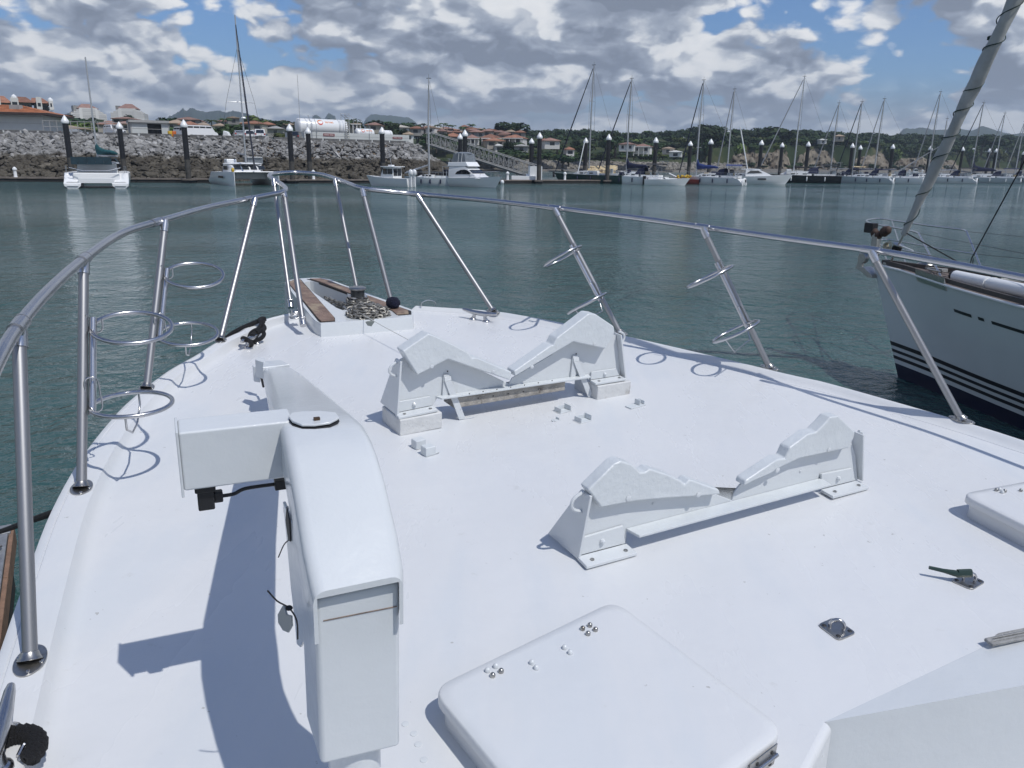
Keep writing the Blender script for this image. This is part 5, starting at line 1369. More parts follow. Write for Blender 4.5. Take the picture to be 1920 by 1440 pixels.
# dark lines: stay tackle and inner stay
def st3(px, py, b): return onplane(px, py, N3(0, b, 0), NP)
mb = MB(); mb.tube([b0 + sd * .05, st3(1794, 490, 0)], .011, 6); mb.build('control_line', M['blackrope'], NS)
i0 = st3(1822, 484, -.0); i1 = st3(1922, 300, -.0)
mb = MB(); mb.tube([i0, i1, i1 + (i1 - i0) * 5], .010, 6); mb.tube([i0, st3(1815, 512, 0)], .008, 6); mb.tube([i0 + NA * .03, st3(1822, 508, 0)], .008, 6); mb.build('inner_stay', M['blackrope'], NS)
# white sail bag roll and grey gear on deck
w0, w1 = onplane(1792, 518, V((0, 0, ZS + .16)), V((0, 0, 1))), onplane(1990, 560, V((0, 0, ZS + .16)), V((0, 0, 1)))
mb = MB(); n1 = w0.lerp(w1, .36)
mb.tube([w0, n1 - (w1 - w0) * .012], .095, 18); mb.tube([n1 + (w1 - w0) * .012, w1], .098, 18); mb.tube([n1 - (w1 - w0) * .012, n1 + (w1 - w0) * .012], .075, 12)
rl = mb.build('rolled_white_tube', M['whitegel'], NS, smooth=60)
mb = MB(); mb.tube([w0 - (w1 - w0).normalized() * .07, w0], .08, 16); mb.build('tube_end', M['black'], rl)
for px, py, r_ in ((1800, 507, .10), (1842, 510, .09), (1872, 516, .08)):
    c = onplane(px, py, V((0, 0, ZS + .12)), V((0, 0, 1))); mb = MB()
    for k in range(4): mb.ring(c + V((random.uniform(-.02, .02), random.uniform(-.02, .02), .02 * k)), V((.1, .1, 1)), r_ * (1 - .08 * k), .011, 20, 6)
    mb.build('rope_coil', M['blackrope'], NS)
c = onplane(1737, 497, V((0, 0, ZS + .16)), V((0, 0, 1))); mb = MB(); mb.ball(c, .16, .16, .07, 20, 10); mb.build('windlass_cover', M['dullsteel'], NS)
c = onplane(1752, 506, V((0, 0, ZS + .1)), V((0, 0, 1))); mb = MB(); mb.box(-.3, .25, -.12, .12, -.02, .05, lambda p: c + NA * p.x + NP * p.y + V((0, 0, p.z))); mb.build('hatch_board', M['louvre'], NS, bevel=.01)
# mast and boom beyond the frame, so the stays have something to hang from
mb = MB(); mt = N3(nloc(b2)[0] + .1, 0, b2.z + .3); m0 = N3(nloc(b2)[0] + .1, 0, ZS); mb.tube([m0, mt], .11, 14); mb.build('mast', M['alu'], NS)
# =================================================================== marina: piles, pontoon, boats
SC = lambda p: p.y / F * math.sqrt(1 + 0) * 1.0          # metres per picture pixel at that depth (roughly)
def top_h(base, px, py):               # height of the pixel above the base along a vertical
    d = ray(px, py); k = (base.y) / d.y; return (EYE + d * k).z - base.z
PILES = [((137, 342), 216), ((230, 336), 228), ((355, 343), 224), ((549, 345), 232), ((580, 338), 238), ((719, 343), 238), ((863, 338), 250), ((872, 345), 243), ((996, 330), 259), ((1010, 345), 248), ((1097, 334), 258), ((1138, 342), 251), ((1225, 345), 257), ((1292, 333), 264), ((1327, 345), 260), ((1421, 342), 262), ((1463, 334), 267), ((1508, 342), 265), ((1590, 342), 268), ((1609, 334), 272), ((1665, 343), 270), ((1735, 342), 273), ((1800, 336), 275), ((1850, 335), 278), ((1858, 341), 278), ((1910, 341), 283)]
mbp = MB(); mbp.lathe(V((0, 0, 3.4)), [(.38, 0), (.38, 4.55)], 16); pm = mbp.mesh('sleeve', M['pile'])
mbp = MB(); mbp.lathe(V((0, 0, -2)), [(.375, 0), (.375, 5.4)], 16); pf = mbp.mesh('foot', M['pilebase'])
mbp = MB(); mbp.lathe(V((0, 0, 7.95)), [(.46, 0), (.50, .06), (.50, .34), (.45, .45), (.22, .85), (.04, 1.12)], 16); pc_ = mbp.mesh('cone_cap', M['tankwhite'])
rowp = []
DOCKX = [(-61.8, 113.7), (-47.4, 117.5), (-32.8, 122), (-21.3, 127.5), (-8.1, 133), (4.1, 140), (17.7, 148), (25.4, 153), (36.7, 160), (52.1, 171), (64.4, 180), (76.9, 187), (90, 196), (112.9, 216), (134.6, 233)]
def dock_y(x): return interp(x, DOCKX) if x > -61.8 else 113.7 + (x + 61.8) * .22
for i, ((px, py), ty) in enumerate(PILES):
    front = py >= 341
    b = at(px, py)
    if front:
        u = b.x / b.y; y = b.y
        for _ in range(20): y = dock_y(u * y)
        b = V((u * y, y, 0))
    else:
        u = px2u(px); y = dock_y(u * b.y) + 10
        for _ in range(20): y = dock_y(u * y) + 10
        b = V((u * y, y, 0))
    h = top_h(b, px, ty); s_ = h / 9.07
    nm = ('front row' if front else 'back row')
    o = empty('mooring_pile', b, None, 'pile', 'black mooring piles with white cone caps')
    pass
    for me, n_ in ((pf, 'foot'), (pm, 'sleeve'), (pc_, 'cone_cap')):
        q = bpy.data.objects.new(n_, me); COL.objects.link(q); q.parent = o
    o.scale = (1, 1, s_)
    rowp.append((b, front, o, px))
PNAMES = ['at the left end of the breakwater, beside the teal-covered catamaran', 'just right of the teal-covered catamaran', 'between the two catamarans, in front of the vans', 'right of the large catamaran, first of a close pair', 'behind the rail top, left of the big fuel tank', 'standing in front of the small pilothouse boat', 'behind the flybridge cruiser, half hidden', 'in front of the flybridge cruiser', 'behind the foot of the gangway', 'at the foot of the gangway, nearest', 'behind the ketch with the tan tarpaulin', 'in front of the tan tarpaulin', 'left of the small white runabout', 'behind the red boat with yellow gear', 'in front of the sloop with the bright blue sail cover', 'in front of the white express cruiser', 'behind the bow of the black sloop', 'beside the stern of the black sloop', 'left of the sloop with the round white stern', 'behind the sloop with the round white stern', 'right of the sloop with the round white stern', 'left of the furled headsail', 'just right of the furled headsail', 'behind the yacht with the navy awning', 'in front of the yacht with the navy awning', 'at the right edge of the picture']
for (b, fr, o, px), nme in zip(rowp, PNAMES): o['label'] = 'black white-capped pile ' + nme

# floating pontoon in sections
def dockpt(px, off=0.0, z=0):
    u = px2u(px); y = 130
    for _ in range(30): y = dock_y(u * y) + off
    return V((u * y, y, z))
segs_ = [(-30, 141), (141, 250), (250, 358), (358, 430), (505, 552), (552, 630), (630, 722), (722, 800), (800, 876), (905, 1013), (1013, 1142), (1142, 1230), (1230, 1330), (1330, 1424), (1424, 1512), (1512, 1594), (1594, 1668), (1668, 1740), (1740, 1800), (1800, 1862), (1862, 1925), (1925, 2000)]
PT = empty('floating_pontoon', dockpt(500, 1), 'long dark-sided floating pontoon that the marina boats lie along', 'pontoon')
for i, (a0, a1) in enumerate(segs_):
    p0, p1 = dockpt(a0 + 1, 1.2), dockpt(a1, 1.2); d = (p1 - p0); n = V((-d.y, d.x, 0)).normalized()
    mb = MB(); q = [p0, p1, p1 + n * 2.4, p0 + n * 2.4]
    mb.prism([V((x.x, x.y, .42)) for x in q], V((0, 0, .18))); mb.build('deck_section', M['pontoon'], PT)
    mb = MB(); q = [p0 + n * .12 , p1 + n * .12, p1 + n * 2.2, p0 + n * 2.2]; mb.prism([V((x.x, x.y, -.35)) for x in q], V((0, 0, .76))); mb.build('float', M['pontoonfloat'], PT)
for (b, fr, o, px) in rowp:              # stub that holds each front pile
    if fr:
        mb = MB(); mb.box(-.7, .7, -.75, 2.0, .40, .62, lambda p: b + p); mb.build('pile_guide', M['pontoon'], PT)
        mb = MB(); mb.box(-.55, .55, -.6, 2.0, -.35, .39, lambda p: b + p); mb.build('float', M['pontoonfloat'], PT)
        mb = MB(); mb.box(.4, 3.2, -.15, 1.6, .40, .58, lambda p: b + V((-1 * p.x * 2.2, p.y + .3 * p.x, p.z))); 
for px in (23, 586, 952, 1060, 1400):
    b = dockpt(px, 2.4, .6); mb = MB(); mb.lathe(b, [(.26, 0), (.22, .1), (.2, .9), (.3, .95), (.3, 1.15), (.16, 1.3), (.05, 1.4)], 12)
    o = mb.build('service_pedestal', M['tankwhite'], None, org=b); tag(o, {23: 'white service pedestal on the pontoon at the far left', 586: 'white service pedestal on the pontoon below the big fuel tank', 952: 'white service pedestal on the pontoon right of the flybridge cruiser', 1060: 'white service pedestal beside the ketch with the tan tarpaulin', 1400: 'white service pedestal behind the express cruiser'}[px], 'pedestal')
for px, lb in ((923, 'left'), (942, 'right')):
    b = dockpt(px, .8, .25); mb = MB(); mb.ball(b, .33, .33, .38, 12, 8); o = mb.build('fender_ball', M['whitegel'], None, org=b); tag(o, '%s of two round white fenders on the pontoon by the gangway' % lb, 'fender')

# ---- boats, each built round its own origin: x forward, y to port, z up
def xf(o_, ang):
    c, s = math.cos(ang), math.sin(ang)
    return lambda p: o_ + V((p[0] * c - p[1] * s, p[0] * s + p[1] * c, p[2]))
def bhull(L, Bm, Fb, T, sugar=False, flare=.15, n=14, sheer=.25, bowr=.08):
    mb = MB(); rows = []
    for i in range(n + 1):
        t = i / n; x = -L / 2 + L * t
        hb = Bm / 2 * min(1, (1 - max(0, (t - .45) / .55) ** 2.1)) * (.78 + .22 * min(1, t / .35))
        z = Fb * (1 + sheer * max(0, t - .3) ** 1.5 - .03)
        ov = bowr * L * t ** 3
        wl = hb * (1 - flare) * (1 if t < .9 else (1 - t) / .1 * .9 + .1)
        tr = 0
        if sugar and i < 2: z = Fb * (.25 + .55 * i)
        rows.append([T((x + ov, hb, z)), T((x + ov * .5, (hb + wl) / 2 * 1.03, z * .5)), T((x, wl, 0)), T((x, wl * .8, -.25)), T((x, -wl * .8, -.25)), T((x, -wl, 0)), T((x + ov * .5, -(hb + wl) / 2 * 1.03, z * .5)), T((x + ov, -hb, z))])
    mb.loft(rows, closed=True); return mb
def sloop(px, py, topx_y, ang, L, lab, hullm='whitegel', cover='canvas_navy', Bm=None, Fb=1.1, furl='darkfurl', dodger='canvas_navy', mastx=.08, boom=True, stripe='canvas_navy', sugar=False, bimini=None, radar=None, spread=(.45, .75), furlend=None, base=None, cov_h=.5, arch=False, group=None):
    Bm = Bm or L * .30
    b = base or at(px, py); a_ = ang; I = xf(V((0, 0, 0)), 0)
    o = empty('sailboat', b, lab, 'sailboat', 'boats moored along the pontoon', rz=a_); ZSC = 1.25; o.scale = (1, 1, ZSC)
    P = lambda mb, n, m, par=o, **k: mb.build(n, M[m] if isinstance(m, str) else m, par, org=V((0, 0, 0)), **k)
    h = P(bhull(L, Bm, Fb, I, sugar), 'hull', hullm, smooth=50)
    mb = bhull(L * 1.002, Bm * .99, Fb, I, sugar)
    mb2 = MB(); rows = []
    for i in range(15):
        t = i / 14; x = -L / 2 + L * t; hb = Bm / 2 * min(1, (1 - max(0, (t - .45) / .55) ** 2.1)) * (.78 + .22 * min(1, t / .35)); wl = hb * .85 * (1 if t < .9 else (1 - t) / .1 * .9 + .1)
        rows.append([(x, wl + .012, .16), (x, wl * .97 + .012, -.1)])
    mb2.loft([[V(p) for p in r] for r in rows], closed=False); mb2.loft([[V((p[0], -p[1], p[2])) for p in r[::-1]] for r in rows], closed=False); P(mb2, 'boot_stripe', stripe, h)
    # coachroof
    mb = MB(); secs = []
    for x, w_, z in ((-.12, .62, .0), (-.11, .62, .42), (.05, .60, .45), (.20, .45, .34), (.27, .30, .05)):
        X, Wd, Z = x * L, w_ * Bm / 2, Fb + z * L / 11; secs.append([V((X, Wd, Fb - .05)), V((X, Wd * .9, Z)), V((X, 0, Z + .06)), V((X, -Wd * .9, Z)), V((X, -Wd, Fb - .05))])
    mb.loft(secs, closed=True); cr_ = P(mb, 'coachroof', 'whitegel', smooth=30)
    for sg in (1, -1):
        for k in range(3):
            x0 = (-.06 + .075 * k) * L; mb = MB(); y = .585 * Bm / 2 * sg * (1 - .05 * k); mb.box(x0, x0 + .055 * L, min(y, y + .03 * sg), max(y, y + .03 * sg), Fb + .14, Fb + .30); P(mb, 'window', 'window', cr_)
    mb = MB(); 
    for sg in (1, -1):
        for k in range(7):
            x = -L * .45 + k * L * .14; hb = Bm / 2 * min(1, (1 - max(0, ((x / L + .5) - .45) / .55) ** 2.1)) * .92
            mb.tube([V((x, sg * hb, Fb)), V((x, sg * hb, Fb + .62))], .018, 5)
        pts = [V((-L * .45 + k * L * .14, sg * Bm / 2 * min(1, (1 - max(0, ((-.45 + k * .14 + .5) - .45) / .55) ** 2.1)) * .92, Fb + .62)) for k in range(7)] + [V((L * .49, 0, Fb + .75))]
        mb.tube(pts, .016, 5)
    P(mb, 'guard_rail', 'steel')['kind'] = 'stuff'
    mx = mastx * L
    for _ in range(6):
        q_ = prj(V((b.x + math.cos(a_) * mx, b.y + math.sin(a_) * mx, 0)) + V((0, 0, top_h(V((b.x, b.y, 0)), *topx_y))))
        mx -= max(-2.0, min(2.0, (q_[0] - topx_y[0]) * b.y / F / min(-.5, math.cos(a_)))) if True else 0
    mx = max(-L * .42, min(L * .36, mx))
    bw = V((b.x - math.sin(a_) * 0 + math.cos(a_) * mx, b.y + math.sin(a_) * mx, 0)); H = top_h(bw, *topx_y) / ZSC
    mb = MB(); mb.tube([V((mx, 0, Fb)), V((mx, 0, H * .6)), V((mx - .012 * H, 0, H))], [.15, .14, .10], 8); ms = P(mb, 'mast', 'alu')
    for f in spread:
        mb = MB(); mb.tube([V((mx - .15, -Bm * .34, H * f)), V((mx, 0, H * f)), V((mx - .15, Bm * .34, H * f))], .035, 6); P(mb, 'spreader', 'alu', ms)
    mb = MB(); mb.tube([V((mx - .012 * H, 0, H)), V((mx - .012 * H, 0, H + .45))], .02, 5); mb.box(mx - .5, mx + .2, -.03, .03, H - .02, H + .05); P(mb, 'masthead_gear', 'wiremat', ms)
    if radar:
        mb = MB(); mb.lathe(V((mx + .35, 0, H * radar)), [(.30, 0), (.33, .08), (.28, .2), (.1, .25)], 12); mb.box(mx, mx + .3, -.05, .05, H * radar - .05, H * radar + .01); P(mb, 'radar_dome', 'whitegel', ms)
    for sg in (1, -1):
        mb = MB(); mb.tube([V((mx - .2, sg * Bm * .46, Fb)), V((mx - .15, sg * Bm * .34, H * spread[0])), V((mx - .15, sg * Bm * .34 * (1 if len(spread) > 1 else .5), H * (spread[1] if len(spread) > 1 else .8))), V((mx - .012 * H, 0, H * .98))], .022, 4); P(mb, 'shroud', 'wiremat', ms)
    bowx = L * .5 + L * .06
    fr = furlend or .97
    mb = MB(); A, Bq = V((bowx, 0, Fb * 1.15 + .3)), V((mx, 0, H * fr)); mb.tube([A, A.lerp(Bq, .08), A.lerp(Bq, .5), Bq], [.07, .12, .11, .07], 8); P(mb, 'furled_jib', furl)
    mb = MB(); mb.tube([V((-L * .48, 0, Fb)), V((mx - .012 * H, 0, H))], .014, 4); P(mb, 'backstay', 'wiremat', ms)
    if boom:
        bz = Fb + 1.25; bl__ = L * .36
        mb = MB(); mb.tube([V((mx, 0, bz)), V((mx - bl__, 0, bz + .12))], .07, 8); bm = P(mb, 'boom', 'alu')
        if cover:
            mb = MB(); secs = []
            for t, r_, z_ in ((-.015, .10, cov_h * 1.9), (.02, .16, cov_h * 1.5), (.12, .20, cov_h * .75), (.4, .19, cov_h * .5), (.8, .15, cov_h * .38), (1.0, .07, .12)):
                X = mx - bl__ * t; secs.append([V((X, r_ * math.cos(q), bz + .1 * t - .1 + z_ * .5 + z_ * .62 * math.sin(q))) for q in [2 * math.pi * j / 8 for j in range(8)]])
            mb.loft(secs, closed=True); P(mb, 'sail_cover', cover, bm, smooth=60)
    if dodger:
        mb = MB(); secs = []
        for t, z_ in ((-.06, .05), (-.12, .72), (-.17, .85), (-.20, .85)):
            secs.append([V((t * L, Bm * .30, Fb + .3)), V((t * L, Bm * .26, Fb + .35 + z_)), V((t * L, 0, Fb + .42 + z_)), V((t * L, -Bm * .26, Fb + .35 + z_)), V((t * L, -Bm * .30, Fb + .3))])
        mb.loft(secs, closed=False); P(mb, 'dodger', dodger, smooth=50)
    if bimini:
        mb = MB(); z_ = Fb + 1.75; secs = [[V((x * L, Bm * .36, z_ - .12)), V((x * L, Bm * .18, z_ + .06)), V((x * L, -Bm * .18, z_ + .06)), V((x * L, -Bm * .36, z_ - .12))] for x in (-.47, -.35, -.22)]
        mb.loft(secs, closed=False); bi = P(mb, 'bimini', bimini, smooth=50)
        mb = MB()
        for x in (-.46, -.23):
            for sg in (1, -1): mb.tube([V((x * L, sg * Bm * .36, z_ - .12)), V((-.34 * L, sg * Bm * .40, Fb))], .02, 5)
        P(mb, 'bimini_frame', 'steel', bi)
    if arch:
        mb = MB(); mb.tube([V((-L * .46, Bm * .36, Fb)), V((-L * .47, Bm * .36, Fb + 2.1)), V((-L * .47, -Bm * .36, Fb + 2.1)), V((-L * .46, -Bm * .36, Fb))], .035, 6); mb.box(-L * .5, -L * .42, -Bm * .3, Bm * .3, Fb + 2.12, Fb + 2.17); P(mb, 'stern_arch', 'steel')
    for sg in (1, -1):
        for fx in (-.28, -.05, .15):
            mb = MB(); y_ = sg * (Bm / 2 * .97 + .10); mb.tube([V((fx * L, y_, Fb * .25)), V((fx * L, y_, Fb * .32)), V((fx * L, y_, Fb * .75)), V((fx * L, y_, Fb * .82))], [.05, .12, .12, .05], 8); P(mb, 'fender', 'canvas_navy' if int(px) % 3 else 'whitegel')
    random.seed(int(px)); 
    for k in range(5):
        x_, y_ = random.uniform(-.42, .30) * L, random.uniform(-.28, .28) * Bm; a2, b2, c2 = random.uniform(.2, .55), random.uniform(.15, .4), random.uniform(.2, .6)
        mb = MB(); mb.box(x_ - a2, x_ + a2, y_ - b2, y_ + b2, Fb + .1, Fb + .35 + c2); P(mb, 'deck_bag', random.choice(('canvas_navy', 'canvas_black', 'furl', 'whitegel', 'canvas_tan', 'greygel')), bevel=.08)
    # cockpit gear
    mb = MB(); mb.box(-.42 * L, -.15 * L, -Bm * .30, Bm * .30, Fb - .1, Fb + .22); P(mb, 'cockpit_coaming', 'whitegel')
    mb = MB(); mb.ring(V((-.38 * L, 0, Fb + .75)), V((1, 0, .15)), .38, .02, 20, 5); mb.box(-.39 * L, -.37 * L, -.08, .08, Fb, Fb + .75); P(mb, 'steering_wheel', 'steel')
    if sugar:
        mb = MB(); mb.ball(V((-L * .495, 0, Fb * .45)), .18, Bm * .33, Fb * .52, 16, 10); P(mb, 'scoop_stern', 'whitegel')
        mb = MB(); mb.box(-L * .52, -L * .505, -.18, .18, Fb * .4, Fb * .75); P(mb, 'stern_locker', 'window')
    return o
R_ = math.radians
def hatdir(px): return 0
# catamarans
def catamaran(px, py, top, ang, L, Bm, lab, stern, mast_px=None, cover=None, base=None):
    b = at(px, py); o = empty('catamaran', b, lab, 'catamaran', 'boats moored along the pontoon', rz=ang)
    P = lambda mb, n, m, par=o, **k: mb.build(n, M[m] if isinstance(m, str) else m, par, org=V((0, 0, 0)), **k)
    Fb = 1.7
    hb = P(MB(), 'hulls', 'whitegel') if False else None
    for sg in (1, -1):
        mb = MB(); rows = []
        for i in range(13):
            t = i / 12; x = -L / 2 + L * t; w_ = .85 * (1 - max(0, (t - .45) / .55) ** 2) + .04; z = Fb * (.30 if t < .06 else .55 if t < .1 else 1.0) * (1 + .12 * max(0, t - .4)); y = sg * (Bm / 2 - .85)
            rows.append([V((x, y + w_, z)), V((x, y + w_ * .95, z * .5)), V((x, y + w_ * .6, 0)), V((x, y + .1, -.3)), V((x, y - .1, -.3)), V((x, y - w_ * .6, 0)), V((x, y - w_ * .95, z * .5)), V((x, y - w_, z))])
        mb.loft(rows, closed=True); hl_ = P(mb, 'hull', 'whitegel', smooth=50)
        mb = MB(); mb.box(-L * .3, L * .25, sg * (Bm / 2 - .02) - .012, sg * (Bm / 2 - .02) + .012, Fb * .55, Fb * .72); P(mb, 'window', 'window', hl_)
        if stern:
            for k in range(2): mb = MB(); mb.box(-L / 2 - .12 + .3 * k, -L / 2 + .3 + .3 * k, sg * (Bm / 2 - .85) - .6, sg * (Bm / 2 - .85) + .6, .25 + .4 * k, .32 + .4 * k); P(mb, 'stern_step', 'whitegel', hl_)
    mb = MB(); mb.box(-L * .42, L * .16, -Bm / 2 + .9, Bm / 2 - .9, .75, Fb + .02); br_ = P(mb, 'bridge_deck', 'whitegel', bevel=.15)
    mb = MB(); secs = []
    for x, w_, z in ((-.20, .80, 0), (-.20, .78, 1.05), (.0, .74, 1.05), (.10, .60, .62), (.15, .5, .0)):
        secs.append([V((x * L, w_ * (Bm / 2 - .5), Fb - .02)), V((x * L, w_ * (Bm / 2 - .7), Fb + z)), V((x * L, -w_ * (Bm / 2 - .7), Fb + z)), V((x * L, -w_ * (Bm / 2 - .5), Fb - .02))])
    mb.loft(secs, closed=True); cab = P(mb, 'saloon', 'whitegel', smooth=30)
    for sg in (1, -1):
        for k in range(3): mb = MB(); mb.box(-L * .17 + k * L * .07, -L * .17 + k * L * .07 + L * .055, sg * .78 * (Bm / 2 - .58) - .02, sg * .78 * (Bm / 2 - .58) + .03, Fb + .3, Fb + .8); P(mb, 'window', 'window', cab)
    for k in range(4):
        y = -1.7 + k * 1.1 - .1; mb = MB(); mb.prism([V((.055 * L, y, Fb + .84)), V((.055 * L, y + .9, Fb + .84)), V((.125 * L, y + .9, Fb + .38)), V((.125 * L, y, Fb + .38))], V((.05, 0, .05))); P(mb, 'window', 'window', cab)
    mb = MB(); mb.ball(V((-.10 * L, 0, Fb + 1.12)), L * .20, Bm * .36, .22, 20, 8); P(mb, 'coachroof', 'whitegel', smooth=80)
    if stern:
        mb = MB(); z_ = Fb + 1.75; secs = [[V((x * L, Bm * .36, z_ - .55)), V((x * L, Bm * .32, z_ - .05)), V((x * L, 0, z_ + .12)), V((x * L, -Bm * .32, z_ - .05)), V((x * L, -Bm * .36, z_ - .55))] for x in (-.44, -.3, -.18)]
        mb.loft(secs, closed=False); P(mb, 'bimini', cover[1], smooth=50)
        for k in range(5):
            y = -1.8 + k * .85; mb = MB(); mb.box(-L * .445, -L * .43, y, y + .83, Fb + .95, Fb + 1.80); P(mb, 'cockpit_screen', cover[1])
        mb = MB()
        for sg in (1, -1): mb.tube([V((-.45 * L, sg * (Bm / 2 - .3), Fb)), V((-.45 * L, sg * (Bm / 2 - .3), Fb + .8)), V((-.3 * L, sg * (Bm / 2 - .2), Fb + .8)), V((-.3 * L, sg * (Bm / 2 - .2), Fb))], .025, 5)
        mb.tube([V((-.46 * L, -Bm * .4, Fb + .6)), V((-.48 * L, -Bm * .2, Fb + .25)), V((-.48 * L, Bm * .2, Fb + .25)), V((-.46 * L, Bm * .4, Fb + .6))], .05, 6); P(mb, 'stern_rail', 'steel')['kind'] = 'stuff'
        mb = MB(); mb.box(-.49 * L, -.44 * L, -Bm * .28, Bm * .28, .55, 1.15); P(mb, 'stern_platform', 'whitegel', bevel=.05)
    else:
        mb = MB(); mb.box(-L * .28, -L * .10, -.2, Bm * .26, Fb + 1.2, Fb + 2.0); 
        mb.v = [p + V((0, .9, 0)) for p in mb.v]; P(mb, 'helm_screen', 'vinyl'); mb = MB(); mb.box(-L * .30, -L * .08, .6, Bm * .36, Fb + 2.0, Fb + 2.08); P(mb, 'helm_roof', 'whitegel')
        mb = MB(); mb.box(-L * .2, -L * .06, -Bm * .30, -Bm * .12, Fb + 1.25, Fb + 1.75); P(mb, 'raft_canister', 'whitegel', bevel=.12)
        mb = MB(); mb.lathe(V((L * .36, 0, Fb + .0)), [(.08, 0), (.08, .02)], 6); mb.tube([V((L * .40, -Bm / 2 + .85, Fb + .1)), V((L * .40, Bm / 2 - .85, Fb + .1))], .09, 8); P(mb, 'crossbeam', 'alu')
        mb = MB(); mb.box(L * .16, L * .40, -Bm / 2 + 1.5, Bm / 2 - 1.5, Fb - .02, Fb + .01); P(mb, 'trampoline', 'canvas_black')
        mb = MB(); mb.ball(V((L * .45, -(Bm / 2 - .85), Fb + .35)), .22, .22, .3, 10, 6); P(mb, 'yellow_fender', 'yellow')
    mx = .0 if stern else .06 * L
    bw = V((b.x + math.cos(ang) * mx, b.y + math.sin(ang) * mx, 0)); H = top_h(bw, *top)
    mb = MB(); mb.tube([V((mx, 0, Fb + .9)), V((mx, 0, H))], [.12, .08], 8); ms = P(mb, 'mast', 'alu')
    if not stern:
        for f in (.50,): mb = MB(); mb.tube([V((mx - .5, -1.9, H * f)), V((mx, 0, H * f)), V((mx - .5, 1.9, H * f))], .04, 6); P(mb, 'spreader', 'alu', ms)
        for sg in (1, -1): mb = MB(); mb.tube([V((mx - 1.5, sg * (Bm / 2 - .3), Fb)), V((mx - .5, sg * 1.9, H * .5)), V((mx, 0, H * .82))], .02, 4); P(mb, 'shroud', 'wiremat', ms)
        mb = MB(); A, Bq = V((L * .44, 0, Fb + .4)), V((mx, 0, H * .95)); mb.tube([A, A.lerp(Bq, .4), Bq], [.09, .10, .06], 8); P(mb, 'furled_jib', 'darkfurl')
        mb = MB(); mb.tube([V((L * .40, 0, Fb + .3)), V((mx + .3, 0, H * .80))], .03, 6); P(mb, 'inner_stay', 'wiremat', ms)
        mb = MB(); mb.lathe(V((mx + .5, 0, H * .40)), [(.30, 0), (.34, .1), (.26, .25)], 12); P(mb, 'radar_dome', 'whitegel', ms)
        mb = MB(); mb.tube([V((mx, 0, Fb + 2.3)), V((mx - L * .36, 0, Fb + 2.6))], .12, 8); P(mb, 'boom', 'furl')
    else:
        mb = MB(); mb.tube([V((mx, 0, Fb + 2.0)), V((mx - L * .34, -2.4, Fb + 1.9))], .10, 8); bm = P(mb, 'boom', 'alu')
        mb = MB(); secs = []
        for t, r_, z_ in ((-.01, .15, 1.3), (.1, .22, .8), (.4, .28, .5), (.8, .25, .42), (1.0, .12, .2)):
            X = mx - L * .34 * t; secs.append([V((X, -2.4 * t + r_ * math.cos(q), Fb + 2.2 - .1 * t + z_ * .45 + z_ * .6 * math.sin(q))) for q in [2 * math.pi * j / 8 for j in range(8)]])
        mb.loft(secs, closed=True); P(mb, 'sail_cover', cover[0], bm, smooth=60)
    return o
catamaran(190, 350, (158, 107), R_(112), 10.5, 6.7, 'white catamaran seen from astern, with teal sail cover and dark teal bimini', True, cover=('canvas_teal', 'canvas_dkteal'), base=None)
catamaran(462, 346, (443, 28), R_(-58), 12.0, 7.6, 'large white catamaran with its bows towards us and a tall mast', False)

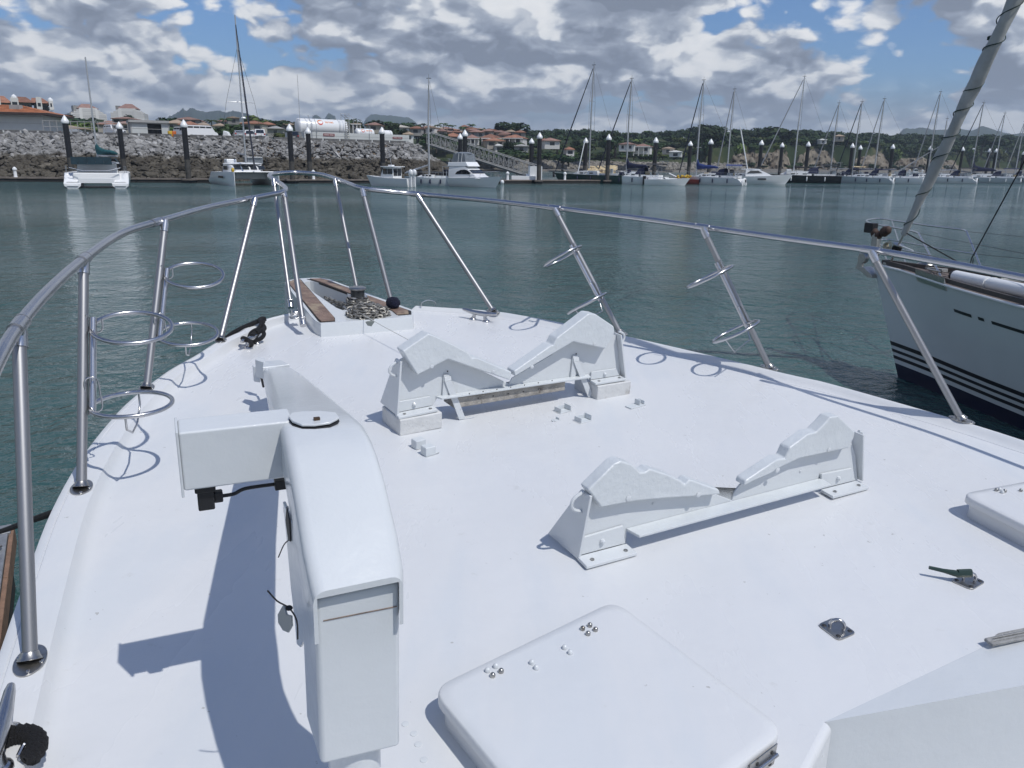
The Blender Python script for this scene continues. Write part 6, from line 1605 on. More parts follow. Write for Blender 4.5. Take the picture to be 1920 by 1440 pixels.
# small pilothouse boat with outboards
def powerboat(px, py, ang, L, Bm, Fb, lab, kind, hullm='whitegel'):
    b = at(px, py); o = empty('motorboat', b, lab, 'motorboat', 'boats moored along the pontoon', rz=ang)
    P = lambda mb, n, m, par=o, **k: mb.build(n, M[m] if isinstance(m, str) else m, par, org=V((0, 0, 0)), **k)
    P(bhull(L, Bm, Fb, xf(V((0, 0, 0)), 0), flare=.25, sheer=.5, bowr=.12), 'hull', hullm, smooth=50)
    if kind == 'pilot':
        mb = MB(); mb.hexa([V(q) for q in ((-1.2, -1.0, Fb), (1.2, -.9, Fb), (1.2, .9, Fb), (-1.2, 1.0, Fb), (-1.2, -.95, Fb + 1.5), (.6, -.85, Fb + 1.5), (.6, .85, Fb + 1.5), (-1.2, .95, Fb + 1.5))]); ch = P(mb, 'wheelhouse', 'whitegel')
        for sg in (1, -1):
            for k in range(2): mb = MB(); mb.box(-1.1 + k * .95, -.25 + k * .85, sg * .99 - .02, sg * .99 + .02, Fb + .55, Fb + 1.3); P(mb, 'window', 'glass', ch)
        for k in range(2): mb = MB(); mb.box(-1.24, -1.19, -.85 + k * .9, -.05 + k * .9, Fb + .3, Fb + 1.3); P(mb, 'window', 'glass', ch)
        mb = MB(); mb.prism([V((.78, -.8, Fb + 1.35)), V((.78, .8, Fb + 1.35)), V((1.1, .8, Fb + .45)), V((1.1, -.8, Fb + .45))], V((.05, 0, .02))); P(mb, 'windscreen', 'glass', ch)
        mb = MB(); mb.box(-1.7, .9, -1.15, 1.15, Fb + 1.5, Fb + 1.6); mb.box(-.5, .2, -.3, .3, Fb + 1.6, Fb + 1.8); P(mb, 'roof', 'whitegel', ch, bevel=.03)
        for sg in (1, -1):
            mb = MB(); mb.ball(V((-L / 2 - .3, sg * .42, Fb + .75)), .38, .26, .5, 12, 8); mb.box(-L / 2 - .45, -L / 2 - .15, sg * .42 - .12, sg * .42 + .12, -.1, Fb + .5); P(mb, 'outboard', 'whitegel')
        mb = MB(); mb.tube([V((.5, -.9, Fb + 1.6)), V((1.3, -1.3, Fb + 4.0))], .03, 5); P(mb, 'outrigger', 'alu')
    elif kind == 'flybridge':
        mb = MB(); secs = []
        for x, z in ((-.34, 0), (-.34, 1.75), (-.02, 1.75), (.06, 1.25), (.20, .35), (.30, .0)):
            secs.append([V((x * L, Bm * .42, Fb - .05)), V((x * L, Bm * .40, Fb + z * .6)), V((x * L, Bm * .36, Fb + z)), V((x * L, -Bm * .36, Fb + z)), V((x * L, -Bm * .40, Fb + z * .6)), V((x * L, -Bm * .42, Fb - .05))])
        mb.loft(secs, closed=True); ch = P(mb, 'saloon', 'whitegel', smooth=30)
        for sg in (1, -1):
            pts = [(-.20, .55), (-.16, .95), (-.08, 1.22), (.0, 1.28), (.055, 1.18), (.125, .72), (.10, .58)]
            mb = MB(); mb.prism([V((x * L, sg * Bm * .405, Fb + z)) for x, z in pts], V((0, sg * .03, 0))); P(mb, 'window', 'glass', ch)
        mb = MB(); mb.prism([V((.065 * L, -Bm * .33, Fb + 1.22)), V((.065 * L, Bm * .33, Fb + 1.22)), V((.145 * L, Bm * .34, Fb + .72)), V((.145 * L, -Bm * .34, Fb + .72))], V((.05, 0, .04))); P(mb, 'windscreen', 'glass', ch)
        mb = MB(); mb.hexa([V(q) for q in ((-.36 * L, -Bm * .40, Fb + 1.76), (.06 * L, -Bm * .36, Fb + 1.76), (.06 * L, Bm * .36, Fb + 1.76), (-.36 * L, Bm * .40, Fb + 1.76), (-.36 * L, -Bm * .38, Fb + 2.35), (.0 * L, -Bm * .34, Fb + 2.45), (.0 * L, Bm * .34, Fb + 2.45), (-.36 * L, Bm * .38, Fb + 2.35))]); fb = P(mb, 'flybridge', 'whitegel', bevel=.06)
        mb = MB(); mb.hexa([V(q) for q in ((-.30 * L, -Bm * .34, Fb + 2.4), (-.01 * L, -Bm * .32, Fb + 2.4), (-.01 * L, Bm * .32, Fb + 2.4), (-.30 * L, Bm * .34, Fb + 2.4), (-.27 * L, -Bm * .31, Fb + 3.7), (-.04 * L, -Bm * .30, Fb + 3.7), (-.04 * L, Bm * .30, Fb + 3.7), (-.27 * L, Bm * .31, Fb + 3.7))]); P(mb, 'clear_enclosure', 'vinyl', fb, bevel=.1)
        mb = MB(); mb.ball(V((-.155 * L, 0, Fb + 3.72)), .135 * L, Bm * .33, .25, 18, 8); P(mb, 'enclosure_top', 'vinyl', fb)
        mb = MB()
        for x in (-.16, -.09): 
            for sg in (1, -1): mb.tube([V((x * L, sg * Bm * .345, Fb + 2.4)), V((x * L + .1, sg * Bm * .32, Fb + 3.75))], .035, 5)
        P(mb, 'enclosure_frame', 'whitegel', fb)
        mb = MB(); pts = [V((x * L, Bm * y, Fb * (1.1 + .3 * max(0, x)) + .75)) for x, y in ((.12, .44), (.3, .34), (.45, .16), (.57, 0), (.45, -.16), (.3, -.34), (.12, -.44))]
        mb.tube(pts, .025, 5)
        for p in pts: mb.tube([p, p - V((.1, 0, .75))], .02, 5)
        P(mb, 'bow_rail', 'steel')
        mb = MB(); mb.box(.53 * L, .62 * L, -.12, .12, Fb * 1.35, Fb * 1.43); mb.ball(V((.56 * L, 0, Fb * 1.3)), .2, .16, .16, 8, 6); P(mb, 'anchor_roller', 'dullsteel')
        mb = MB(); mb.tube([V((-.33 * L, -Bm * .40, Fb + 1.76)), V((-.46 * L, -Bm * .42, Fb + 1.7)), V((-.46 * L, Bm * .42, Fb + 1.7)), V((-.33 * L, Bm * .40, Fb + 1.76))], .03, 5); mb.tube([V((-.46 * L, -Bm * .42, Fb + 1.7)), V((-.44 * L, -Bm * .42, Fb))], .025, 5); P(mb, 'cockpit_frame', 'alu')
    elif kind == 'express':
        mb = MB(); secs = []
        for x, z in ((-.25, 0), (-.24, 1.2), (.0, 1.25), (.10, .8), (.24, .15)):
            secs.append([V((x * L, Bm * .40, Fb - .05)), V((x * L, Bm * .33, Fb + z)), V((x * L, 0, Fb + z * 1.05)), V((x * L, -Bm * .33, Fb + z)), V((x * L, -Bm * .40, Fb - .05))])
        mb.loft(secs, closed=True); ch = P(mb, 'cabin', 'whitegel', smooth=40)
        for sg in (1, -1):
            mb = MB(); mb.prism([V((x * L, sg * Bm * (.385 if z < .6 else .36), Fb + z)) for x, z in ((-.22, .55), (-.16, 1.0), (-.02, 1.05), (.06, .6))], V((0, sg * .05, 0))); P(mb, 'window', 'glass', ch)
        mb = MB(); mb.prism([V((.03 * L, -Bm * .30, Fb + 1.14)), V((.03 * L, Bm * .30, Fb + 1.14)), V((.11 * L, Bm * .32, Fb + .70)), V((.11 * L, -Bm * .32, Fb + .70))], V((.06, 0, .06))); P(mb, 'windscreen', 'glass', ch)
        mb = MB(); mb.ball(V((-.14 * L, 0, Fb + 1.26)), .2 * L, Bm * .36, .12, 16, 6); P(mb, 'hardtop', 'whitegel', ch)
        mb = MB(); 
        for sg in (1, -1): mb.box(-.02 * L, .13 * L, sg * Bm * .475 - .02, sg * Bm * .475 + .02, Fb * .55, Fb * .75)
        P(mb, 'hull_window', 'window')
    elif kind == 'run':
        mb = MB(); mb.prism([V((.02 * L, -Bm * .36, Fb)), V((.02 * L, Bm * .36, Fb)), V((-.03 * L, Bm * .30, Fb + .35)), V((-.03 * L, -Bm * .30, Fb + .35))], V((.03, 0, .02))); P(mb, 'windscreen', 'glass')
        mb = MB(); mb.ball(V((.12 * L, 0, Fb)), .34 * L, Bm * .38, .18, 14, 6); P(mb, 'foredeck_cover', 'whitegel')
        mb = MB(); mb.box(-L * .55, -L * .47, -.2, .2, -.1, Fb + .5); P(mb, 'outboard', 'black', bevel=.05)
    elif kind == 'work':
        mb = MB(); random.seed(4)
        for k in range(26): mb.ball(V((random.uniform(-.2, .25) * L, random.uniform(-.5, .5) * Bm * .6, Fb + random.uniform(.1, .6))), random.uniform(.12, .26), None, None, 6, 5, .2)
        P(mb, 'yellow_gear', 'yellow')['kind'] = 'stuff'
        mb = MB(); mb.tube([V((.2 * L, 0, Fb + .2)), V((.5 * L, .3, Fb + .95))], .16, 8); P(mb, 'white_bundle', 'whitegel')
        mb = MB(); mb.box(-L * .56, -L * .47, -.2, .2, -.1, Fb + .7); P(mb, 'outboard', 'black', bevel=.05)
    return o
powerboat(733, 349, R_(150), 7.2, 2.5, 1.15, 'small white pilothouse boat with two white outboards beside a pile', 'pilot')
powerboat(884, 350, R_(-38), 9.3, 3.7, 1.35, 'white flybridge cruiser with a grey clear enclosure, bow to the right', 'flybridge').scale = (1, 1, .92)
# small sailboat with a bare white mast
def off(px, py, da): return None
sloop(806, 348, (802, 147), R_(172), 6.8, 'small white sailboat with a bare white mast in front of the breakwater end', 'hullgrey', None, Bm=2.3, Fb=.95, furl='alu', dodger=None, boom=False, spread=(.62,), arch=True, furlend=.2, stripe='hullgrey')
sloop(1108, 343, (1112, 122), R_(152), 13.0, 'dark green ketch under a stained tan tarpaulin', 'hullgreen', None, Bm=3.8, Fb=1.2, dodger=None, boom=False, spread=(.38, .70), mastx=-.02, furl='darkfurl', stripe='hullgreen')
sloop(1186, 345, (1183, 147), R_(150), 12.5, 'white sloop with a navy sail cover and an upturned dinghy at its side', 'whitegel', 'canvas_navy', spread=(.34, .66), bimini='canvas_black', arch=True, mastx=.12, cov_h=.9)
powerboat(1246, 347, R_(-12), 7.0, 2.4, 1.0, 'small white runabout lying bow to the right', 'run')
powerboat(1282, 345, R_(175), 5.8, 2.2, .9, 'red workboat heaped with yellow gear', 'work', 'hullred')
sloop(1336, 346, (1318, 150), R_(146), 12.0, 'white sloop with a bright blue sail cover', 'whitegel', 'canvas_blue', spread=(.36, .68), bimini='canvas_blue', sugar=True, mastx=.20, cov_h=.9)
sloop(1386, 344, (1376, 167), R_(150), 8.6, 'grey sloop with a small radar dome on its mast', 'hullgrey', None, dodger=None, spread=(.42,), radar=.55, mastx=.14, boom=True, Fb=1.2, furl='furl')
powerboat(1420, 345, R_(-10), 10.5, 3.4, 1.5, 'white express motor cruiser with dark hull window, bow to the right', 'express')
sloop(1500, 343, (1507, 143), R_(172), 16.0, 'long black-hulled sloop with a black boom cover', 'hullblack', 'canvas_black', spread=(.30, .55, .78)[:2], bimini='canvas_black', mastx=.18, furl='furl', stripe='stripe', arch=True, Fb=1.3, cov_h=.35)
sloop(1574, 342, (1572, 193), R_(150), 11.0, 'cream sloop with a pale awning, between the black sloop and the round-sterned one', 'creamgel', None, spread=(.40, .70), bimini='canvas_tan', mastx=.18, furl='furl')
sloop(1622, 344, (1615, 190), R_(146), 11.5, 'white sloop with a round white scoop stern', 'hullgrey', 'canvas_navy', spread=(.40, .70), sugar=True, mastx=.20, furl='darkfurl', cov_h=.3)
sloop(1672, 344, (1657, 185), R_(148), 12.5, 'white sloop with a black canopy and a thick grey mast', 'whitegel', 'canvas_navy', spread=(.36, .68), bimini='canvas_black', mastx=.26, furl='furl', cov_h=.3)
sloop(1728, 342, (1775, 222), R_(168), 11.5, 'low white sloop just left of the furled headsail', 'whitegel', None, spread=(.45,), dodger=None, mastx=-.40, furl='furl', arch=True, furlend=.6)
sloop(1772, 343, (1762, 172), R_(146), 13.5, 'white sloop with a wide dark awning, partly behind the furled headsail', 'whitegel', None, spread=(.34, .66), bimini='canvas_black', mastx=.20, furl='furl', sugar=True)
sloop(1848, 343, (1843, 192), R_(150), 15.0, 'grey yacht under a long navy awning', 'hullgrey', 'canvas_navy', spread=(.34, .62), bimini='canvas_navy', dodger='canvas_navy', sugar=True, mastx=.16, cov_h=1.3, furl='darkfurl', radar=.42)
sloop(1893, 342, (1883, 212), R_(148), 12.0, 'cluttered sloop near the right edge of the picture', 'greygel', None, spread=(.36, .68), mastx=.22, furl='furl', arch=True)
sloop(1935, 342, (1918, 228), R_(148), 12.0, 'sloop cut off by the right edge, with pale sails on deck', 'whitegel', None, spread=(.36, .68), mastx=.18, furl='sailcloth')
# tarpaulin over the ketch
b = dockpt(1128, -2.0, 0); m_ = b.y / F; mb = MB()
c = at(1128, 343); s_ = c.y / F
def bp_(px, py, dy=0): d = ray(px, py); return EYE + d * ((c.y + dy) / d.y)
rows = []
for t in range(9):
    px = 1101 + t * 6.9; wv_ = math.sin(t * 1.7) * 1.2
    rows.append([bp_(px - 2 + (3 if t == 8 else 0), 326 + wv_ * .8 - (2 if t == 0 else 0), -1.5), bp_(px + 1, 318 + wv_, -1.3), bp_(px + 2, 311 - (t > 4) * 1 + wv_ * .4, -.2), bp_(px + 1, 311, 1.2), bp_(px - 2, 325 + wv_, 2.0)])
mb.loft(rows, closed=False); o = mb.build('tarpaulin', M['canvas_tan'], None, smooth=60, org=c); tag(o, 'stained tan tarpaulin stretched over the green ketch', 'tarpaulin')
# leaning white pole (passerelle / mizzen)
for (x0, y0, x1, y1, r_, lb, nm) in ((1083, 326, 1097, 262, .09, 'leaning white spar beside the tan tarpaulin', 'leaning_spar'), (1403, 326, 1388, 238, .12, 'white pole leaning across the express cruiser', 'leaning_spar')):
    c = at(x0, 343); A = bp_(x0, y0); 
    d0 = ray(x0, y0); d1 = ray(x1, y1); A = EYE + d0 * (c.y / d0.y); Bp = EYE + d1 * ((c.y + 1) / d1.y)
    mb = MB(); mb.tube([A, Bp], r_, 8); o = mb.build(nm, M['whitegel'], None, org=A); tag(o, lb, 'spar')
# inflatable dinghies
def dinghy(px, py, ang, L, lab, m='furl', up=0, z=0):
    b = at(px, py); b.z = z; o = empty('inflatable_dinghy', b, lab, 'dinghy', None, rz=ang)
    mb = MB(); mb.tube([V((-L / 2, .55, .3)), V((L * .2, .55, .32)), V((L * .42, .3, .4)), V((L * .5, 0, .45)), V((L * .42, -.3, .4)), V((L * .2, -.55, .32)), V((-L / 2, -.55, .3))], .22, 10); mb.build('tube', M[m], o, org=V((0, 0, 0)))
    mb = MB(); mb.box(-L / 2, L * .3, -.45, .45, .12, .2); mb.build('floor', M['greygel'], o, org=V((0, 0, 0)))
    mb = MB(); mb.box(-L / 2 - .3, -L / 2 + .05, -.15, .15, .0, .95); mb.ball(V((-L / 2 - .15, 0, .95)), .25, .17, .2, 8, 6); mb.build('outboard', M['black'], o, org=V((0, 0, 0)), bevel=.03)
    if up: o.rotation_euler = (R_(up), 0, ang)
dinghy(1054, 338, R_(10), 3.4, 'grey inflatable dinghy lying on the pontoon left of the green ketch', z=.62)
dinghy(1180, 338, R_(20), 3.6, 'pale inflatable dinghy hoisted beside the navy-covered sloop', m='hullgrey', up=20, z=1.2)
# small boats off the far beach
for (px, py, lb) in ((1693, 316, 'tiny white motorboat off the far beach, left one'), (1717, 317, 'tiny white motorboat off the far beach, right one')):
    b = at(px, py - 0, 0); u = px2u(px); b = V((u * 420, 420, 0)); b.z = 0; o = powerboat(px, 331, R_(170), 6.5, 2.2, 1.0, lb, 'pilot'); o.location = b
# gangway from the quay to the pontoon
g0 = at(790, 262, 0); GA = EYE + ray(800, 268) * (152 / ray(800, 268).y); GBp = dockpt(1003, 2.5, .9)
GA = V((GA.x, GA.y, QZ - .3)); GW = empty('gangway', GA, 'long grey aluminium truss gangway sloping from the quay down to the pontoon', 'gangway')
al_ = (GBp - GA); n_ = V((-al_.y, al_.x, 0)).normalized(); N_ = 22; hT = 2.1
for sd_ in (0, 1.7):
    o_ = n_ * sd_
    mb = MB(); mb.tube([GA + o_, GBp + o_], .09, 6); mb.build('lower_chord', M['conc'], GW); mb = MB(); mb.tube([GA + o_ + V((0, 0, hT)), GBp + o_ + V((0, 0, hT))], .08, 6); mb.build('upper_chord', M['conc'], GW)
    for k in range(N_):
        a_ = GA.lerp(GBp, k / N_) + o_; b_ = GA.lerp(GBp, (k + 1) / N_) + o_
        mb = MB(); mb.tube([a_, a_ + V((0, 0, hT))], .045, 5); mb.build('post', M['conc'], GW)
        mb = MB(); mb.tube([a_ + V((0, 0, hT if k % 2 else 0)), b_ + V((0, 0, 0 if k % 2 else hT))], .045, 5); mb.build('diagonal', M['conc'], GW)
    mb = MB(); mb.tube([GA + o_ + V((0, 0, 1.1)), GBp + o_ + V((0, 0, 1.1))], .035, 5); mb.tube([GA + o_ + V((0, 0, .6)), GBp + o_ + V((0, 0, .6))], .03, 5); mb.build('handrail', M['conc'], GW)
mb = MB(); mb.prism([GA + V((0, 0, -.05)), GBp + V((0, 0, -.05)), GBp + n_ * 1.7 + V((0, 0, -.05)), GA + n_ * 1.7 + V((0, 0, -.05))], V((0, 0, -.28))); mb.build('walkway', M['concdark'], GW)
k_ = GA.lerp(GBp, .80); mb = MB()
for dx in (-1.2, 1.2): mb.tube([V((k_.x + dx * .6, k_.y, k_.z - .3)), V((k_.x + dx, k_.y, .5))], .09, 6); mb.tube([V((k_.x + dx * .6, k_.y + 1.7, k_.z - .3)), V((k_.x + dx, k_.y + 1.7, .5))], .09, 6)
mb.tube([V((k_.x - 1.1, k_.y, 1.1)), V((k_.x + 1.1, k_.y, 1.1))], .08, 6); mb.build('support_trestle', M['concdark'], GW)
b = dockpt(1004, 2.2, .6); mb = MB(); mb.box(-1.2, 1.2, 0, .5, 0, 2.3, lambda p: b + p); mb.box(-1.6, -1.2, 0, .6, 0, 1.0, lambda p: b + p)
o = mb.build('gangway_gate_panel', M['tankwhite'], None, org=b, bevel=.02); tag(o, 'white panel at the foot of the gangway beside a pile', 'panel')
b = dockpt(990, 2.0, .6); mb = MB(); mb.box(-2.8, 1.4, 0, 1.2, 0, .65, lambda p: b + p); o = mb.build('dock_box', M['tankwhite'], None, org=b, bevel=.04); tag(o, 'long low white box on the pontoon under the gangway foot', 'dock box')
# =================================================================== buildings, vehicles and trees ashore
def gp(px, d): u = px2u(px); return V((u * d, d, 0))
def zat(px, py, d): return (EYE + ray(px, py) * (d / ray(px, py).y)).z
def mpp(d): return d / F
HROWS = {}
def house(px, ytop, wpx, d, lab, roof='terracotta', wall='stucco', hpx=None, depth=9, rot=0, floors=1, grp=None, kind='house', ybase=None, hip=True, rh=None, porch=False):
    b = gp(px, d); s_ = d / F; wd = wpx * s_; zt = zat(px, ytop, d)
    zb = zat(px, ybase, d) if ybase else zt - (hpx or 14) * s_
    rh = rh or min(2.6, (zt - zb) * .38); ze = zt - rh
    b.z = zb; o = empty(kind, b, lab, 'house' if kind == 'house' else kind, grp, rz=math.atan2(-b.x, b.y) * .6 + rot)
    P = lambda mb, n, m, par=o, **k: mb.build(n, M[m], par, org=V((0, 0, 0)), **k)
    h = ze - zb; X = wd / 2 * .90; Y = depth / 2
    mb = MB(); mb.box(-X, X, -Y, Y, -1.3, h); wl_ = P(mb, 'wall', wall)
    ex, ey = wd / 2, Y + .7; rid = max(.1, ex - ey) if hip else ex
    mb = MB(); mb.add([(-ex, -ey, h), (ex, -ey, h), (ex, ey, h), (-ex, ey, h), (-rid, 0, h + rh), (rid, 0, h + rh), (-ex, -ey, h - .22), (ex, -ey, h - .22), (ex, ey, h - .22), (-ex, ey, h - .22)],
                      [(0, 1, 5, 4), (2, 3, 4, 5), (1, 2, 5), (3, 0, 4), (6, 7, 1, 0), (7, 8, 2, 1), (8, 9, 3, 2), (9, 6, 0, 3), (9, 8, 7, 6)])
    P(mb, 'roof', roof, smooth=False)
    nf = max(1, int(h / 2.9)); nw = max(1, int(wd / 3.4)); random.seed(int(px * 7 + d))
    for f in range(nf):
        z0 = h - 2.75 * (nf - f) + .9
        for k in range(nw):
            x = -X + (k + .5) * 2 * X / nw; w_ = random.choice((.5, .7, .95)); zz = random.choice((0, 0, -.8))
            if z0 + zz < 0: zz = 0
            mb = MB(); mb.box(x - w_, x + w_, -Y - .03, -Y + .05, z0 + zz, z0 + 1.25); P(mb, 'window' if zz == 0 else 'door', 'window', wl_)
    if porch:
        mb = MB(); 
        for k in range(4): x = -X + .3 + k * (2 * X - .6) / 3; mb.box(x - .15, x + .15, -Y - 2.0, -Y - 1.7, -2, h * .8)
        P(mb, 'column', 'stucco_w')
        mb = MB(); mb.box(-X - .1, X + .1, -Y - 2.2, -Y + .0, h * .8, h * .8 + .3); P(mb, 'porch_beam', 'stucco_w')
    return o
# left part, behind the quay (distances grow up the town)
H_ = [
 (138, 235, 62, 235, 'long low tan-roofed house behind the left railing', 'terracotta3', 'stucco_g', 15), 
 (250, 226, 40, 250, 'grey-roofed house left of the concrete shed', 'terracotta2', 'stucco', 16),
 (212, 226, 38, 262, 'pink-roofed house with a pale front behind the parked off-roader', 'terracotta2', 'stucco', 18),
 (245, 219, 34, 300, 'small upper house just under the right-hand apartment tower', 'terracotta2', 'stucco_g', 10),
 (338, 224, 38, 290, 'brown-walled house right of the concrete shed', 'terracotta3', 'stucco_g', 18),
 (360, 219, 42, 330, 'flat-looking brown house with a wide tan roof', 'terracotta2', 'stucco_g', 14),
 (362, 227, 30, 262, 'red-brown house behind the white van', 'terracotta', 'stucco', 18),
 (388, 229, 24, 270, 'cream house with a yellowish roof right of the white van', 'terracotta3', 'stucco_w', 14),
 (418, 231, 20, 275, 'little cream house with a yellowish roof left of the tall mast', 'terracotta3', 'stucco_w', 12),
 (442, 218, 22, 330, 'brown pyramid roof rising left of the tall mast', 'thatch', 'stucco_g', 9),
 (482, 226, 40, 280, 'wide orange-brown roofed house behind the white minivan', 'terracotta', 'stucco', 15),
 (505, 228, 26, 300, 'small red-roofed house between the minivan and the pile pair', 'terracotta', 'stucco_g', 14),
 (521, 236, 30, 262, 'grey flat-fronted garage house with dark openings', 'stucco_g', 'stucco_g', 13),
 (545, 229, 26, 330, 'house with a grey roof left of the big fuel tank', 'terracotta3', 'stucco_g', 12),
 (668, 227, 24, 330, 'house with white columns behind the tank railings', 'terracotta3', 'stucco', 14),
 (705, 229, 30, 320, 'tan house behind the small fuel tanks', 'terracotta2', 'stucco', 14),
 (752, 234, 34, 340, 'pale flat house above the right end of the tank wall', 'stucco', 'stucco_w', 12),
 (766, 246, 20, 300, 'white two-storey house right of the tank wall', 'terracotta3', 'stucco_w', 14),
 (782, 236, 24, 350, 'red-roofed house just left of the bare white mast', 'terracotta', 'stucco_g', 12),
 (812, 236, 18, 360, 'steep brown thatched roof right of the bare white mast', 'thatch', 'stucco_w', 10),
 (830, 241, 18, 355, 'pink-walled house high above the gangway', 'terracotta2', 'stucco', 12),
 (850, 249, 40, 318, 'broad orange-roofed house above the gangway, leftmost of the front row', 'terracotta', 'stucco_g', 17),
 (885, 252, 26, 318, 'white balconied house left of the orange double-roofed one', 'terracotta2', 'stucco_w', 17),
 (920, 251, 40, 326, 'orange double-roofed house, centre of the front row above the gangway', 'terracotta', 'stucco', 18),
 (925, 258, 34, 316, 'lower orange-roofed wing in front of the double-roofed house', 'terracotta', 'stucco', 14),
 (966, 252, 38, 326, 'red-roofed house with a pale balcony, right end of the front row', 'terracotta', 'stucco_w', 16),
 (933, 269, 15, 312, 'little white house with green windows below the orange roofs', 'stucco_w', 'stucco_w', 10),
 (977, 270, 28, 316, 'low grey house by the lawn left of the gangway pile', 'stucco_g', 'stucco_g', 9),
 (871, 234, 18, 400, 'small house with a flat red roof on the skyline', 'terracotta', 'stucco', 10),
 (884, 238, 26, 385, 'red-roofed house under the lone skyline house', 'terracotta', 'stucco_g', 10),
 (918, 241, 26, 380, 'dull red roof left of the big round tree', 'terracotta', 'stucco_g', 10),
 (938, 244, 30, 370, 'long red-brown roof directly below the big round tree', 'terracotta2', 'stucco', 10),
 (958, 243, 20, 385, 'tan-roofed house at the foot of the big round tree', 'terracotta3', 'stucco', 10),
 (975, 243, 14, 380, 'round brown-roofed pavilion right of the big round tree', 'thatch', 'stucco', 13),
 (1030, 258, 30, 330, 'white gabled house with a red-brown roof above the lawn', 'terracotta2', 'stucco_w', 14),
 (1020, 259, 16, 335, 'red-roofed wing left of the white gabled house', 'terracotta', 'stucco', 12),
 (1066, 275, 16, 335, 'small white cottage with an orange roof above the beach', 'terracotta', 'stucco_w', 12),
 (1176, 266, 30, 345, 'pink-roofed villa among trees, left wing', 'terracotta2', 'stucco_w', 11),
 (1204, 269, 32, 348, 'pink-roofed villa among trees, right wing with white columns', 'terracotta2', 'stucco_w', 13),
 (1252, 275, 22, 355, 'ochre-roofed house half hidden in trees', 'terracotta3', 'stucco', 8),
 (1266, 282, 24, 350, 'low white buildings behind the far beach', 'stucco_w', 'stucco_w', 6),
 (1566, 252, 18, 480, 'tiny pale house high in the woods above the cliffs', 'terracotta3', 'stucco', 8),
 (1536, 260, 12, 470, 'tiny white house under the treetops left of the cliff gap', 'stucco_w', 'stucco_w', 5)]
for q in H_:
    px, yt, wp, d, lb, rf, wl_, hp_ = q
    house(px, yt, wp, d, lb, rf, wl_, hpx=hp_, depth=8 + (wp % 4), porch=(px in (885, 920, 668, 1204, 966)), rot=((px * 13) % 7 - 3) * .06)

random.seed(19)
for k in range(34):
    px = random.choice((random.uniform(335, 560), random.uniform(770, 985), random.uniform(780, 985))); d = random.uniform(345, 430)
    yt = interp(px, [(335, 222), (560, 226), (780, 235), (900, 240), (985, 246)]) + random.uniform(-1, 7)
    house(px, yt, random.uniform(18, 30), d, 'small muted red-roofed house in the crowded upper town', random.choice(('terracotta', 'terracotta2', 'terracotta3', 'terracotta2')), random.choice(('stucco', 'stucco_g', 'stucco_g')), hpx=random.uniform(7, 10), depth=8, grp='small houses of the upper town')
# the two stepped apartment towers and the condominium on the left
def tower(px, d, w_, ytop, ybase, lab, flip=1):
    b = gp(px, d); s_ = d / F; zb, zt = zat(px, ybase, d), zat(px, ytop, d); b.z = zb - 8
    o = empty('apartment_tower', b, lab, 'apartment block', None, rz=math.atan2(-b.x, b.y) + .18 * flip)
    P = lambda mb, n, m, par=o, **k: mb.build(n, M[m], par, org=V((0, 0, 0)), **k)
    Wd = w_ * s_; H = zt - zb + 8; n = 8; fh = (H - 10 - 3.5) / n * 1.0
    for k in range(n + 2):
        z0 = 8 + k * fh; wk = Wd / 2 * (1 if k < n - 1 else (.82 if k == n - 1 else (.66 if k == n else .5)))
        if z0 > H - 3: break
        mb = MB(); mb.box(-wk * .94, wk * .94, -7, 7, z0, z0 + fh); P(mb, 'floor_wall', 'stucco_g' if k % 1 else 'stucco')
        mb = MB(); mb.box(-wk, wk, -8.6, 8, z0 - .1, z0 + 1.0); P(mb, 'balcony', 'stucco_w')
        for j in range(9):
            x = -wk * .88 + j * wk * 1.76 / 8
            if j in (2, 6): continue
            mb = MB(); mb.box(x - wk * .085, x + wk * .085, -7.06, -6.9, z0 + 1.0, z0 + fh - .5); P(mb, 'window', 'window')
    for j in (-.45, .45): mb = MB(); mb.box(j * Wd / 2 - 1.1, j * Wd / 2 + 1.1, -8.9, -6.5, 0, H - 4.2); P(mb, 'stair_column', 'stucco_w')
    mb = MB(); mb.box(-Wd / 2 * .94, Wd / 2 * .94, -7, 7, -4, 8); P(mb, 'podium', 'stucco')
    mb = MB(); X = Wd * .30; z0 = H - 3.6; mb.add([(-X, -8, z0), (X, -8, z0), (X, 8, z0), (-X, 8, z0), (-X * .35, 0, H), (X * .35, 0, H)], [(0, 1, 5, 4), (2, 3, 4, 5), (1, 2, 5), (3, 0, 4), (3, 2, 1, 0)]); P(mb, 'roof', 'terracotta2', smooth=False)
    mb = MB(); mb.box(-X * 1.25, -X * .75, -4, 4, H - 6, H - 1.6); P(mb, 'lift_house', 'stucco_g')
tower(172, 620, 57, 195, 236, 'stepped white apartment tower, left one of two beside the slanting mast', 1)
tower(252, 600, 54, 195, 232, 'stepped cream apartment tower, right one of two above the concrete shed', -1)
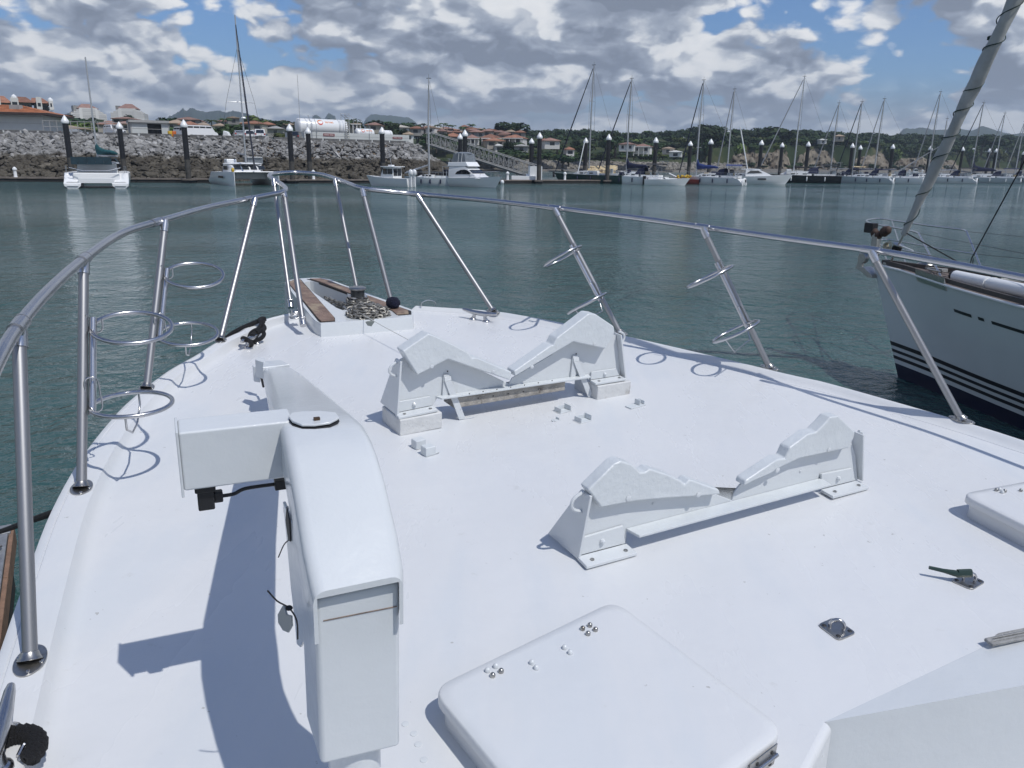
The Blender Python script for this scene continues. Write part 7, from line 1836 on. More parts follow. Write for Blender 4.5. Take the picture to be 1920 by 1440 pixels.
def condo():
    d = 260; b = gp(40, d); s_ = d / F; b.z = QZ
    o = empty('condominium', b, 'terraced cream condominium with red roofs rising behind the orange-roofed quay building', 'apartment block', None, rz=math.atan2(-b.x, b.y))
    P = lambda mb, n, m, par=o, **k: mb.build(n, M[m], par, org=V((0, 0, 0)), **k)
    def X(px): return (px - 40) * s_ * 1.06
    Z = lambda y: zat(40, y, d) - QZ
    mb = MB(); mb.box(X(-60), X(94), -6, 10, -1, Z(208)); w_ = P(mb, 'wall', 'stucco')
    for (x0, x1, yt, yb) in ((-60, 12, 186, 198), (8, 38, 181, 196), (38, 70, 181, 194), (64, 93, 182, 194)):
        zt, zb_ = Z(yt), Z(yb); mb = MB(); a0, a1 = X(x0), X(x1)
        mb.add([(a0, -8, zb_), (a1, -8, zb_), (a1, 8, zb_), (a0, 8, zb_), (a0 + (a1 - a0) * .1, 0, zt), (a1 - (a1 - a0) * .35, 0, zt)], [(0, 1, 5, 4), (2, 3, 4, 5), (1, 2, 5), (3, 0, 4), (3, 2, 1, 0)]); P(mb, 'roof', 'terracotta', smooth=False)
        mb = MB(); mb.box(a0 + 1, a1 - 1, -6.5, 7, Z(208), zb_ - .05); P(mb, 'upper_wall', 'stucco_g')
        for k in range(3): 
            x = a0 + (a1 - a0) * (k + 1) / 4; mb = MB(); mb.box(x - .6, x + .6, -6.6, -6.4, zb_ - 2.3, zb_ - .6); P(mb, 'window', 'window', w_)
    for (x0, x1, yt) in ((14, 22, 182), (72, 80, 183), (36, 47, 186), (90, 96, 189)):
        mb = MB(); mb.box(X(x0), X(x1), -8.8, -7, Z(206), Z(yt)); P(mb, 'chimney_stack', 'stucco_w')
        mb = MB(); mb.box(X(x0) + .35, X(x1) - .35, -8.9, -8.75, Z(200), Z(194)); P(mb, 'stack_opening', 'window')
        if x0 in (36, 90): mb = MB(); mb.lathe(V((X((x0 + x1) / 2), -7.9, Z(yt))), [(.8, 0), (.75, .4), (.1, 1.0)], 12); P(mb, 'white_dome', 'tankwhite')
    for k in range(3): mb = MB(); mb.box(X(89), X(97), -7, 2, Z(200 + k * 9) - .6, Z(200 + k * 9)); P(mb, 'balcony', 'stucco_w')
condo()
# long quay building with an orange tiled roof, at the far left
def quayhouse():
    d = 150; s_ = d / F; z0 = QZ
    A = gp(-140, d); Bq = gp(90, d + 4); dx = (Bq - A).normalized(); n = V((-dx.y, dx.x, 0))
    o = empty('quay_building', V((Bq.x, Bq.y, z0)), 'long grey-walled building with an orange tiled roof at the far left of the quay', 'building')
    ze = zat(90, 212, d + 4); zr = zat(60, 197, d + 8)
    mb = MB(); q = [A, Bq, Bq + n * 12, A + n * 12]; mb.prism([V((p.x, p.y, z0 - .5)) for p in q], V((0, 0, ze - z0 + .5))); w_ = mb.build('wall', M['concwall'], o)
    mb = MB(); e0 = [A - dx - n * 1.4, Bq + dx * 1.3 - n * 1.4, Bq + dx * 1.3 + n * 13.4, A - dx + n * 13.4]; L_ = (Bq - A).length
    T_ = [V((*(A + n * 6)[:2], zr)), V((*(Bq - dx * 5.5 + n * 6)[:2], zr))]
    ev = [V((p.x, p.y, ze)) for p in e0]
    mb.add(ev + T_, [(0, 1, 5, 4), (1, 2, 5), (2, 3, 4, 5), (3, 0, 4)]); rf = mb.build('roof', M['quayroof'], o, smooth=False)
    mb = MB(); mb.prism([p + V((0, 0, .0)) for p in ev], V((0, 0, -.42))); mb.build('fascia', M['fascia'], o)
    # tile courses
    for k in range(1, 9):
        t = k / 9; a_ = ev[0].lerp(T_[0], t); b_ = ev[1].lerp(T_[1], t); mb = MB(); mb.tube([a_ + V((0, 0, .03)), b_ + V((0, 0, .03))], .06, 4); mb.build('tile_course', M['quayroof'], rf)
    for k in range(3): mb = MB(); zz = z0 + 1.1 + k * 1.2; mb.prism([V((p.x, p.y, zz)) for p in (A - n * .04, Bq - n * .04, Bq + n * .1, A + n * .1)], V((0, 0, .06))); mb.build('wall_joint', M['conc'], w_)
    p = gp(43, d + 5); mb = MB(); mb.box(-.9, .9, -.6, .6, zat(43, 206, d + 5), zat(43, 197, d + 5), lambda q: V((p.x, p.y, 0)) + q); mb.build('roof_vent', M['conc'], rf)
quayhouse()
# concrete shed with a black opening
def shed():
    d = 156; s_ = d / F
    A = gp(253, d); Bq = gp(320, d + 3); dx = (Bq - A).normalized(); n = V((-dx.y, dx.x, 0)); L_ = (Bq - A).length; zt = zat(286, 225, d + 1)
    o = empty('concrete_shed', V((A.x, A.y, QZ)), 'grey concrete shed with a wide black doorway on the quay', 'shed')
    T = lambda p: A + dx * p.x + n * p.y + V((0, 0, QZ + p.z))
    H = zt - QZ
    def bx(nm, m, *a, par=o): mb = MB(); mb.box(*a, T); return mb.build(nm, M[m], par)
    bx('front_wall', 'concwall', 0, L_ * .43, 0, .25, -.2, H - .5); bx('front_wall', 'concwall', L_ * .82, L_, 0, .25, -.2, H - .3); bx('lintel', 'concwall', L_ * .43, L_ * .82, 0, .25, H - .65, H - .5)
    bx('side_wall', 'conc', -.25, 0, 0, 6.5, -.2, H - .4); bx('side_wall', 'conc', L_, L_ + .25, 0, 6.5, -.2, H - .4); bx('back_wall', 'darkhole', 0, L_, 6.2, 6.5, -.2, H - .5)
    bx('roof_slab', 'conc', -.5, L_ + .3, -.5, 7, H - .48, H - .05); bx('door_opening', 'darkhole', L_ * .43, L_ * .82, 1.2, 1.3, 0, H - .66)
    for k in range(3): bx('wall_joint', 'concdark', 0.02, L_ * .42, -.02, .0, .9 + k * .85, .93 + k * .85)
    for k in range(2): bx('door_rail', 'conc', L_ * .43, L_ * .82, -.05, .0, .8 + k * .9, .86 + k * .9)
shed()
# railing along the left of the quay
random.seed(3)
RL = empty('quay_railing', V((*back(crest_pt(150), 15)[:2], QZ)), 'thin grey pipe railing along the left of the quay', 'railing')
prev = None
for px in range(92, 252, 13):
    p = V((*back(crest_pt(px), 15)[:2], QZ)); mb = MB(); mb.tube([p, p + V((0, 0, 2.1))], .05, 5); mb.build('post', M['conc'], RL)
    if prev is not None:
        for h in (1.1, 2.0): mb = MB(); mb.tube([prev + V((0, 0, h)), p + V((0, 0, h))], .045, 5); mb.build('rail', M['conc'], RL)
    prev = p

# fuel depot: bund wall, three tanks, signs
def depot():
    d = 172
    A = gp(573, d - 4); Bq = gp(768, d + 10); dx = (Bq - A).normalized(); n = V((-dx.y, dx.x, 0)); L_ = (Bq - A).length
    T = lambda p: A + dx * p.x + n * p.y + V((0, 0, QZ + p.z))
    PX = lambda px: interp(px, [(573 + k * 19.5, L_ * 0 + ((gp(573 + k * 19.5, d) - gp(573, d)).length) * L_ / (gp(768, d) - gp(573, d)).length) for k in range(11)])
    o = empty('bund_wall', T(V((0, 0, 0))), 'long pale grey wall around the fuel tanks on the quay', 'wall')
    z1 = zat(600, 247, d - 3) - QZ; z2 = zat(700, 251, d + 4) - QZ
    for nm, x0, x1, y0, y1, z_ in (('front_wall', 0, PX(657), 0, .3, z1), ('front_wall', PX(657), L_, 0, .3, z2), ('side_wall', 0, .3, .3, 11, z1), ('side_wall', L_ - .3, L_, .3, 11, z2)):
        mb = MB(); mb.box(x0, x1, y0, y1, -.3, z_, T); mb.build(nm, M['concwall'], o)
    for k in range(2): mb = MB(); mb.box(.1, L_ - .1, -.03, 0, .7 + k * .6, .73 + k * .6, T); mb.build('wall_joint', M['conc'], o)
    def tank(px0, px1, yt, yb, lab, has_badge, yoff):
        x0, x1 = PX(px0), PX(px1); zt = zat((px0 + px1) / 2, yt, d + yoff) - QZ; zb = zat((px0 + px1) / 2, yb, d + yoff) - QZ; r = (zt - zb) / 2 * 1.0
        tk = empty('fuel_tank', T(V(((x0 + x1) / 2, yoff, zb))), lab, 'fuel tank'); c0 = V((x0, yoff, zt - r))
        mb = MB(); pts = []
        k0 = len(mb.v); prof = [(r * .3, -.35), (r * .75, -.25), (r * .97, -.05), (r, .05), (r, x1 - x0 - .05), (r * .97, x1 - x0 + .05), (r * .75, x1 - x0 + .25), (r * .3, x1 - x0 + .35)]
        mb.lathe(T(c0), prof, 32, dx); tb = mb.build('shell', M['tankwhite'], tk, smooth=60)
        for f in (.12, .2, .82): mb = MB(); mb.lathe(T(c0) + dx * ((x1 - x0) * f), [(r + .012, 0), (r + .03, .02), (r + .03, .08), (r + .012, .1)], 32, dx); mb.build('band', M['alu'], tb)
        for f in (.2, .8): mb = MB(); mb.box(x0 + (x1 - x0) * f - .2, x0 + (x1 - x0) * f + .2, yoff - r * .7, yoff + r * .7, 0, zt - 1.6 * r, T); mb.build('saddle', M['conc'], tk)
        return tk, x0, x1, r, zt, c0
    def cyl(c0, r, x, ang, offs): # point on the shell facing us
        return T(V((x, c0.y - (r + offs) * math.cos(ang), c0.z + (r + offs) * math.sin(ang))))
    def logo(tk, c0, r, xc, ang, s_, word, wx, ws):
        # crescent badge: a red and an orange swirl
        def pt(u, v_, off=.03): return cyl(c0, r, xc + u * s_, ang + v_ * s_ / r, off)
        for nm, m, rng, ri in (('badge_red', 'logo_red', (150, 390), .60), ('badge_orange', 'logo_orange', (20, 200), .72)):
            mb = MB(); k = len(mb.v); N = 18; rows = []
            for i in range(N + 1):
                t = math.radians(rng[0] + (rng[1] - rng[0]) * i / N); th = math.sin(math.pi * i / N) * .42 + .02
                rows.append([pt(math.cos(t), math.sin(t)), pt(math.cos(t) * (1 - th) + .05, math.sin(t) * (1 - th))])
            mb.loft(rows, closed=False); q = mb.build(nm, M[m], tk)
        # the word on the shell, letter by letter
        GL = {'t': ['.1.', '111', '.1.', '.1.', '.11'], 'e': ['...', '111', '111', '1..', '111'], 'r': ['...', '111', '1..', '1..', '1..'], 'p': ['...', '111', '1.1', '111', '1..'], 'l': ['1..', '1..', '1..', '1..', '11.'],
              'V': ['1.1', '1.1', '1.1', '1.1', '.1.'], 'E': ['111', '1..', '111', '1..', '111'], 'R': ['111', '1.1', '11.', '1.1', '1.1'], 'A': ['.1.', '1.1', '111', '1.1', '1.1'], 'L': ['1..', '1..', '1..', '1..', '111'], 'W': ['1.1', '1.1', '1.1', '111', '1.1'], 'T': ['111', '.1.', '.1.', '.1.', '.1.'], 'O': ['111', '1.1', '1.1', '1.1', '111']}
        x = wx; a_ = ws
        for ch in word:
            mb = MB()
            for rI, row in enumerate(GL[ch]):
                for cI, q in enumerate(row):
                    if q == '1':
                        x0_, y0_ = x + cI * a_, (2 - rI) * a_
                        P_ = [cyl(c0, r, x0_ + du * a_, ang + (y0_ + dv * a_) / r, .03) for du, dv in ((0, 0), (1, 0), (1, 1), (0, 1))]
                        mb.add(P_, [(0, 1, 2, 3)])
            mb.build('letter', M['logo_orange'], tk); x += a_ * 4
    tk, x0, x1, r, zt, c0 = tank(572, 656, 224, 255, 'large white cylindrical fuel tank with a red swirl badge', True, 3.2)
    logo(tk, c0, r, x0 + (x1 - x0) * .42, .62, .62, 'terpel', x0 + (x1 - x0) * .52, .085)
    tk2, a0, a1, r2, _, c2 = tank(676, 705, 240, 258, 'small white fuel tank with a red badge, nearer the big tank', True, 2.4)
    logo(tk2, c2, r2, a0 + (a1 - a0) * .30, .55, .38, 'terpel', a0 + (a1 - a0) * .50, .065)
    tk3, a0, a1, r3, _, c3 = tank(722, 741, 242, 258, 'small white fuel tank at the right, with plain lettering', True, 2.4)
    # ladder up the big tank and the platform rails
    L_d = empty('tank_ladder', T(V((PX(646), -.3, 0))), 'steel ladder and platform rails at the right end of the big fuel tank', 'ladder')
    for k in (0, .7): mb = MB(); mb.tube([T(V((PX(645) + k, -.35, 0))), T(V((PX(645) + k, -.35, z1 + 2.9))), T(V((PX(645) + k, 1.5, z1 + 3.6)))], .06, 5); mb.build('ladder_rail', M['dullsteel'], L_d)
    for k in range(14): mb = MB(); mb.tube([T(V((PX(645), -.35, .3 + k * .4))), T(V((PX(645) + .7, -.35, .3 + k * .4)))], .04, 4); mb.build('rung', M['dullsteel'], L_d)
    for k in range(5): x = PX(648) + k * (PX(678) - PX(648)) / 4; mb = MB(); mb.tube([T(V((x, 2.5, z1 - .5))), T(V((x, 2.5, z1 + (4.0 if k < 3 else 2.8))))], .05, 5); mb.build('rail_post', M['alu'], L_d)
    for h in (2.2, 3.9): mb = MB(); mb.tube([T(V((PX(648), 2.5, z1 + h))), T(V((PX(662), 2.5, z1 + h))), T(V((PX(676), 2.5, z1 + h - 1.3)))], .05, 5); mb.build('platform_rail', M['alu'], L_d)
    for (p0, p1, y0, y1, lb) in ((606, 626, 250, 255, 'maroon warning sign on the wall below the big tank'), (735, 754, 254, 258, 'maroon warning sign at the right end of the tank wall')):
        x0, x1 = PX(p0), PX(p1); za, zb = zat(p0, y1, d - 2) - QZ, zat(p0, y0, d - 2) - QZ
        mb = MB(); mb.box(x0, x1, -.10, -.03, za, zb, T); o2 = mb.build('warning_sign', M['signmaroon'], None, org=T(V((x0, -.05, za)))); tag(o2, lb, 'sign')
        mb = MB(); w_ = x1 - x0; n_l = 14
        for k in range(n_l):
            if k == 7: continue
            u = x0 + w_ * (.08 + .84 * k / n_l); mb.box(u, u + w_ * .035, -.115, -.103, za + (zb - za) * .28, za + (zb - za) * .72, T)
        mb.build('lettering', M['signtext'], o2)
    for px in (586, 594, 690): 
        mb = MB(); x = PX(px); mb.tube([T(V((x, -.15, 0))), T(V((x, -.15, z1 + 1.5))), T(V((x, 1.5, z1 + 3.2)))], .045, 5); q = mb.build('vent_pipe', M['dullsteel'], None, org=T(V((x, -.15, 0)))); tag(q, {586: 'thin vent pipe at the left end of the big fuel tank, outer one', 594: 'thin vent pipe at the left end of the big fuel tank, inner one', 690: 'thin vent pipe in front of the small fuel tanks'}[px], 'pipe')
    mb = MB(); p = T(V((PX(573), 2, 0))); mb.tube([p, p + V((0, 0, 13))], .045, 5); q = mb.build('radio_antenna', M['alu'], None, org=p); tag(q, 'very thin tall antenna at the left end of the big fuel tank', 'antenna')
depot()

# vehicles on the quay
def vehicle(px, dd, ang, kind, paint, lab):
    p = V((*back(crest_pt(px), dd)[:2], QZ)); o = empty('parked_' + ('van' if kind == 'van' else 'car'), p, lab, 'van' if kind == 'van' else 'car', None, rz=ang)
    P = lambda mb, n, m, par=o, **k: mb.build(n, M[m], par, org=V((0, 0, 0)), **k)
    L, Wd, H, hood = {'suv': (4.5, 1.85, 1.75, 1.15), 'van': (5.6, 1.95, 2.05, .5), 'car': (4.5, 1.8, 1.45, 1.2)}[kind]
    prof = [(-L / 2, .35), (-L / 2 + .03, .95), (-L / 2 + (.15 if kind != 'car' else .55), 1.0), (-L / 2 + (.3 if kind != 'car' else 1.1), H - .05), (-L / 2 + (.5 if kind != 'car' else 1.4), H), (L / 2 - hood - .9, H), (L / 2 - hood - .55, H - .08), (L / 2 - hood, 1.02), (L / 2 - .15, .88), (L / 2, .6), (L / 2, .35)]
    mb = MB(); rows = []
    for y, sc in ((-Wd / 2, .93), (-Wd / 2 * .97, 1), (Wd / 2 * .97, 1), (Wd / 2, .93)):
        rows.append([V((x, y * (1 if z < 1.05 else .88), .35 + (z - .35) * (1 if sc == 1 else .985))) for x, z in prof])
    mb.loft(rows, closed=True); bd = P(mb, 'body', paint, smooth=35)
    for sg in (1, -1):
        x0, x1 = -L / 2 + (.4 if kind != 'car' else 1.1), L / 2 - hood - .5; n_ = 4 if kind == 'van' else 3
        for k in range(n_):
            a_, b_ = x0 + (x1 - x0) * k / n_ + .05, x0 + (x1 - x0) * (k + 1) / n_ - .05
            mb = MB(); yy0 = sg * Wd / 2 * .90; mb.box(a_, b_, min(yy0, yy0 + sg * .03), max(yy0, yy0 + sg * .03), 1.08, H - .18); P(mb, 'window', 'glass', bd)
    xb = -L / 2 + (.24 if kind != 'car' else .8)
    mb = MB(); mb.prism([V((xb - .09, -.72, 1.05)), V((xb - .09, .72, 1.05)), V((xb + .06, .62, H - .15)), V((xb + .06, -.62, H - .15))], V((-.05, 0, 0))); P(mb, 'rear_window', 'glass', bd)
    mb = MB(); xf_ = L / 2 - hood; mb.prism([V((xf_ + .02, -.75, 1.06)), V((xf_ + .02, .75, 1.06)), V((xf_ - .5, .64, H - .12)), V((xf_ - .5, -.64, H - .12))], V((.06, 0, .04))); P(mb, 'windscreen', 'glass', bd)
    for sx in (-1, 1):
        for sy in (-1, 1): mb = MB(); mb.lathe(V((sx * L * .31, sy * (Wd / 2 - .12) - .11, .34)), [(.34, 0), (.35, .03), (.35, .2), (.34, .23)], 14, V((0, 1, 0))); w_ = P(mb, 'wheel', 'tyre'); mb = MB(); mb.lathe(V((sx * L * .31, sy * (Wd / 2 - .0) - .02, .34)), [(.2, 0), (.2, .04)], 10, V((0, 1, 0))); P(mb, 'rim', 'dullsteel', w_)
    for sy in (-1, 1):
        mb = MB(); mb.box(-L / 2 - .03, -L / 2 + .06, sy * .78 - .12, sy * .78 + .12, .75, 1.0); P(mb, 'tail_lamp', 'redlamp', bd)
        mb = MB(); mb.box(L / 2 - .12, L / 2 + .02, sy * .7 - .16, sy * .7 + .16, .62, .78); P(mb, 'headlamp', 'glass', bd)
    mb = MB(); mb.box(-L / 2 - .04, -L / 2, -.25, .25, .6, .72); P(mb, 'number_plate', 'plate', bd)
    mb = MB(); mb.box(-L / 2 - .06, -L / 2 + .1, -Wd / 2 * .95, Wd / 2 * .95, .35, .55); mb.box(L / 2 - .1, L / 2 + .06, -Wd / 2 * .95, Wd / 2 * .95, .35, .55); P(mb, 'bumper', 'cardark', bd)
vehicle(224, 17, R_(-40), 'suv', 'carwhite', 'white off-roader facing us, half behind a pile, left of the shed')
vehicle(350, 26, R_(140), 'van', 'carwhite', 'white van partly hidden behind a pile, right of the shed')
vehicle(382, 17, R_(38), 'van', 'carwhite', 'long white van seen from the side, right of the shed')
vehicle(452, 18, R_(115), 'car', 'carsilver', 'silver car seen from behind, just left of the tall mast')
vehicle(471, 24, R_(110), 'suv', 'carwhite', 'white car partly hidden behind the tall mast')
vehicle(489, 17, R_(112), 'suv', 'carwhite', 'white minivan seen from behind, right of the tall mast')
vehicle(150, 34, R_(10), 'car', 'carsilver', 'silver car behind the left railing under the tan-roofed house')
vehicle(560, 22, R_(95), 'suv', 'cardark', 'dark car parked at the left end of the tank wall')
# small white sheeted thing by the cars, yellow and orange drums by the shed
p = V((*back(crest_pt(430), 19)[:2], QZ)); mb = MB(); mb.prism([p + V(q) for q in ((-.8, 0, 0), (.7, 0, 0), (.6, 0, .3), (.1, 0, 1.2), (-.6, 0, 1.4), (-.7, 0, .8))], V((0, 1.2, 0))); q = mb.build('sheeted_trailer', M['tankwhite'], None, org=p, bevel=.12); tag(q, 'white sheeted trailer left of the silver car on the quay', 'trailer')
for px, m_, lb in ((325, 'yellow', 'yellow drum at the right-hand end of the shed'), (331, 'orange', 'orange drum beside the yellow drum')):
    p = V((*back(crest_pt(px), 17)[:2], QZ)); mb = MB(); mb.lathe(p, [(.42, 0), (.45, .1), (.42, .5), (.45, .9), (.4, 1.0)], 12); q = mb.build('drum', M[m_], None, org=p); tag(q, lb, 'drum')

# ------------------------------------------------------------------- trees
def crown_mesh(name, m, seed, n=420, lobes=7, flat=.75, leaf=.17):
    random.seed(seed); mb = MB(); L_ = [(V((random.uniform(-.55, .55), random.uniform(-.55, .55), random.uniform(-.25, .45))), random.uniform(.35, .62)) for _ in range(lobes)] + [(V((0, 0, 0)), .7)]
    for i in range(n):
        c, r = random.choice(L_); d = V((random.gauss(0, 1), random.gauss(0, 1), random.gauss(0, 1))).normalized()
        p = c + d * r * random.uniform(.72, 1.04); p.z *= flat
        nrm = (d + V((random.uniform(-.6, .6), random.uniform(-.6, .6), random.uniform(-.2, .8)))).normalized(); u = nrm.orthogonal().normalized(); v_ = nrm.cross(u); s_ = leaf * random.uniform(.6, 1.3)
        a_ = random.uniform(0, 6.28); u, v_ = u * math.cos(a_) + v_ * math.sin(a_), v_ * math.cos(a_) - u * math.sin(a_)
        mb.add([p - u * s_, p + v_ * s_ * .6 - nrm * .03, p + u * s_, p - v_ * s_ * .6 + nrm * .03], [(0, 1, 2, 3)])
    return mb.mesh(name, m, smooth=False)
def trunk_mesh(seed):
    random.seed(seed); mb = MB(); mb.tube([V((0, 0, -1.6)), V((.03, .02, -.9)), V((0, 0, -.2)), V((.05, 0, .3))], [.10, .075, .06, .02], 6)
    for k in range(5):
        a_ = k * 1.3; mb.tube([V((0, 0, -.75 + .12 * k)), V((.3 * math.cos(a_), .3 * math.sin(a_), -.35 + .12 * k)), V((.55 * math.cos(a_), .55 * math.sin(a_), -.05 + .1 * k))], [.05, .03, .01], 5)
    return mb.mesh('trunk', M['bark'])
CM = {m: [crown_mesh('crown', M[m], 40 + k, lobes=5 + k) for k in range(4)] for m in ('leaf_dark', 'leaf_mid', 'leaf_light')}
TMs = [trunk_mesh(s_) for s_ in (1, 2)]
def palm_mesh(seed):
    random.seed(seed); mb = MB()
    for k in range(13):
        a_ = k * 2 * math.pi / 13 + random.uniform(-.2, .2); up = random.uniform(.1, .7); pts = [V((0, 0, 0))]
        for j in range(1, 6): t = j / 5; pts.append(V((math.cos(a_) * t, math.sin(a_) * t, up * t * 1.1 - t * t * (.5 + up * .3))))
        sd = V((-math.sin(a_), math.cos(a_), 0))
        for j in range(5): w0, w1 = .14 * math.sin(math.pi * (j + .4) / 5.6), .14 * math.sin(math.pi * (j + 1.4) / 5.8); mb.add([pts[j] - sd * w0 - V((0, 0, w0 * .6)), pts[j], pts[j] + sd * w0 - V((0, 0, w0 * .6)), pts[j + 1] + sd * w1 - V((0, 0, w1 * .6)), pts[j + 1], pts[j + 1] - sd * w1 - V((0, 0, w1 * .6))], [(0, 1, 4, 5), (1, 2, 3, 4)])
    return mb.mesh('fronds', M['palm'], smooth=False)
PMs = [palm_mesh(s_) for s_ in (5, 6)]
mbp = MB(); mbp.tube([V((0, 0, -4)), V((.1, 0, -2)), V((0, 0, 0))], [.16, .11, .09], 6); PT_ = mbp.mesh('trunk', M['bark'])
def tree(px, d, z, r, h, m, lab, grp=None, nm='tree', cat='tree'):
    u = px2u(px); p = V((u * d, d, z)); o = empty(nm, p, lab, cat, grp, rz=random.uniform(0, 6.28))
    for me, n_ in ((random.choice(CM[m]), 'crown'), (random.choice(TMs), 'trunk')):
        q = bpy.data.objects.new(n_, me); COL.objects.link(q); q.parent = o
        q.location = (0, 0, h * .62); q.scale = (r, r, h * .5)
    return o
def palm(px, d, ytop, lab, grp=None, r=2.4):
    u = px2u(px); zt = zat(px, ytop, d); p = V((u * d, d, zt - 7)); o = empty('palm_tree', p, lab, 'palm tree', grp, rz=random.uniform(0, 6))
    q = bpy.data.objects.new('fronds', random.choice(PMs)); COL.objects.link(q); q.parent = o; q.location = (0, 0, 6.3); q.scale = (r, r, r)
    q = bpy.data.objects.new('trunk', PT_); COL.objects.link(q); q.parent = o; q.location = (0, 0, 6.3); q.scale = (1.3, 1.3, 1.9)
random.seed(31)
SKYL = [(840, 246), (1000, 243), (1040, 240), (1100, 240), (1130, 243), (1190, 246), (1230, 244), (1280, 240), (1305, 233), (1340, 231), (1352, 240), (1400, 240), (1420, 236), (1450, 236), (1475, 241), (1510, 240), (1530, 242), (1580, 244), (1620, 246), (1680, 249), (1720, 247), (1760, 249), (1800, 251), (1860, 249), (1900, 252), (1990, 258)]
nk = 0
GN = {'leaf_dark': 'dark green', 'leaf_mid': 'mid green', 'leaf_light': 'light green'}
for band_, (dd0, dd1, n_, lowf) in enumerate(((44, 60, 50, .30), (62, 85, 50, .52), (90, 130, 44, .75))):
    for k in range(n_):
        px = 985 + (1960 - 985) * (k + random.uniform(.1, .9)) / n_
        if px < 1130 and band_ < 2 and random.random() < .55: continue
        if 1590 < px < 1660 and band_ == 1 and random.random() < .4: continue
        s_ = interp(px, SHORE); d = s_ + random.uniform(dd0, dd1) * (1.0 if px > 1300 else 1.6)
        g_ = ground(px, d); ysk = interp(px, SKYL) + (1 - lowf) * (34 if px > 1300 else 30) + random.uniform(-1.0, 4.0); zt = zat(px, ysk, d)
        h = max(4.5, min(14, zt - g_)); r = random.uniform(3.2, 5.6) * (d / 450) ** .5
        if px < 1300 and band_ == 0: h = min(h, 5.5)
        m_ = random.choice(('leaf_dark', 'leaf_dark', 'leaf_mid', 'leaf_mid') if band_ > 1 else ('leaf_dark', 'leaf_mid', 'leaf_mid', 'leaf_light'))
        tree(px, d, max(g_, zt - h), r, h, m_, '%s tree in the far woods %s' % (GN[m_], ('at the front edge by the beach', 'low on the wooded slope', 'in the middle of the wooded slope', 'on the skyline')[band_]), 'trees of the far woods')
fm = MB()
for (d0, d1, n_, lf) in ((62, 85, 60, .5), (95, 135, 90, .75), (150, 200, 150, 1.0)):
    for k in range(n_):
        px = 985 + (1990 - 985) * (k + random.uniform(0, 1)) / n_; s_ = interp(px, SHORE); d = s_ + random.uniform(d0, d1) * (1.0 if px > 1300 else 1.6)
        if px < 1130 and d - s_ < 150 and random.random() < .6: continue
        ysk = interp(px, SKYL) + (1 - lf) * 32 + random.uniform(-1.5, 3.5); zt = zat(px, ysk, d); r = random.uniform(3.2, 5.8) * (d / 450) ** .5; h = random.uniform(8, 12); u = px2u(px)
        me_ = random.choice(CM['leaf_dark']); ca, sa = math.cos(k), math.sin(k); c_ = V((u * d, d, zt - h * .38))
        vs = [V((v.co.x * ca - v.co.y * sa, v.co.x * sa + v.co.y * ca, v.co.z)) for v in me_.vertices]; k0 = len(fm.v)
        fm.v += [c_ + V((v.x * r, v.y * r, v.z * h * .5)) for v in vs]; fm.f += [tuple(i + k0 for i in p_.vertices) for p_ in me_.polygons if p_.index % 5 < 4]
fo = fm.mesh('wood', M['leaf_dark'], smooth=False); fo = bpy.data.objects.new('distant_wood', fo); COL.objects.link(fo); tag(fo, 'dense dark wood along the skyline of the far shore', 'wood', kind='stuff')
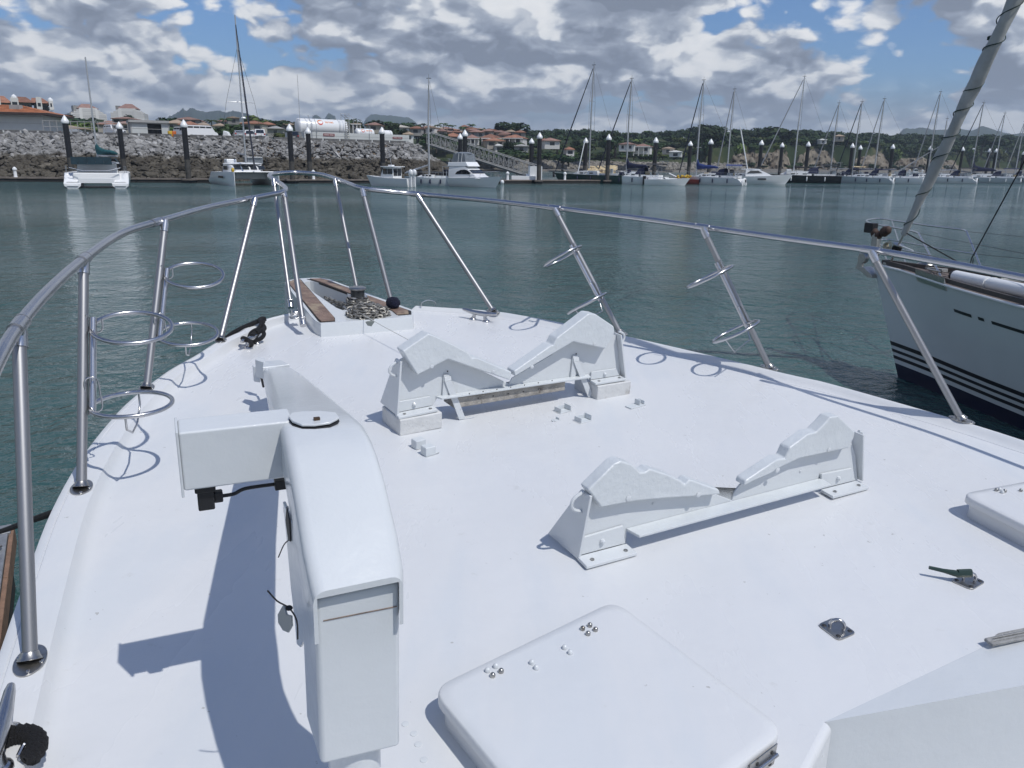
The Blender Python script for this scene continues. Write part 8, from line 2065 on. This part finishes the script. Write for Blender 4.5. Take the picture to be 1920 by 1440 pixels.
# tree at the head of the hill, big and round, and the tall clump above the cliffs
sp = [(953, 224, 390, 9.5, 12, 'leaf_dark', 'big round dark tree standing alone above the red roofs'), (1325, 229, 420, 9, 13, 'leaf_dark', 'tall dark tree clump rising highest behind the blue-covered sloop'), (1343, 236, 425, 7, 12, 'leaf_dark', 'dark tree right of the tallest clump'), (1443, 235, 470, 12, 11, 'leaf_mid', 'wide flat-topped tree above the cliffs, left'), (1466, 238, 475, 9, 10, 'leaf_mid', 'wide tree above the cliffs, right'),
      (1855, 250, 560, 11, 12, 'leaf_dark', 'dark bushy tree near the right end of the skyline'), (1835, 252, 565, 9, 12, 'leaf_dark', 'dark tree just right of the furled headsail on the skyline'),
      (128, 210, 330, 13, 13, 'leaf_dark', 'large dark tree mound left of the apartment towers'), (150, 214, 335, 10, 12, 'leaf_dark', 'right shoulder of the dark tree mound by the towers'), (98, 221, 250, 5, 8, 'leaf_dark', 'dark shrubby tree at the corner of the quay building'), (108, 226, 245, 4, 7, 'leaf_mid', 'green bush right of the quay building'),
      (164, 226, 250, 5, 6, 'leaf_light', 'light green bush under the left tower'), (249, 212, 560, 5, 9, 'leaf_dark', 'small dark tree in front of the right tower'), (268, 240, 215, 3, 4, 'leaf_mid', 'bush left of the shed'),
      (318, 217, 300, 4, 8, 'leaf_dark', 'dark tree right behind the shed'), (332, 217, 300, 4.5, 8, 'leaf_dark', 'round dark tree beside the brown-walled house'), (330, 232, 240, 4, 6, 'leaf_mid', 'bushes behind the pile near the shed'),
      (376, 238, 235, 4, 5, 'leaf_mid', 'green bush right of the long white van'), (404, 236, 240, 5, 6, 'leaf_mid', 'dark bushes between the cream houses'), (435, 229, 250, 6, 8, 'leaf_mid', 'round green tree left of the tall mast'), (449, 231, 252, 5, 7, 'leaf_mid', 'round green tree right behind the tall mast'),
      (484, 214, 330, 5.5, 8, 'leaf_light', 'yellow-green tree above the orange-brown roof'), (520, 223, 330, 6, 7, 'leaf_dark', 'dark hedge tree above the flat garage'), (540, 222, 330, 6, 8, 'leaf_dark', 'dark tree left of the big tank'), (556, 224, 330, 6, 8, 'leaf_dark', 'dark tree at the shoulder of the big tank'), (535, 248, 215, 4, 3, 'leaf_light', 'low grass-green bush left of the pile pair'),
      (622, 219, 330, 3, 9, 'leaf_dark', 'dark tree peeping over the big tank'), (666, 220, 330, 5.5, 9, 'leaf_dark', 'dark tree behind the tank platform rails'), (705, 223, 330, 5, 6, 'leaf_dark', 'round dark tree above the small tanks'), (733, 228, 330, 5, 6, 'leaf_mid', 'green tree above the right small tank'), (762, 227, 360, 7, 8, 'leaf_dark', 'dark tree row above the flat white house'), (745, 240, 300, 5, 5, 'leaf_mid', 'green shrub above the tank wall end'),
      (785, 231, 380, 5, 8, 'leaf_dark', 'dark tree left of the bare white mast'), (806, 256, 320, 5, 5, 'leaf_mid', 'green bank under the thatched roof'), (838, 247, 350, 5, 6, 'leaf_dark', 'dark tree above the broad orange roof'), (880, 242, 385, 5, 6, 'leaf_dark', 'dark tree between the upper red roofs'), (905, 236, 395, 5.5, 8, 'leaf_dark', 'dark tree left of the big round tree'),
      (876, 268, 300, 6.5, 7, 'leaf_dark', 'dark bushy tree beside the flybridge cruiser pile'), (890, 272, 300, 5, 5, 'leaf_mid', 'green bush right of the cruiser pile'), (950, 271, 308, 4, 6, 'leaf_dark', 'dark bush right of the green-windowed house'), (962, 276, 306, 6, 6, 'leaf_dark', 'dark bush below the red-roofed house'), (925, 283, 300, 8, 5, 'leaf_mid', 'green thicket above the gangway, left'), (945, 286, 300, 7, 4, 'leaf_mid', 'green thicket above the gangway, right'), (900, 277, 302, 7, 5, 'leaf_light', 'pale green thicket above the gangway'),
      (982, 250, 370, 5, 8, 'leaf_dark', 'dark tree right of the brown pavilion'), (1000, 262, 345, 4, 5, 'leaf_dark', 'dark bush left of the white gabled house'), (1044, 268, 330, 3.6, 4, 'leaf_dark', 'dark bush right of the white gabled house'), (1055, 286, 318, 5.5, 6, 'leaf_dark', 'dark bush by the beach left of the ketch'), (1066, 289, 318, 4.5, 4, 'leaf_dark', 'low dark bush right beside the one by the beach'), (1152, 252, 360, 6, 8, 'leaf_dark', 'dark tree left of the pink villa'), (1100, 260, 345, 6, 8, 'leaf_mid', 'green tree behind the ketch mast')]
for (px, yt, d, r, h, m_, lb) in sp:
    zt = zat(px, yt, d); tree(px, d, zt - h * 1.0, r, h, m_, lb)
# low trees between the houses of the town: two simple kinds
random.seed(77)
for k in range(66):
    px = random.uniform(95, 1000); d = random.uniform(290, 400); m_ = random.choice(('leaf_dark', 'leaf_mid', 'leaf_dark'))
    yt = interp(px, [(95, 232), (400, 230), (600, 232), (780, 238), (860, 246), (1000, 254)]) + random.uniform(0, 10) + (400 - d) * .04; zt = zat(px, yt, d); h = random.uniform(4, 7)
    tree(px, d, zt - h, random.uniform(2.6, 4.2), h, m_, '%s bushy tree among the houses of the town' % GN[m_], 'trees among the houses')
for k in range(90):                    # shrubs on the slope above the beach
    px = random.uniform(985, 1330); d = interp(px, SHORE) + random.uniform(38, 75); g_ = ground(px, d); m_ = random.choice(('leaf_mid', 'leaf_light', 'leaf_mid', 'leaf_dark'))
    h = random.uniform(2.0, 4.2); tree(px, d, g_ - .4, random.uniform(2.2, 4.2), h, m_, '%s shrub on the bank above the far beach' % GN[m_], 'shrubs above the beach', nm='shrub', cat='shrub')
for k in range(56):                    # bushes at the foot and on the brow of the cliffs
    px = random.uniform(1362, 1805); s_ = interp(px, SHORE); lo = random.random() < .45; d = s_ + (random.uniform(26, 34) if lo else random.uniform(50, 58)); m_ = random.choice(('leaf_mid', 'leaf_dark', 'leaf_dark'))
    tree(px, d, (ground(px, d) - .3) if lo else ground(px, s_ + 60) - random.uniform(2, 4.5), random.uniform(1.8, 3.6), random.uniform(2.2, 4.5), m_, '%s bush growing on the cliffs' % GN[m_], 'bushes on the cliffs', nm='shrub', cat='shrub')
for px, d, yt, lb in ((402, 250, 222, 'thin palm tree among the cream houses'), (428, 260, 220, 'palm tree near the pyramid roof'), (795, 360, 230, 'palm tree right beside the bare white mast'), (822, 365, 232, 'palm tree above the thatched roof'), (832, 366, 229, 'second palm tree above the thatched roof'), (842, 365, 232, 'palm tree at the end of the skyline row above the gangway'), (848, 370, 233, 'slender palm above the broad orange roof'), (868, 385, 236, 'palm by the lone skyline house'), (884, 385, 231, 'palm tree right of the lone skyline house'), (1062, 340, 257, 'palm tree on the slope left of the ketch'), (936, 320, 258, 'small palm in front of the double orange roof'), (770, 350, 232, 'palm tree above the tank wall end'), (1045, 345, 262, 'small palm right of the white gabled house'), (650, 320, 226, 'palm behind the platform rails'), (728, 330, 226, 'palm tree behind the right small tank'), (758, 300, 244, 'small palm beside the white two-storey house')):
    palm(px, d, yt, lb)
# bent flat-topped tree on the skyline
tree(1136, 400, zat(1136, 241, 400) - 9, 5.5, 9, 'leaf_dark', 'flat-topped tree standing out on the skyline behind a pile')

# ------------------------------------------------------------------- haze
mb = MB(); mb.box(-3600, 3600, -500, 3700, -1.4, 260)
hz_ = mb.build('haze', None, None, smooth=False) if False else None
me = mb.mesh('haze', [], smooth=False); hzm = bpy.data.materials.new('haze_air'); hzm.use_nodes = True
t = NT(hzm.node_tree); t.n.clear(); ou = t.new('ShaderNodeOutputMaterial'); pv = t.new('ShaderNodeVolumePrincipled')
pv.inputs['Color'].default_value = (.70, .84, 1.0, 1); pv.inputs['Density'].default_value = 2.0e-4; pv.inputs['Anisotropy'].default_value = .2
t.link(pv.outputs[0], ou.inputs['Volume']); me.materials.append(hzm)
hzo = bpy.data.objects.new('haze', me); COL.objects.link(hzo); hzo['kind'] = 'stuff'
